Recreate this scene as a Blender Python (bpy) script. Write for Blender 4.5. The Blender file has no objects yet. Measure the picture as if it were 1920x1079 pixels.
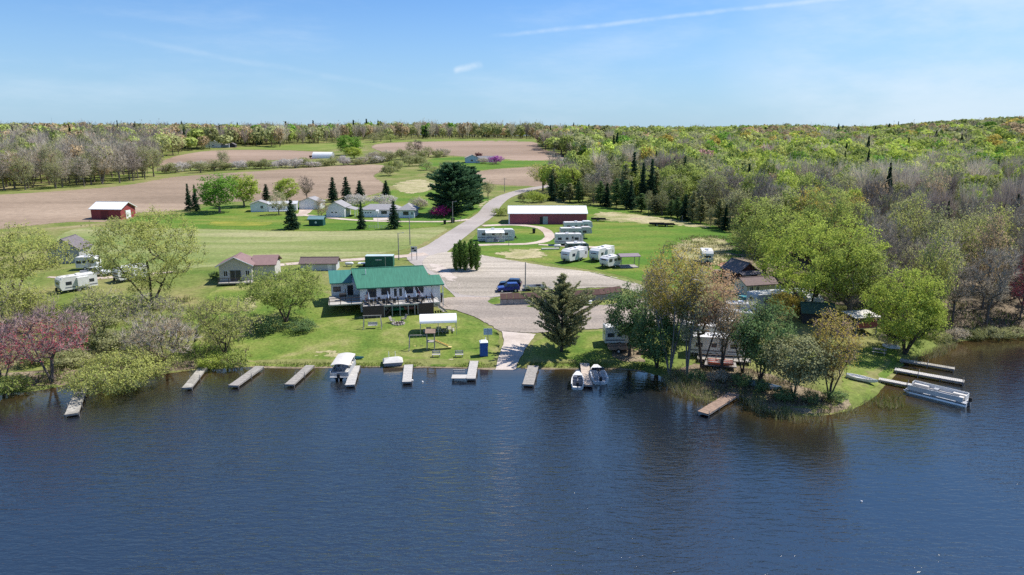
import bpy, bmesh, math, random
import numpy as np
from mathutils import Vector, Matrix, noise as mnoise
R = math.radians
random.seed(7)
rng = np.random.default_rng(11)
scene = bpy.context.scene
COL = scene.collection
# ------------------------------------------------------------------ camera model
CAMZ, F, HOR = 32.0, 1280.0, 252.0
PITCH = math.atan((539.5 - HOR) / F)
cp, sp_ = math.cos(PITCH), math.sin(PITCH)
def ray(px, py):
    u, v = (px - 960) / F, (539.5 - py) / F
    return np.array([u, cp + v * sp_, -sp_ + v * cp])
def flat(px, py, z=0.0):
    d = ray(px, py); t = (z - CAMZ) / d[2]
    return np.array([d[0] * t, d[1] * t, z])
# ------------------------------------------------------------------ terrain
SHORE_PX = [(-1500, 800), (-700, 765), (-300, 755), (-40, 742), (0, 738), (60, 735), (110, 726), (150, 716), (215, 716), (280, 706), (340, 697), (400, 692), (470, 688), (560, 690), (620, 689), (700, 688), (780, 691), (860, 690), (925, 692), (985, 691), (1060, 692), (1165, 692), (1200, 696), (1238, 706), (1268, 726), (1305, 748), (1340, 754), (1375, 744), (1400, 750), (1430, 768), (1480, 781), (1540, 781), (1590, 772), (1625, 756), (1645, 742), (1655, 728), (1668, 716), (1682, 702), (1690, 690), (1702, 676), (1730, 668), (1765, 655), (1795, 642), (1850, 634), (1930, 631), (2100, 625), (2500, 618), (3400, 600)]
SHORE = np.array([flat(*p)[:2] for p in SHORE_PX])
def sdist(x, y):
    x = np.atleast_1d(np.asarray(x, float)); y = np.atleast_1d(np.asarray(y, float))
    best = np.full(x.shape, 1e9); inside = np.zeros(x.shape, bool)
    poly = np.vstack([SHORE, [[6000, 6000], [-6000, 6000]]])
    for i in range(len(poly)):
        a, b = poly[i], poly[(i + 1) % len(poly)]
        if i < len(SHORE) - 1:
            ab = b - a; t = np.clip(((x - a[0]) * ab[0] + (y - a[1]) * ab[1]) / (ab @ ab), 0, 1)
            best = np.minimum(best, np.hypot(x - a[0] - t * ab[0], y - a[1] - t * ab[1]))
        c = ((a[1] > y) != (b[1] > y))
        with np.errstate(divide='ignore', invalid='ignore'):
            xi = (b[0] - a[0]) * (y - a[1]) / (b[1] - a[1]) + a[0]
        inside ^= c & (x < xi)
    return np.where(inside, best, -best)
_py = np.arange(0, 4600, 1.0)
_pz = np.interp(_py, [0, 88, 109, 138, 160, 211, 236, 300, 387, 500, 600, 720, 900, 1500, 2600, 4600], [.4, .4, 1.5, 3.2, 3.8, 5, 5.5, 7.5, 9.6, 14.5, 18, 23.6, 25.5, 27, 24, 18])
def _smooth(a, y):
    out = a.copy()
    for k in range(3):
        c = np.cumsum(np.insert(out, 0, 0)); w = np.clip((y * .045).astype(int), 3, 90)
        lo = np.clip(np.arange(len(a)) - w, 0, len(a)); hi = np.clip(np.arange(len(a)) + w + 1, 0, len(a))
        out = (c[hi] - c[lo]) / (hi - lo)
    return out
_pz = _smooth(_pz, _py)
def sst(a, b, x):
    t = np.clip((x - a) / (b - a), 0, 1); return t * t * (3 - 2 * t)
def H(x, y):
    x = np.asarray(x, float); y = np.asarray(y, float)
    shp = np.broadcast(x, y).shape; x = np.broadcast_to(x, shp).ravel(); y = np.broadcast_to(y, shp).ravel()
    P = np.interp(y, _py, _pz)
    u = x / np.maximum(y, 30)
    # gentle swells and the wooded hill to the east
    amp = sst(230, 520, y)
    P = P + amp * (1.3 * np.sin(x * .011 + .6) + .9 * np.sin(x * .023 - y * .006))
    P = P + 14 * sst(.42, .85, u) * sst(420, 900, y) + 5 * np.exp(-((u - .41) / .06) ** 2) * sst(600, 1000, y) - 1.5 * sst(.2, .6, u) * sst(150, 330, y) * (1 - sst(420, 700, y))
    P = P + 5.0 * np.exp(-((u + .15) / .11) ** 2) * sst(690, 860, y)
    P = P - 2.5 * sst(.02, .16, -u) * 0
    s = sdist(x, y)
    land = .38 * sst(0, 2.4, s) + (P - .38) * sst(0, 13, s)
    bed = np.maximum(-3.0, .09 * np.minimum(s, 0) - .10 * sst(0, 2, -s))
    return np.where(s > 0, land, bed).reshape(shp)
_ts = np.concatenate([np.arange(40, 420, .5), np.geomspace(420, 4200, 700)])
def at(px, py):
    d = ray(px, py)
    X, Y, Z = d[0] * _ts, d[1] * _ts, CAMZ + d[2] * _ts
    h = np.maximum(H(X, Y), 0); k = np.argmax(Z <= h)
    if k == 0: k = len(_ts) - 1
    a = (Z - h)[k - 1]; b = (Z - h)[k]; w = a / (a - b) if a != b else 0
    t = _ts[k - 1] + w * (_ts[k] - _ts[k - 1])
    return np.array([d[0] * t, d[1] * t, float(H(d[0] * t, d[1] * t))])
def gz(x, y): return float(max(H(x, y), 0))
def top_h(p, py):            # height above p that reaches row py
    d = ray(960, py); return CAMZ + p[1] * d[2] / d[1] - p[2]
def mpp(p): return (p[1] * cp + (CAMZ - p[2]) * sp_) / F     # metres per source pixel at p
# ------------------------------------------------------------------ materials
MATS = {}
def nodes_of(m):
    m.use_nodes = True; nt = m.node_tree; nt.nodes.clear(); return nt, nt.nodes, nt.links
def noise_mix(nt, col, var, scale, coord='Object', detail=4, stretch=None):
    n, l = nt.nodes, nt.links
    tc = n.new('ShaderNodeTexCoord'); src = tc.outputs[coord]
    if stretch:
        mp = n.new('ShaderNodeMapping'); mp.inputs['Scale'].default_value = stretch; l.new(src, mp.inputs[0]); src = mp.outputs[0]
    no = n.new('ShaderNodeTexNoise'); no.inputs['Scale'].default_value = scale; no.inputs['Detail'].default_value = detail
    no.inputs['Roughness'].default_value = .62
    l.new(src, no.inputs['Vector'])
    r = n.new('ShaderNodeValToRGB'); r.color_ramp.elements[0].position = .3; r.color_ramp.elements[1].position = .7
    r.color_ramp.elements[0].color = (*[c * (1 - var) for c in col], 1)
    r.color_ramp.elements[1].color = (*[min(1, c * (1 + var)) for c in col], 1)
    l.new(no.outputs['Fac'], r.inputs[0])
    return r.outputs[0], no.outputs['Fac'], src
def mat(name, col, rough=.7, var=.12, scale=3.0, metal=0, bump=0, bscale=None, spec=.3, stretch=None, coat=0):
    if name in MATS: return MATS[name]
    m = bpy.data.materials.new(name); nt, n, l = nodes_of(m)
    o = n.new('ShaderNodeOutputMaterial'); b = n.new('ShaderNodeBsdfPrincipled'); l.new(b.outputs[0], o.inputs[0])
    c, f, src = noise_mix(nt, col, var, scale, stretch=stretch)
    l.new(c, b.inputs['Base Color']); b.inputs['Roughness'].default_value = rough; b.inputs['Metallic'].default_value = metal
    b.inputs['Specular IOR Level'].default_value = spec; b.inputs['Coat Weight'].default_value = coat
    if bump:
        bp = n.new('ShaderNodeBump'); bp.inputs['Strength'].default_value = bump
        no = n.new('ShaderNodeTexNoise'); no.inputs['Scale'].default_value = bscale or scale * 4; l.new(src, no.inputs['Vector'])
        l.new(no.outputs['Fac'], bp.inputs['Height']); l.new(bp.outputs[0], b.inputs['Normal'])
    MATS[name] = m; return m
def leafmat(name, col, trans=.35, var=.25, scale=.9, attr=False, spec=.0):
    if name in MATS: return MATS[name]
    m = bpy.data.materials.new(name); nt, n, l = nodes_of(m)
    o = n.new('ShaderNodeOutputMaterial'); d = n.new('ShaderNodeBsdfDiffuse'); t = n.new('ShaderNodeBsdfTranslucent'); mx = n.new('ShaderNodeMixShader')
    mx.inputs[0].default_value = trans
    if attr:
        a = n.new('ShaderNodeAttribute'); a.attribute_name = 'Col'; c = a.outputs['Color']
    else:
        c, f, s = noise_mix(nt, col, var, scale, detail=3)
    l.new(c, d.inputs[0]); l.new(c, t.inputs[0]); l.new(d.outputs[0], mx.inputs[1]); l.new(t.outputs[0], mx.inputs[2]); l.new(mx.outputs[0], o.inputs[0])
    MATS[name] = m; return m
def groundmat(name, cols, scale=.05, fine=2.0, fvar=.25, rough=.95, bump=.25, stretch=None, rows=None, fade=True):
    """cols: list of (position, colour) over a large noise; a finer noise modulates it; rows=(angle, period, strength) adds drill rows."""
    m = bpy.data.materials.new(name); nt, n, l = nodes_of(m)
    o = n.new('ShaderNodeOutputMaterial'); b = n.new('ShaderNodeBsdfPrincipled'); l.new(b.outputs[0], o.inputs[0])
    b.inputs['Roughness'].default_value = rough; b.inputs['Specular IOR Level'].default_value = .1
    g = n.new('ShaderNodeNewGeometry'); src = g.outputs['Position']
    mp = n.new('ShaderNodeMapping'); l.new(src, mp.inputs[0])
    if stretch: mp.inputs['Scale'].default_value = stretch[:3]; mp.inputs['Rotation'].default_value = (0, 0, R(stretch[3]) if len(stretch) > 3 else 0)
    no = n.new('ShaderNodeTexNoise'); no.inputs['Scale'].default_value = scale; no.inputs['Detail'].default_value = 7; no.inputs['Roughness'].default_value = .6
    no.inputs['Distortion'].default_value = .4
    l.new(mp.outputs[0], no.inputs['Vector'])
    r = n.new('ShaderNodeValToRGB'); els = r.color_ramp.elements
    while len(els) < len(cols): els.new(.5)
    for e, (p, c) in zip(els, cols): e.position = p; e.color = (*c, 1)
    l.new(no.outputs['Fac'], r.inputs[0])
    fn = n.new('ShaderNodeTexNoise'); fn.inputs['Scale'].default_value = fine; fn.inputs['Detail'].default_value = 6; fn.inputs['Roughness'].default_value = .75
    l.new(src, fn.inputs['Vector'])
    rr = n.new('ShaderNodeMapRange'); rr.inputs['From Min'].default_value = .3; rr.inputs['From Max'].default_value = .7; rr.inputs['To Min'].default_value = 1 - fvar; rr.inputs['To Max'].default_value = 1 + fvar
    l.new(fn.outputs['Fac'], rr.inputs[0])
    v = n.new('ShaderNodeVectorMath'); v.operation = 'SCALE'; l.new(r.outputs[0], v.inputs[0]); l.new(rr.outputs[0], v.inputs['Scale'])
    out = v.outputs[0]
    if rows:
        m2 = n.new('ShaderNodeMapping'); m2.inputs['Rotation'].default_value = (0, 0, R(rows[0])); l.new(src, m2.inputs[0])
        w = n.new('ShaderNodeTexWave'); w.inputs['Scale'].default_value = 1 / rows[1]; w.inputs['Distortion'].default_value = 3; w.inputs['Detail'].default_value = 3; w.inputs['Detail Scale'].default_value = .6
        l.new(m2.outputs[0], w.inputs['Vector'])
        r2 = n.new('ShaderNodeMapRange'); r2.inputs['To Min'].default_value = 1 - rows[2]; r2.inputs['To Max'].default_value = 1 + rows[2]; l.new(w.outputs['Fac'], r2.inputs[0])
        v2 = n.new('ShaderNodeVectorMath'); v2.operation = 'SCALE'; l.new(out, v2.inputs[0]); l.new(r2.outputs[0], v2.inputs['Scale']); out = v2.outputs[0]
    l.new(out, b.inputs['Base Color'])
    if bump:
        bp = n.new('ShaderNodeBump'); bp.inputs['Strength'].default_value = bump; bp.inputs['Distance'].default_value = .3; l.new(fn.outputs['Fac'], bp.inputs['Height']); l.new(bp.outputs[0], b.inputs['Normal'])
    if fade:      # ragged natural edge: sheets thin out in clumps toward their outline
        ea = n.new('ShaderNodeAttribute'); ea.attribute_name = 'edge'
        en = n.new('ShaderNodeTexNoise'); en.inputs['Scale'].default_value = .30; en.inputs['Detail'].default_value = 6; en.inputs['Roughness'].default_value = .7; l.new(src, en.inputs['Vector'])
        ad = n.new('ShaderNodeMath'); ad.operation = 'ADD'; l.new(ea.outputs['Fac'], ad.inputs[0]); l.new(en.outputs['Fac'], ad.inputs[1])
        st = n.new('ShaderNodeMath'); st.operation = 'GREATER_THAN'; st.inputs[1].default_value = .78; l.new(ad.outputs[0], st.inputs[0])
        tr = n.new('ShaderNodeBsdfTransparent'); mx = n.new('ShaderNodeMixShader'); l.new(st.outputs[0], mx.inputs[0]); l.new(tr.outputs[0], mx.inputs[1]); l.new(b.outputs[0], mx.inputs[2]); l.new(mx.outputs[0], o.inputs[0])
    MATS[name] = m; return m
# ------------------------------------------------------------------ objects
def tag(o, label=None, cat=None, group=None, kind=None):
    if label: o['label'] = label
    if cat: o['category'] = cat
    if group: o['group'] = group
    if kind: o['kind'] = kind
    return o
def thing(name, label, cat, loc=(0, 0, 0), rz=0, group=None, sc=1):
    o = bpy.data.objects.new(name, None); COL.objects.link(o)
    o.location = [float(v) for v in loc]; o.rotation_euler = (0, 0, rz); o.scale = (sc, sc, sc); o.empty_display_size = .5
    return tag(o, label, cat, group)
class MB:
    def __init__(s): s.v, s.f, s.mi, s.m, s.smooth = [], [], [], 0, False
    def add(s, vs, fs):
        k = len(s.v); s.v += [tuple(map(float, p)) for p in vs]
        for f in fs: s.f.append([i + k for i in f]); s.mi.append(s.m)
        return s
    def box(s, x0, x1, y0, y1, z0, z1):
        return s.add([(x0, y0, z0), (x1, y0, z0), (x1, y1, z0), (x0, y1, z0), (x0, y0, z1), (x1, y0, z1), (x1, y1, z1), (x0, y1, z1)],
                     [(0, 3, 2, 1), (4, 5, 6, 7), (0, 1, 5, 4), (1, 2, 6, 5), (2, 3, 7, 6), (3, 0, 4, 7)])
    def cbox(s, c, d): return s.box(c[0] - d[0] / 2, c[0] + d[0] / 2, c[1] - d[1] / 2, c[1] + d[1] / 2, c[2] - d[2] / 2, c[2] + d[2] / 2)
    def bar(s, a, b, w, h=None):        # rectangular bar a->b
        h = h or w; a, b = Vector(a), Vector(b); d = (b - a).normalized()
        up = Vector((0, 0, 1)) if abs(d.z) < .95 else Vector((0, 1, 0)); sx = d.cross(up).normalized() * w / 2; sy = sx.cross(d).normalized() * h / 2
        vs = [a - sx - sy, a + sx - sy, a + sx + sy, a - sx + sy, b - sx - sy, b + sx - sy, b + sx + sy, b - sx + sy]
        return s.add(vs, [(0, 1, 2, 3), (7, 6, 5, 4), (0, 4, 5, 1), (1, 5, 6, 2), (2, 6, 7, 3), (3, 7, 4, 0)])
    def cyl(s, a, b, r0, r1=None, n=8, cap=True):
        r1 = r0 if r1 is None else r1; a, b = Vector(a), Vector(b); d = (b - a).normalized()
        up = Vector((0, 0, 1)) if abs(d.z) < .9 else Vector((1, 0, 0)); x = d.cross(up).normalized(); y = d.cross(x)
        vs = []
        for p, r in ((a, r0), (b, r1)):
            for i in range(n):
                t = 2 * math.pi * i / n; vs.append(p + x * r * math.cos(t) + y * r * math.sin(t))
        fs = [(i, (i + 1) % n, n + (i + 1) % n, n + i) for i in range(n)]
        if cap: fs += [tuple(range(n))[::-1], tuple(range(n, 2 * n))]
        return s.add(vs, fs)
    def prism(s, prof, y0, y1):         # prof in (x,z), extruded along y
        n = len(prof); vs = [(x, y0, z) for x, z in prof] + [(x, y1, z) for x, z in prof]
        return s.add(vs, [tuple(range(n)), tuple(range(n, 2 * n))[::-1]] + [(i, n + i, n + (i + 1) % n, (i + 1) % n) for i in range(n)])
    def prismx(s, prof, x0, x1):        # prof in (y,z), extruded along x
        n = len(prof); vs = [(x0, y, z) for y, z in prof] + [(x1, y, z) for y, z in prof]
        return s.add(vs, [tuple(range(n))[::-1], tuple(range(n, 2 * n))] + [(i, (i + 1) % n, n + (i + 1) % n, n + i) for i in range(n)])
    def loft(s, rings, cap=True):
        n = len(rings[0]); vs = [p for r in rings for p in r]; fs = []
        for k in range(len(rings) - 1):
            fs += [(k * n + i, k * n + (i + 1) % n, (k + 1) * n + (i + 1) % n, (k + 1) * n + i) for i in range(n)]
        if cap: fs += [tuple(range(n))[::-1], tuple(range((len(rings) - 1) * n, len(rings) * n))]
        return s.add(vs, fs)
    def slab(s, quad, t):               # thick quad, t downwards
        q = [Vector(p) for p in quad]; lo = [p - Vector((0, 0, t)) for p in q]; n = len(q)
        return s.add(q + lo, [tuple(range(n)), tuple(range(n, 2 * n))[::-1]] + [(i, n + i, n + (i + 1) % n, (i + 1) % n) for i in range(n)])
    def build(s, name, m, parent=None, loc=None, fixn=True):
        me = bpy.data.meshes.new(name); me.from_pydata(s.v, [], s.f)
        for mm in (m if isinstance(m, (list, tuple)) else [m]): me.materials.append(mm)
        me.polygons.foreach_set('material_index', s.mi)
        if fixn:
            bm = bmesh.new(); bm.from_mesh(me); bmesh.ops.recalc_face_normals(bm, faces=bm.faces); bm.to_mesh(me); bm.free()
        if s.smooth: me.polygons.foreach_set('use_smooth', [True] * len(me.polygons))
        me.update(); o = bpy.data.objects.new(name, me); COL.objects.link(o)
        if parent: o.parent = parent
        if loc is not None: o.location = loc
        return o
def copy_tree(o, parent=None):
    c = o.copy(); COL.objects.link(c); c.parent = parent
    for ch in list(o.children): copy_tree(ch, c)
    return c
# ------------------------------------------------------------------ ground sheet
def grid_mesh(name, X, Y, Z, m):
    nr, nc = X.shape; me = bpy.data.meshes.new(name)
    co = np.stack([X, Y, Z], -1).reshape(-1, 3)
    i = np.arange(nr * nc).reshape(nr, nc)
    q = np.stack([i[:-1, :-1], i[:-1, 1:], i[1:, 1:], i[1:, :-1]], -1).reshape(-1, 4)
    fast_mesh(me, co, q); me.materials.append(m)
    me.polygons.foreach_set('use_smooth', np.ones(len(q), bool))
    o = bpy.data.objects.new(name, me); COL.objects.link(o); return o
def fast_mesh(me, co, q):
    me.vertices.add(len(co)); me.vertices.foreach_set('co', np.asarray(co, np.float32).ravel())
    k = q.shape[1]; me.loops.add(len(q) * k); me.loops.foreach_set('vertex_index', q.astype(np.int32).ravel())
    me.polygons.add(len(q)); me.polygons.foreach_set('loop_start', np.arange(0, len(q) * k, k, dtype=np.int32))
    try: me.polygons.foreach_set('loop_total', np.full(len(q), k, np.int32))
    except Exception: pass
    me.update(calc_edges=True)
rows = np.geomspace(24, 4400, 470); us = np.sinh(np.linspace(-1.9, 1.9, 520)) / np.sinh(1.9) * 1.5
GY, GU = np.meshgrid(rows, us, indexing='ij'); GX = GU * GY
M_scrub = groundmat('scrub_grass', [(.30, (.10, .155, .028)), (.46, (.16, .19, .05)), (.60, (.23, .215, .085)), (.72, (.30, .25, .14))], .07, 1.1, .35, fade=False)
tag(grid_mesh('ground', GX, GY, H(GX, GY), M_scrub), kind='structure')
# ------------------------------------------------------------------ draped sheets
def rough_outline(P, step, jit, seed):
    out = []; rr = random.Random(seed)
    for i in range(len(P)):
        a, b = np.array(P[i][:2]), np.array(P[(i + 1) % len(P)][:2]); L = np.hypot(*(b - a)); n = max(1, int(L / step))
        nn = np.array([-(b - a)[1], (b - a)[0]]) / max(L, 1e-6)
        for k in range(n):
            p = a + (b - a) * k / n
            w = mnoise.noise((p[0] / (step * 2.5), p[1] / (step * 2.5), seed)) * 1.6 + rr.uniform(-.5, .5)
            out.append(p + nn * w * jit * (1 if k else .4))
    return out
def smooth_poly(P, n=2):
    P = [np.array(p[:2], float) for p in P]
    for _ in range(n):
        Q = []
        for i in range(len(P)):
            a, b = P[i], P[(i + 1) % len(P)]; Q += [a * .75 + b * .25, a * .25 + b * .75]
        P = Q
    return P
LIFT = [0]
def drape(name, pts, m, jit=.3, world=False, smooth=1, cell=None, level=1, fade=None):
    W = [np.array(p[:2], float) for p in pts] if world else [at(*p)[:2] for p in pts]
    if smooth: W = smooth_poly(W, smooth)
    ys = [p[1] for p in W]; D = np.mean(ys); step = max(.7, D * .008)
    W = rough_outline(W, step, jit, 3 + len(name) + len(pts))
    cell = cell or max(1.6, D * .018)
    bm = bmesh.new(); f = bm.faces.new([bm.verts.new((p[0], p[1], 0)) for p in W])
    bmesh.ops.triangulate(bm, faces=[f], ngon_method='EAR_CLIP')
    xs = [p[0] for p in W]
    for ax, lo, hi in ((0, min(xs), max(xs)), (1, min(ys), max(ys))):
        c = lo + cell
        while c < hi:
            co = [0, 0, 0]; no = [0, 0, 0]; co[ax] = c; no[ax] = 1
            bmesh.ops.bisect_plane(bm, geom=bm.verts[:] + bm.edges[:] + bm.faces[:], dist=1e-5, plane_co=co, plane_no=no); c += cell * (1 if ax == 0 else 1)
    x = np.array([v.co.x for v in bm.verts]); y = np.array([v.co.y for v in bm.verts])
    z = H(x, y) + level * (.009 + .00007 * y)
    for v, zz in zip(bm.verts, z): v.co.z = zz
    OL = np.array(W); dd = np.full(len(x), 1e9)
    for i in range(len(OL)):
        a, b = OL[i], OL[(i + 1) % len(OL)]; ab = b - a; t = np.clip(((x - a[0]) * ab[0] + (y - a[1]) * ab[1]) / max(ab @ ab, 1e-9), 0, 1); dd = np.minimum(dd, np.hypot(x - a[0] - t * ab[0], y - a[1] - t * ab[1]))
    fade = (1.3 + D * .008) if fade is None else fade
    ev = np.clip(dd / fade, 0, 1) if fade else np.ones(len(x)); bm.verts.index_update()
    bmesh.ops.recalc_face_normals(bm, faces=bm.faces)
    if sum(f.normal.z for f in bm.faces) < 0: bmesh.ops.reverse_faces(bm, faces=bm.faces)
    me = bpy.data.meshes.new(name); bm.to_mesh(me); bm.free(); me.materials.append(m); me.attributes.new('edge', 'FLOAT', 'POINT').data.foreach_set('value', ev.astype(np.float32))
    me.polygons.foreach_set('use_smooth', [True] * len(me.polygons))
    o = bpy.data.objects.new(name, me); COL.objects.link(o); return tag(o, kind='structure')
def strip(name, pts, widths, m, level=2, jit=.12, ragged=.1):     # pts pixel centre line -> ribbon
    P = [at(*p)[:2] for p in pts]
    # Catmull-Rom
    C, Wd = [], []
    for i in range(len(P) - 1):
        p0, p1, p2, p3 = P[max(i - 1, 0)], P[i], P[i + 1], P[min(i + 2, len(P) - 1)]
        n = max(3, int(np.hypot(*(p2 - p1)) / 2.5))
        for k in range(n):
            t = k / n; C.append(.5 * ((2 * p1) + (-p0 + p2) * t + (2 * p0 - 5 * p1 + 4 * p2 - p3) * t * t + (-p0 + 3 * p1 - 3 * p2 + p3) * t ** 3)); Wd.append(widths[i] * (1 - t) + widths[i + 1] * t)
    C.append(P[-1]); Wd.append(widths[-1]); C = np.array(C); Wd = np.array(Wd)
    T = np.gradient(C, axis=0); T /= np.linalg.norm(T, axis=1)[:, None]; N = np.stack([-T[:, 1], T[:, 0]], 1)
    nc = 5; V = []
    for k in range(nc):
        s = (k / (nc - 1) - .5); j = np.array([mnoise.noise((c[0] / 2, c[1] / 2, k * 9.)) for c in C]) * jit if k in (0, nc - 1) else 0
        V.append(C + N * (Wd * s + j)[:, None])
    V = np.array(V); X, Y = V[..., 0], V[..., 1]
    o = grid_mesh(name, X.T, Y.T, (H(X, Y) + level * (.009 + .00007 * Y)).T, m)
    o.data.attributes.new('edge', 'FLOAT', 'POINT').data.foreach_set('value', np.tile([ragged, 1, 1, 1, ragged], X.shape[1]).astype(np.float32)); return tag(o, kind='structure')
M_lawn = groundmat('lawn_grass', [(.30, (.08, .145, .024)), (.44, (.13, .188, .034)), (.56, (.19, .222, .055)), (.70, (.29, .265, .11))], .16, 2.4, .42)
M_lawn2 = groundmat('house_lawn_grass', [(.30, (.065, .145, .022)), (.48, (.10, .18, .025)), (.60, (.165, .205, .04)), (.74, (.28, .25, .075))], .05, 1.4, .36, stretch=(.5, 1.6, 1))
M_hay = groundmat('mown_hay', [(.30, (.13, .19, .045)), (.5, (.215, .245, .085)), (.68, (.33, .315, .16))], .07, 1.2, .3, stretch=(.22, 1.5, 1, 8))
M_plough = groundmat('ploughed_soil', [(.30, (.215, .16, .112)), (.5, (.285, .212, .15)), (.7, (.375, .285, .205))], .022, .5, .2, stretch=(.4, 1.5, 1, -12), rows=(58, 4.2, .17))
M_plough2 = groundmat('ploughed_soil_far', [(.30, (.23, .165, .12)), (.5, (.29, .212, .155)), (.7, (.36, .265, .2))], .010, .2, .1, stretch=(.4, 1.4, 1, 5), rows=(20, 5.0, .05))
M_pasture = groundmat('pasture', [(.3, (.11, .18, .03)), (.6, (.2, .235, .06)), (.8, (.27, .26, .1))], .03, .5, .2)
M_straw = groundmat('dry_marsh_grass', [(.28, (.14, .19, .04)), (.42, (.30, .28, .13)), (.6, (.43, .37, .22)), (.75, (.36, .25, .19))], .13, 1.3, .4)
M_gravel = groundmat('gravel', [(.28, (.20, .175, .14)), (.42, (.31, .272, .22)), (.56, (.41, .36, .295)), (.70, (.57, .505, .415))], .10, 2.6, .32, stretch=(.14, 2.0, 1, 24))
M_lane = groundmat('lane_gravel', [(.3, (.235, .20, .17)), (.5, (.32, .275, .23)), (.7, (.45, .35, .28))], .12, 2.6, .3, stretch=(.16, 1.8, 1, -6))
M_dirt = groundmat('pale_dirt', [(.3, (.40, .31, .245)), (.5, (.5, .41, .34)), (.7, (.58, .5, .42))], .15, 1.5, .2)
M_conc = groundmat('ramp_concrete', [(.3, (.40, .34, .29)), (.5, (.50, .43, .37)), (.72, (.58, .51, .45))], .25, 1.8, .12)
M_asph = groundmat('weathered_asphalt', [(.3, (.30, .265, .24)), (.5, (.365, .325, .295)), (.7, (.43, .385, .35))], .06, 1.2, .12, stretch=(1, 1, 1))
M_mud = groundmat('muddy_bank', [(.3, (.12, .095, .065)), (.5, (.21, .165, .11)), (.62, (.30, .24, .16)), (.75, (.17, .2, .06))], .25, 2.0, .4)
# fields and lawns (level 1), gravel and lanes (2), smaller marks (3)
drape('ploughed_field', [(-420, 455), (-420, 392), (0, 365), (120, 358), (230, 349), (300, 336), (330, 331), (440, 324), (560, 316), (650, 310), (725, 308), (728, 318), (700, 330), (722, 342), (728, 356), (700, 368), (640, 372), (560, 378), (470, 378), (380, 382), (350, 395), (300, 398), (255, 400), (225, 420), (140, 416), (60, 424), (0, 432), (-150, 440)], M_plough, .4)
drape('ploughed_field', [(290, 305), (335, 290), (400, 281), (520, 281), (590, 284), (640, 287), (600, 300), (520, 300), (440, 306), (340, 314), (300, 318)], M_plough2, .5)
drape('ploughed_field', [(690, 272), (740, 267), (860, 265), (960, 264), (1012, 267), (1012, 278), (1062, 290), (1064, 299), (985, 303), (900, 299), (860, 293), (800, 291), (740, 289), (700, 283)], M_plough2, .5)
drape('ploughed_field', [(870, 330), (905, 319), (960, 315), (1040, 311), (1105, 309), (1100, 325), (1085, 345), (1040, 353), (1000, 350), (960, 349), (900, 345)], M_plough, .4)
drape('pasture', [(500, 273), (620, 270), (760, 262), (900, 261), (1010, 262), (1012, 268), (860, 265), (740, 267), (690, 272), (650, 278), (590, 284), (520, 281), (420, 281), (440, 277)], M_pasture, .5)
drape('mown_field', [(100, 440), (160, 424), (330, 428), (450, 431), (600, 434), (740, 432), (838, 424), (845, 432), (800, 455), (770, 468), (700, 480), (630, 486), (530, 492), (520, 496), (410, 500), (300, 510), (200, 520), (100, 470)], M_hay, .4)
drape('house_lawn', [(225, 418), (262, 402), (345, 402), (385, 386), (450, 384), (560, 388), (640, 382), (700, 374), (740, 352), (800, 345), (880, 368), (930, 372), (925, 382), (895, 402), (845, 424), (740, 433), (600, 435), (450, 432), (330, 430), (240, 430)], M_lawn2, .4)
drape('far_lawn', [(775, 312), (800, 298), (870, 293), (960, 300), (1060, 303), (1062, 310), (960, 314), (890, 322), (800, 322)], M_lawn2, .5)
drape('marina_lawn', [(340, 696), (400, 691), (560, 689), (700, 687), (860, 689), (925, 690), (945, 640), (938, 622), (900, 604), (860, 590), (820, 584), (720, 594), (640, 560), (560, 520), (470, 528), (400, 540), (370, 570), (420, 610), (400, 650)], M_lawn, .25)
drape('marina_lawn', [(972, 690), (1000, 632), (1060, 622), (1140, 618), (1200, 640), (1230, 680), (1200, 694), (1100, 691)], M_lawn, .25)
drape('marina_lawn', [(1600, 655), (1650, 640), (1700, 660), (1680, 705), (1650, 730), (1620, 752), (1570, 735), (1570, 690)], M_lawn, .25)
drape('camp_lawn', [(985, 420), (960, 408), (1000, 384), (1120, 386), (1230, 400), (1340, 420), (1400, 450), (1400, 500), (1340, 540), (1240, 545), (1190, 525), (1120, 510), (1040, 498), (985, 490), (905, 482), (862, 466), (875, 450), (900, 428), (920, 415)], M_lawn2, .4)
drape('dry_meadow', [(1090, 400), (1140, 394), (1230, 404), (1330, 420), (1370, 432), (1330, 432), (1240, 424), (1100, 416)], M_straw, 1.2, level=2, fade=11)
drape('dry_meadow', [(1230, 470), (1260, 448), (1320, 440), (1385, 448), (1400, 470), (1380, 500), (1330, 505), (1290, 500), (1250, 492)], M_straw, 1.2, level=2, fade=11)
drape('dry_meadow', [(905, 478), (920, 466), (1000, 462), (1050, 470), (1050, 486), (1000, 492), (930, 490)], M_straw, 1.2, level=2, fade=11)
drape('dry_meadow', [(720, 348), (760, 336), (800, 335), (830, 345), (820, 360), (770, 366), (735, 362)], M_straw, 1.2, level=2, fade=11)
drape('dry_meadow', [(880, 392), (905, 372), (940, 364), (950, 368), (915, 390), (890, 400)], M_straw, 1.2, level=2, fade=11)
M_gold = groundmat('dandelion_grass', [(.35, (.10, .18, .025)), (.5, (.19, .22, .035)), (.65, (.34, .29, .06))], .12, 1.0, .25, stretch=(.5, 1.5, 1))
drape('dandelion_patch', [(375, 420), (400, 413), (470, 413), (530, 416), (520, 425), (440, 427), (385, 426)], M_gold, .8, level=2, fade=7)
strip('road', [(905, 560), (850, 515), (800, 482), (828, 460), (870, 430), (912, 402), (925, 385), (950, 368), (1000, 354), (1060, 346)], [9, 9, 9.5, 7, 6.6, 6.6, 6.4, 6.4, 6.4, 6.4], M_asph, 3, ragged=1)
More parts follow.
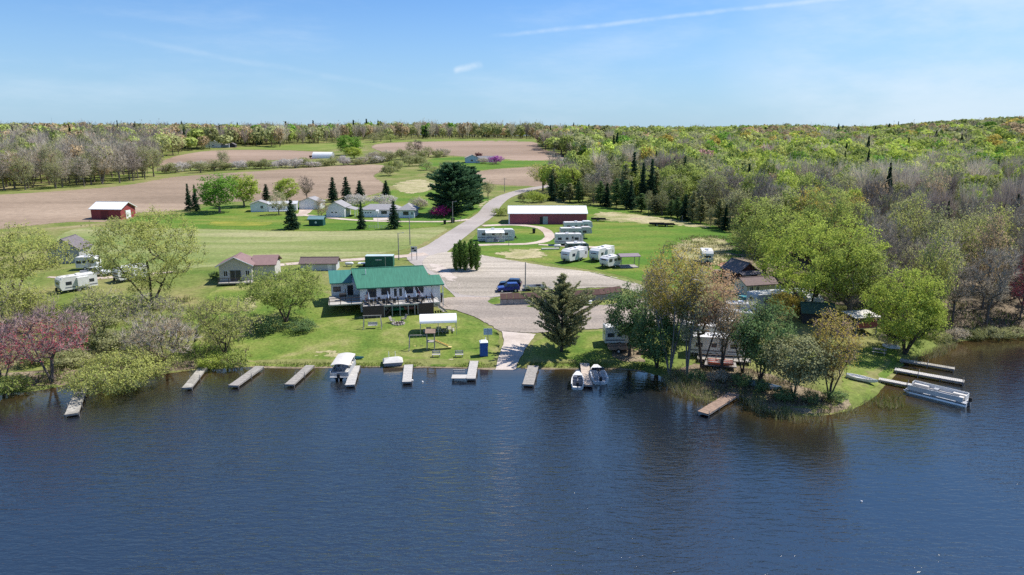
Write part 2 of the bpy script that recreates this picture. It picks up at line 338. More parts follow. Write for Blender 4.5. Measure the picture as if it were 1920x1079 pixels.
drape('gravel_lot', [(782, 492), (800, 478), (850, 470), (905, 478), (985, 492), (1060, 504), (1130, 512), (1185, 526), (1235, 548), (1200, 556), (1165, 540), (1060, 545), (940, 552), (925, 562), (860, 556), (835, 548), (826, 525), (800, 508)], M_gravel, .35, level=4)
drape('gravel_lane', [(826, 556), (930, 556), (1000, 570), (1100, 566), (1165, 562), (1230, 556), (1290, 600), (1250, 622), (1150, 618), (1060, 622), (1005, 632), (955, 624), (930, 622), (885, 596), (850, 584), (815, 580), (812, 566)], M_lane, .3, level=5)
drape('boat_ramp', [(928, 694), (945, 640), (940, 622), (1005, 628), (988, 650), (966, 694)], M_conc, .12, smooth=0, level=6, fade=0)
drape('worn_grass', [(608, 515), (628, 520), (640, 560), (690, 590), (700, 606), (660, 600), (622, 570)], M_straw, .4, level=2, fade=4)
drape('worn_grass', [(440, 560), (480, 548), (500, 566), (470, 590), (445, 588)], M_straw, .4, level=2, fade=4)
drape('worn_grass', [(830, 668), (850, 662), (880, 672), (870, 686), (820, 684)], M_straw, .4, level=2, fade=3)
drape('worn_grass', [(560, 660), (640, 650), (690, 664), (640, 676), (570, 674)], M_straw, .4, level=2, fade=4)
drape('worn_grass', [(1140, 640), (1200, 650), (1230, 684), (1170, 686), (1130, 668)], M_mud, .4, level=2, fade=3)
drape('concrete_apron', [(786, 494), (815, 492), (850, 500), (872, 524), (870, 552), (836, 556), (828, 528), (806, 512)], M_conc, .4, level=5, fade=5)
drape('verge_grass', [(905, 563), (932, 557), (950, 566), (935, 575), (912, 573)], M_lawn, .5, level=6, fade=1.5)
drape('verge_grass', [(940, 574), (1060, 570), (1165, 562), (1195, 568), (1110, 577), (1000, 579)], M_lawn, .5, level=6, fade=1.2)
drape('verge_grass', [(1080, 506), (1130, 513), (1190, 527), (1235, 547), (1215, 534), (1150, 510)], M_hay, .6, level=5, fade=3)
strip('driveway', [(420, 512), (480, 503), (540, 496), (640, 489), (720, 484), (800, 477)], [2.5, 3, 3, 3, 3.2, 4], M_dirt, 4)
strip('driveway', [(545, 402), (600, 407), (660, 413), (740, 416), (840, 416), (880, 412)], [3, 3.2, 2.6, 2.6, 2.6, 3], M_dirt, 4)
strip('driveway', [(575, 392), (570, 400), (560, 406)], [6, 4, 3], M_dirt, 3)
strip('driveway', [(700, 412), (735, 411)], [6, 6], M_conc, 5)
strip('driveway', [(905, 424), (960, 422), (1010, 427), (1030, 440), (1022, 452), (985, 458), (930, 459), (880, 461)], [3.5, 3, 3.2, 3.2, 3, 2.6, 2.6, 3], M_dirt, 3)
strip('driveway', [(1010, 459), (1060, 462), (1110, 464), (1140, 463)], [1.6, 2.4, 2.4, 1.4], M_dirt, 3)
strip('driveway', [(90, 520), (170, 523), (250, 517), (330, 510)], [1, 2, 2, 1.2], M_dirt, 3)
strip('driveway', [(1235, 548), (1270, 580), (1300, 610), (1320, 640)], [5, 4, 4, 3], M_lane, 5)
drape('muddy_bank', [(1238, 708), (1290, 680), (1340, 680), (1420, 690), (1500, 720), (1560, 740), (1620, 756), (1590, 774), (1540, 782), (1480, 782), (1430, 769), (1400, 751), (1375, 745), (1340, 755), (1305, 749), (1268, 727)], M_mud, .2)
drape('muddy_bank', [(-300, 750), (0, 737), (110, 725), (215, 715), (340, 696), (470, 687), (460, 670), (330, 676), (180, 690), (0, 710), (-300, 720)], M_mud, .2)
drape('forest_soil', [(1340, 520), (1400, 470), (1430, 480), (1500, 530), (1600, 580), (1700, 620), (1790, 640), (1850, 633), (2100, 624), (2100, 560), (1800, 500), (1500, 420), (1400, 436), (1395, 450)], groundmat('forest_litter', [(.3, (.10, .085, .06)), (.5, (.17, .14, .10)), (.65, (.26, .2, .14)), (.78, (.12, .16, .05))], .1, 1.2, .4), .5, level=2)
drape('red_earth', [(1330, 492), (1400, 486), (1420, 505), (1400, 540), (1372, 545), (1368, 515)], groundmat('red_clay', [(.3, (.26, .12, .09)), (.5, (.36, .18, .13)), (.7, (.42, .27, .2))], .2, 1.5, .3), .4, level=3)
# thin strip of sand and stones at the waterline
strip('beach', [(470, 688), (560, 690), (700, 688), (860, 690.5), (928, 692.5)], [.5, .6, .45, .6, .6], M_mud, 3, jit=.35)
strip('beach', [(985, 691.5), (1060, 692.5), (1165, 692.5), (1210, 698)], [.5, .5, .5, .6], M_mud, 3, jit=.35)
# ------------------------------------------------------------------ lake
def water_mat():
    m = bpy.data.materials.new('lake_water'); nt, n, l = nodes_of(m)
    o = n.new('ShaderNodeOutputMaterial'); g = n.new('ShaderNodeNewGeometry')
    at_ = n.new('ShaderNodeAttribute'); at_.attribute_name = 'shallow'
    big = n.new('ShaderNodeTexNoise'); big.inputs['Scale'].default_value = .12; big.inputs['Detail'].default_value = 3; l.new(g.outputs['Position'], big.inputs['Vector'])
    ad = n.new('ShaderNodeMath'); ad.operation = 'MULTIPLY_ADD'; l.new(big.outputs['Fac'], ad.inputs[0]); ad.inputs[1].default_value = .5; l.new(at_.outputs['Fac'], ad.inputs[2])
    rp = n.new('ShaderNodeValToRGB'); e = rp.color_ramp.elements; e[0].position = .25; e[0].color = (.013, .018, .028, 1); e[1].position = 1.25 / 1.5; e[1].color = (.060, .036, .014, 1)
    k = e.new(.5); k.color = (.017, .017, .016, 1); k = e.new(.66); k.color = (.034, .026, .014, 1)
    sc = n.new('ShaderNodeMath'); sc.operation = 'DIVIDE'; l.new(ad.outputs[0], sc.inputs[0]); sc.inputs[1].default_value = 1.5; l.new(sc.outputs[0], rp.inputs[0])
    # waves: two wind-driven trains plus small chop
    def train(rot, sx, sy, scale, detail, dist):
        mp = n.new('ShaderNodeMapping'); mp.inputs['Rotation'].default_value = (0, 0, R(rot)); mp.inputs['Scale'].default_value = (sx, sy, 1); l.new(g.outputs['Position'], mp.inputs[0])
        t = n.new('ShaderNodeTexNoise'); t.inputs['Scale'].default_value = scale; t.inputs['Detail'].default_value = detail; t.inputs['Roughness'].default_value = .55; t.inputs['Distortion'].default_value = dist
        l.new(mp.outputs[0], t.inputs['Vector']); return t.outputs['Fac']
    a = train(22, .34, 1.25, 1.35, 3, .9); b = train(-16, .4, 1.2, 2.3, 3, .5); c = train(5, .7, 1, 5.5, 3, 0)
    patch = n.new('ShaderNodeTexNoise'); patch.inputs['Scale'].default_value = .03; patch.inputs['Detail'].default_value = 3; l.new(g.outputs['Position'], patch.inputs['Vector'])
    def ma(op, x, y, z=None):
        q = n.new('ShaderNodeMath'); q.operation = op
        for i, v in enumerate((x, y, z)):
            if v is None: continue
            if isinstance(v, (int, float)): q.inputs[i].default_value = v
            else: l.new(v, q.inputs[i])
        return q.outputs[0]
    h = ma('ADD', ma('MULTIPLY', a, .56), ma('ADD', ma('MULTIPLY', b, .36), ma('MULTIPLY', c, .08)))
    pr = n.new('ShaderNodeMapRange'); pr.inputs['From Min'].default_value = .35; pr.inputs['From Max'].default_value = .65; pr.inputs['To Min'].default_value = .4; pr.inputs['To Max'].default_value = 1.35; l.new(patch.outputs['Fac'], pr.inputs[0])
    # calmer in the lee of the shore
    calm = n.new('ShaderNodeMapRange'); calm.inputs['From Min'].default_value = 0; calm.inputs['From Max'].default_value = 1; calm.inputs['To Min'].default_value = 1; calm.inputs['To Max'].default_value = .10; ca_ = n.new('ShaderNodeAttribute'); ca_.attribute_name = 'calm'; l.new(ca_.outputs['Fac'], calm.inputs[0])
    h = ma('MULTIPLY', h, ma('MULTIPLY', pr.outputs[0], calm.outputs[0]))
    bp = n.new('ShaderNodeBump'); bp.inputs['Strength'].default_value = 1; bp.inputs['Distance'].default_value = .29; l.new(h, bp.inputs['Height'])
    d = n.new('ShaderNodeBsdfDiffuse'); l.new(rp.outputs[0], d.inputs[0])
    gl = n.new('ShaderNodeBsdfGlossy'); gl.inputs['Roughness'].default_value = .05; gl.inputs['Color'].default_value = (1, .96, .82, 1); l.new(bp.outputs[0], gl.inputs['Normal'])
    fr = n.new('ShaderNodeFresnel'); fr.inputs['IOR'].default_value = 3.1; l.new(bp.outputs[0], fr.inputs['Normal'])
    mx = n.new('ShaderNodeMixShader'); l.new(fr.outputs[0], mx.inputs[0]); l.new(d.outputs[0], mx.inputs[1]); l.new(gl.outputs[0], mx.inputs[2]); l.new(mx.outputs[0], o.inputs[0])
    return m
wx = np.concatenate([[-900, -500, -300], np.arange(-180, 181, 2.0), [300, 500, 900]]); wy = np.concatenate([[-400, -150], np.arange(0, 131, 1.5), [160]])
WX, WY = np.meshgrid(wx, wy)
wo = grid_mesh('lake_water', WX, WY, np.zeros_like(WX), water_mat()); tag(wo, kind='structure')
sh = sdist(WX.ravel(), WY.ravel()); uu = WX.ravel() / np.maximum(WY.ravel(), 20)
wid = 7 + 9 * sst(-.15, -.45, uu) + 8 * sst(.3, .42, uu)
shv = np.clip(1 - (-sh) / wid, 0, 1)
a_ = wo.data.attributes.new('shallow', 'FLOAT', 'POINT'); a_.data.foreach_set('value', shv.astype(np.float32))
cv = np.exp(-np.maximum(-sh - 3, 0) / (13 + 9 * sst(.2, .4, uu) + 4 * sst(-.1, -.4, uu)))
a_ = wo.data.attributes.new('calm', 'FLOAT', 'POINT'); a_.data.foreach_set('value', cv.astype(np.float32))
# ------------------------------------------------------------------ trees: skeletons grown to points in a crown, then leaves or twigs
BARK = mat('grey_bark', (.15, .125, .105), .95, .35, 4, bump=.4); BARKD = mat('dark_bark', (.075, .06, .05), .95, .3, 4, bump=.4)
BARKP = mat('pale_bark', (.25, .22, .19), .95, .3, 3, bump=.3)
def mesh_q(name, quads, m, cols=None):     # quads (n,4,3) or tris (n,3,3)
    me = bpy.data.meshes.new(name); k = quads.shape[1]
    fast_mesh(me, quads.reshape(-1, 3), np.arange(len(quads) * k).reshape(-1, k)); me.materials.append(m)
    if cols is not None:
        a = me.attributes.new('Col', 'FLOAT_COLOR', 'POINT'); c = np.ones((len(quads), k, 4), np.float32); c[..., :3] = cols[:, None, :]
        a.data.foreach_set('color', c.ravel())
    return me
def rand_quads(r, C, size, aspect=.75, axis=None, up=.45, nrm=0):
    n = len(C)
    if axis is None:      # leaves face the light more than the ground
        w = r.normal(size=(n, 3)) * .62 + nrm + np.array([.15, .05, up]); w /= np.linalg.norm(w, axis=1)[:, None]
        a = np.cross(w, r.normal(size=(n, 3))); a /= np.linalg.norm(a, axis=1)[:, None]; b = np.cross(w, a)
    else:
        a = axis + r.normal(size=(n, 3)) * .35; a /= np.linalg.norm(a, axis=1)[:, None]
        w = r.normal(size=(n, 3)) * .7 + np.array([.3, .05, .8]); b = np.cross(a, w); b /= np.linalg.norm(b, axis=1)[:, None]
    s = np.asarray(size) * r.uniform(.65, 1.3, n); a = a * (s / 2)[:, None]; b = b * (s / 2 * aspect)[:, None]
    return np.stack([C - a - b * .5, C - a * .2 + b, C + a + b * .3, C + a * .3 - b], 1)
def tube(p0, p1, r0, r1, n):
    d = p1 - p0; L = np.linalg.norm(d, axis=1)[:, None]; d = d / np.maximum(L, 1e-6)
    ref = np.where(np.abs(d[:, 2:3]) > .9, np.array([[1., 0, 0]]), np.array([[0, 0, 1.]])); x = np.cross(d, ref); x /= np.linalg.norm(x, axis=1)[:, None]; y = np.cross(d, x)
    t = np.arange(n) * 2 * np.pi / n; c, s = np.cos(t), np.sin(t)
    A = p0[:, None] + (x[:, None] * c[None, :, None] + y[:, None] * s[None, :, None]) * r0[:, None, None]
    B = p1[:, None] + (x[:, None] * c[None, :, None] + y[:, None] * s[None, :, None]) * r1[:, None, None]
    q = np.stack([A, np.roll(A, -1, 1), np.roll(B, -1, 1), B], 2); return q.reshape(-1, 4, 3)
def twigs(r, P, D, L, w, n):
    """n thin tapering three-sided twigs starting at each P heading roughly along D"""
    P = np.repeat(P, n, 0); D = np.repeat(D, n, 0) + r.normal(size=(len(P), 3)) * .55; D /= np.linalg.norm(D, axis=1)[:, None]
    L = L * r.uniform(.5, 1.25, len(P)); return P, tube(P, P + D * L[:, None], np.full(len(P), w), np.full(len(P), w * .35), 3), P + D * L[:, None]
def skeleton(r, h, w, base=.28, n=160, stems=1, flat_top=0.0, shape='round', lean=0, wob=.35):
    """returns nodes, parent, radius, tip indices. Unit: metres, trunk foot at origin."""
    N = [np.zeros(3)]; Pn = [-1]
    for s in range(stems):
        az = 2 * math.pi * (s + r.uniform(0, .6)) / stems; tilt = (0 if stems == 1 else r.uniform(.10, .28)) * w / h * 2
        top = h * (r.uniform(.55, .72) if stems == 1 else r.uniform(.5, .75)); k = max(4, int(top / .9)); par = 0; ph = r.uniform(0, 6)
        for i in range(1, k + 1):
            z = top * i / k; d = tilt * z
            N.append(np.array([math.cos(az) * d + math.sin(z * .5 + ph) * wob * .35 * (i / k) + lean * z, math.sin(az) * d + math.cos(z * .43 + ph) * wob * .35 * (i / k), z])); Pn.append(par); par = len(N) - 1
    A = []
    zc, hz = h * (base + (1 - base) * .5), h * (1 - base) * .5
    nb = 9; blobs = r.normal(size=(nb, 3)); blobs /= np.linalg.norm(blobs, axis=1)[:, None]
    while len(A) < n:
        p = r.normal(size=3); p /= np.linalg.norm(p); rad = r.uniform(.25, 1) ** .45
        lump = .60 + .52 * max(0, (blobs @ p).max() - .45) / .55
        q = p * rad * lump
        if shape == 'vase': q[:2] *= (.45 + .55 * (q[2] * .5 + .5)) * 1.15
        elif shape == 'spread': q[2] = q[2] * .8; q[:2] *= 1.05
        elif shape == 'cone': q[:2] *= 1.15 * (1 - .65 * (q[2] * .5 + .5))
        if q[2] < -.55 and shape != 'low': q[:2] *= .8
        A.append(np.array([q[0] * w / 2 + lean * zc * 1.2, q[1] * w / 2, zc + q[2] * hz]))
    A = np.array(A); A = A[np.argsort(np.linalg.norm(A - np.array([0, 0, h * base]), axis=1))]
    nodes = np.zeros((len(N) + 3 * n, 3)); nodes[:len(N)] = N; m = len(N); par = list(Pn); lim0 = h * base * .55
    start = max(1, 0); tips = []
    for a in A:
        c = nodes[:m]; d = a - c; L = np.linalg.norm(d, axis=1); cost = L + .9 * np.maximum(0, .35 * L - d[:, 2]) + np.where(c[:, 2] < lim0, 50, 0)
        j = int(np.argmin(cost)); Lj = L[j]; k = 1 if Lj < 1.2 else 2 if Lj < 3 else 3
        p = j; b = nodes[j].copy()
        for i in range(1, k + 1):
            t = i / k; q = b + (a - b) * t; q[2] -= math.sin(t * math.pi) * Lj * .07
            if i < k: q += r.normal(size=3) * Lj * .05
            nodes[m] = q; par.append(p); p = m; m += 1
        tips.append(p)
    nodes = nodes[:m]; par = np.array(par); acc = np.zeros(m); leaf = np.ones(m, bool); leaf[par[par >= 0]] = False
    acc[leaf] = 1
    for i in range(m - 1, 0, -1): acc[par[i]] += acc[i]
    return nodes, par, acc, np.array(tips), leaf
def deciduous(kind, seed, h, w, leaves=5082, lsize=0.30, base=.28, n=170, stems=1, shape='round', tw=5, twl=1.0, tww=.016, blob=0.41, trunk_r=.32, lean=0, bark=None, leafm=None):
    r = np.random.default_rng(seed); nd, par, acc, tips, leaf = skeleton(r, h, w, base, n, stems, shape=shape, lean=lean)
    rad = trunk_r * (acc / acc.max()) ** .56; rad = np.maximum(rad, .018)
    i = np.arange(1, len(nd)); r0 = np.minimum(rad[par[i]], rad[i] * 1.55); r1 = rad[i]
    r0[par[i] == 0] = rad[i][par[i] == 0] * 1.5
    big = r1 > .075
    tq = np.concatenate([tube(nd[par[i]][big], nd[i][big], r0[big], r1[big], 6)]); sm = ~big
    small = tube(nd[par[i]][sm], nd[i][sm], r0[sm], r1[sm], 3)
    T = mesh_q(kind + '_trunk', np.concatenate([tq, small]), bark or BARK)
    C = nd[tips]; D = C - nd[par[tips]]; D /= np.maximum(np.linalg.norm(D, axis=1)[:, None], 1e-6); D[:, 2] += .35
    qs, E = [], C
    if tw:
        P, q, E = twigs(r, C, D, twl, tww, tw); qs.append(q)
    tm = len(np.concatenate(qs)) if qs else 0
    if leaves:
        k = max(1, leaves // len(E)); ce = np.repeat(E, k, 0)[:leaves]; ce = ce + r.normal(size=ce.shape) * blob * np.array([1, 1, .75])
        if tw:
            bc = np.repeat(np.repeat(C, tw, 0), k, 0)[:leaves]; t = r.uniform(0, 1, len(ce))[:, None]; ce = ce - (np.repeat(E, k, 0)[:leaves] - bc) * t * .7
        o_ = ce - np.array([lean * h * .6, 0, h * (base + (1 - base) * .45)]); o_ /= np.linalg.norm(o_, axis=1)[:, None]; lo_ = ce - np.repeat(E, k, 0)[:leaves]; lo_ /= np.maximum(np.linalg.norm(lo_, axis=1)[:, None], .05)
        qs.append(rand_quads(r, ce, lsize, nrm=o_ * .75 + lo_ * .45))
    me = mesh_q(kind + '_crown', np.concatenate(qs), bark or BARK)
    me.materials.append(leafm or LEAF['green'])
    tot = len(me.polygons); mi = np.zeros(tot, np.int32); mi[tm:] = 1; me.polygons.foreach_set('material_index', mi)
    return T, me
def conifer(kind, seed, h, w, prof='cone', whorl=.55, per=8, qn=5, qs=.5, droop=-.18, base=.10, up=.0, leafm=None, bark=None, gap=.25, trunk_r=.22, aspect=.5):
    r = np.random.default_rng(seed); C, AX, TB0, TB1 = [], [], [], []
    z = h * base
    while z < h * .985:
        t = (z - h * base) / (h * (1 - base))
        R0 = {'cone': (1 - t) ** .9, 'egg': math.sin(math.pi * min(1, (.16 + t * .84)) ** .8) ** .8 * (1 if t < .6 else 1 - (t - .6) * .6), 'shag': (.95 * math.sin(math.pi * min(1, .14 + t * 1.05)) ** .7 if t < .62 else .42 * (1 - (t - .62) / .40)) * (.8 + .4 * r.random()), 'pine': math.sin(math.pi * (.2 + .76 * t)) ** .8 * (.84 + .28 * r.random()), 'col': (.85 + .25 * math.sin(math.pi * t)) * min(1, (1 - t) * 2.1 + .06)}[prof] * w / 2
        R0 = max(R0, .12)
        for k in range(per if t < .8 else max(4, per - 3)):
            if r.random() < gap * .5: continue
            az = r.uniform(0, 2 * math.pi); L = R0 * r.uniform(.5, 1.18); d = np.array([math.cos(az), math.sin(az), droop + up * 1.0]); p0 = np.array([0, 0, z + r.normal() * whorl * .3])
            m_ = max(2, int(L / (qs * .42))); tt = np.linspace(.22 if L > .8 else 0, 1, m_) 
            pts = p0 + d * (L * tt)[:, None]; pts[:, 2] += up * L * tt ** 2 * .5 + r.normal(size=m_) * .05
            for q in range(qn):
                c = pts + r.normal(size=pts.shape) * qs * .38 * np.array([1, 1, .55]); C.append(c); ax = np.tile(d, (m_, 1)); ax[:, 2] += up * 1.2; AX.append(ax)
            TB0.append(p0); TB1.append(pts[-1])
        z += whorl * r.uniform(.75, 1.25) * (1 - .45 * t)
    C = np.concatenate(C); AX = np.concatenate(AX)
    AX = AX / np.linalg.norm(AX, axis=1)[:, None]
    cr = mesh_q(kind + '_crown', rand_quads(r, C, qs, aspect, axis=AX), leafm or LEAF['spruce'])
    zs = np.linspace(0, h * .97, 8); tp = np.stack([zs * 0, zs * 0, zs], 1); rr = trunk_r * (1 - zs / h * .92)
    tq = tube(tp[:-1], tp[1:], rr[:-1], rr[1:], 7); bq = tube(np.array(TB0), np.array(TB1), np.full(len(TB0), trunk_r * .16), np.full(len(TB0), .012), 3)
    return mesh_q(kind + '_trunk', np.concatenate([tq, bq]), bark or BARKD), cr
LC = dict(fresh=(.265, .28, .085), lime=(.235, .28, .055), green=(.11, .20, .034), spring=(.205, .242, .065), olive=(.195, .205, .088), pale=(.245, .25, .12), yellow=(.30, .295, .085), gold=(.30, .245, .06), tan=(.27, .205, .12), orange=(.32, .21, .12), red=(.33, .085, .10), pinkbud=(.29, .22, .165), dusky=(.21, .125, .115), grey=(.30, .265, .20), purple=(.215, .18, .155), spruce=(.020, .040, .022), pine=(.045, .085, .042), cedar=(.155, .158, .078), cedarg=(.072, .11, .042), arbor=(.075, .125, .030), magenta=(.34, .03, .13), white=(.36, .33, .30), violet=(.28, .09, .26), maroon=(.10, .03, .035))
DK = ('spruce', 'pine', 'cedar', 'cedarg', 'arbor')
LEAF = {k: leafmat('leaf_' + k, tuple(min(.62, x * (1.75 if k not in DK else 2.2)) for x in c), .48 if k not in DK else .32) for k, c in LC.items()}
TWIG = {k: mat('twig_' + k, c, .95, .2, 2) for k, c in dict(grey=(.45, .395, .31), purple=(.31, .265, .225), brown=(.24, .195, .155), red=(.40, .28, .26), silver=(.40, .375, .35)).items()}
PROTO = {}
def proto(key, fn): PROTO[key] = fn; return fn
# medium-distance prototypes, unit about 12 m tall
for s in range(3):
    PROTO['leafy%d' % s] = deciduous('leafy', 20 + s, 12, 9, 4600, .42, .14, 150, 1, tw=3, twl=.8, blob=0.44, trunk_r=.26)
    PROTO['airy%d' % s] = deciduous('airy', 30 + s, 12, 8.5, 3800, .27, .18, 170, 1 + (s == 1) * 2, tw=6, twl=1.0, blob=0.37, shape=('round', 'vase', 'spread')[s], trunk_r=.24)
    PROTO['bare%d' % s] = deciduous('bare', 40 + s, 13, 7.5, 700, .2, .26, 190, 1 + s % 2, tw=12, twl=1.3, tww=.022, blob=0.44, shape=('vase', 'round', 'vase')[s], trunk_r=.22)
    PROTO['spruce%d' % s] = conifer('spruce', 50 + s, 10, 5.2, 'cone', .48, 11, 3, .55, -.22, .07)
    PROTO['bush%d' % s] = deciduous('bush', 60 + s, 4, 5.5, 2200, .28, .03, 80, 4, tw=5, twl=.6, blob=0.30, trunk_r=.09, shape='spread')
    PROTO['swampcon%d' % s] = conifer('swamp', 70 + s, 12, 4.2, 'egg', .6, 9, 3, .6, -.05, .12, .15)
NTREE = 0
def tree(name, label, cat, p, h, w, T, C, leaf=None, twig=None, group=None, rz=None, h0=12., w0=9., sink=.08, bark=None):
    root = thing(name, label, cat, (p[0], p[1], p[2] - sink), random.uniform(0, 6.28) if rz is None else rz, group)
    root.scale = (w / w0, w / w0, h / h0)
    for nm, me in (('trunk', T), ('crown', C)):
        o = bpy.data.objects.new(nm, me); COL.objects.link(o); o.parent = root
        if nm == 'crown':
            sl = o.material_slots
            if len(sl) > 1:
                if twig: sl[0].link = 'OBJECT'; sl[0].material = twig
                if leaf: sl[1].link = 'OBJECT'; sl[1].material = leaf
            elif leaf: sl[0].link = 'OBJECT'; sl[0].material = leaf
        elif bark: o.material_slots[0].link = 'OBJECT'; o.material_slots[0].material = bark
    return root
P0 = {'leafy': (12., 9.), 'airy': (12., 8.5), 'bare': (13., 7.5), 'spruce': (10., 5.2), 'bush': (4., 5.5), 'swampcon': (12., 4.2)}
def ptree(kind, name, label, cat, px, py, top, wpx, leaf, twig=None, group=None, v=None, bark=None, p=None):
    """a prototype tree whose foot stands at the ground point seen at (px,py), reaching row top, wpx source pixels broad"""
    p = at(px, py) if p is None else p
    h = top_h(p, top); w = wpx * mpp(p); h0, w0 = P0[kind]
    T, C = PROTO[kind + str(random.randrange(3) if v is None else v)]
    return tree(name, label, cat, p, h, w, T, C, LEAF.get(leaf), TWIG.get(twig), group, h0=h0, w0=w0, bark=bark)
def utree(fn, kind, seed, name, label, cat, px, py, top, wpx, leaf, twig=None, dz=0, **kw):
    """a tree grown for its own place"""
    p = at(px, py); h = top_h(p, top); w = wpx * mpp(p)
    T, C = fn(kind, seed, h, w, **kw)
    return tree(name, label, cat, p, h, w, T, C, LEAF.get(leaf), TWIG.get(twig), None, rz=0, h0=h, w0=w)
dec, con = deciduous, conifer
# ---- trees one can point at -------------------------------------------------------------
utree(dec, 'willow', 1, 'deciduous_tree', 'round lime green tree with several stems leaning over the bay beside the three grey piers', 'tree', 1696, 664, 512, 158, 'lime', 'brown', leaves=18572, lsize=0.24, base=.16, n=330, stems=4, tw=4, twl=.8, blob=0.33, trunk_r=.34, bark=BARKD)
utree(dec, 'camp_maple', 2, 'deciduous_tree', 'largest lime green tree, spreading over the white roofed trailer at the campsite', 'tree', 1515, 590, 408, 245, 'lime', 'brown', leaves=21504, lsize=0.28, base=.2, n=380, stems=3, tw=4, twl=.9, blob=0.41, trunk_r=.42, bark=BARKD)
utree(dec, 'camp_maple_b', 3, 'deciduous_tree', 'bright green tree with a pointed top behind the largest lime tree', 'tree', 1545, 520, 352, 140, 'spring', 'brown', leaves=12706, lsize=0.30, base=.2, n=240, tw=4, blob=0.44, trunk_r=.4)
utree(dec, 'camp_maple_c', 4, 'deciduous_tree', 'olive green tree at the edge of the meadow beside the dark red cabin', 'tree', 1432, 520, 385, 125, 'spring', 'brown', leaves=10165, lsize=0.30, base=.22, n=220, tw=4, blob=0.44, trunk_r=.4)
utree(dec, 'camp_maple_d', 44, 'deciduous_tree', 'green tree hanging low behind the dark shed and the red railed deck', 'tree', 1590, 606, 440, 120, 'spring', 'brown', leaves=10947, lsize=0.28, base=.14, n=240, tw=4, blob=0.44, trunk_r=.4)
utree(con, 'cedar_ramp', 5, 'cedar_tree', 'shaggy dark cedar with a thin pointed top on the lawn beside the boat ramp', 'cedar', 1053, 659, 512, 122, 'cedar', prof='shag', whorl=.46, per=17, qn=6, qs=.30, droop=-.04, base=.07, up=.38, gap=.62, trunk_r=.26)
utree(dec, 'cedar_b', 6, 'cedar_tree', 'dark green cedar in front of the small white trailer', 'cedar', 1180, 668, 536, 88, 'cedarg', 'brown', leaves=7500, lsize=.25, base=.2, n=230, stems=1, tw=4, twl=.5, blob=.36, trunk_r=.22, bark=BARKD)
utree(dec, 'cedar_c', 7, 'cedar_tree', 'broad dark green cedar against the tall pale trunked tree at the waterline', 'cedar', 1232, 690, 566, 100, 'cedarg', 'brown', leaves=9500, lsize=.25, base=.12, n=260, stems=2, tw=4, twl=.5, blob=.36, trunk_r=.22, bark=BARKD)
utree(dec, 'cedar_d', 8, 'cedar_tree', 'bushy dark cedar between the white trailers and the blue canoe', 'cedar', 1424, 716, 566, 116, 'cedarg', 'brown', leaves=10500, lsize=.25, base=.16, n=280, stems=3, tw=4, twl=.5, blob=.36, trunk_r=.22, bark=BARKD)
utree(dec, 'cedar_e', 9, 'cedar_tree', 'grey green cedar bending over the reeds at the point, behind the blue canoe', 'cedar', 1487, 748, 604, 108, 'cedar', 'brown', leaves=10500, lsize=.24, base=.08, n=280, stems=4, tw=4, twl=.5, blob=.36, trunk_r=.16, bark=BARKD, shape='spread', lean=.05)
utree(dec, 'tall_maple', 10, 'deciduous_tree', 'tall many stemmed tree with pale trunks and gold green buds at the waterline', 'tree', 1255, 702, 468, 128, 'gold', 'silver', leaves=9500, lsize=0.22, base=.34, n=300, stems=7, tw=6, twl=1.1, tww=.02, blob=0.37, trunk_r=.26, shape='vase', bark=BARKP)
utree(dec, 'bronze_maple', 11, 'deciduous_tree', 'bronze budded thin tree standing behind the dark cedars', 'tree', 1226, 640, 484, 62, 'tan', 'grey', leaves=2931, lsize=0.23, base=.3, n=190, stems=3, tw=6, tww=.02, blob=0.33, trunk_r=.25, shape='vase', bark=BARKP)
utree(dec, 'orange_maple', 12, 'deciduous_tree', 'orange budded tree with dark forked trunks beside the rack of orange kayaks', 'tree', 1316, 692, 496, 118, 'orange', 'grey', leaves=6500, lsize=0.22, base=.34, n=240, stems=3, tw=5, tww=.02, blob=0.37, trunk_r=.24, shape='vase', bark=BARKD)
utree(dec, 'russet_maple', 13, 'deciduous_tree', 'russet and gold budded tree with two dark stems at the tip of the point', 'tree', 1555, 748, 586, 92, 'gold', 'red', leaves=5082, lsize=0.19, base=.22, n=240, stems=3, tw=6, twl=.9, blob=0.30, trunk_r=.2, shape='vase', bark=BARKD)
utree(dec, 'lawn_maple', 14, 'deciduous_tree', 'spreading spring green tree on the bank beside the green roofed building', 'tree', 537, 604, 497, 148, 'spring', 'brown', leaves=11000, lsize=0.25, base=.16, n=270, stems=3, tw=5, blob=0.37, trunk_r=.26, shape='spread', bark=BARKD)
utree(dec, 'big_maple', 15, 'deciduous_tree', 'biggest yellow green tree on the bank, between the camper and the red roofed cottage', 'tree', 285, 574, 386, 200, 'fresh', 'brown', leaves=17000, lsize=0.26, base=.16, n=380, stems=4, tw=6, blob=0.41, trunk_r=.36, bark=BARKD)
utree(dec, 'corner_maple', 16, 'deciduous_tree', 'wide pale green tree in front of the grey gabled house', 'tree', 26, 566, 418, 196, 'fresh', 'brown', leaves=17000, lsize=0.26, base=.12, n=380, stems=5, tw=6, blob=0.41, trunk_r=.4, shape='spread', bark=BARKD)
utree(dec, 'red_maple', 17, 'deciduous_tree', 'bare grey maple with red buds at the water beside the long mossy pier', 'tree', 98, 716, 560, 138, 'red', 'red', leaves=1700, lsize=0.21, base=.14, n=330, stems=2, tw=9, twl=1.1, tww=.02, blob=0.30, trunk_r=.26, shape='spread')
utree(dec, 'red_maple_b', 18, 'deciduous_tree', 'smaller red budded maple cut by the edge of the picture', 'tree', 6, 722, 610, 88, 'red', 'red', leaves=2540, lsize=0.21, base=.2, n=190, stems=2, tw=7, blob=0.33, trunk_r=.2)
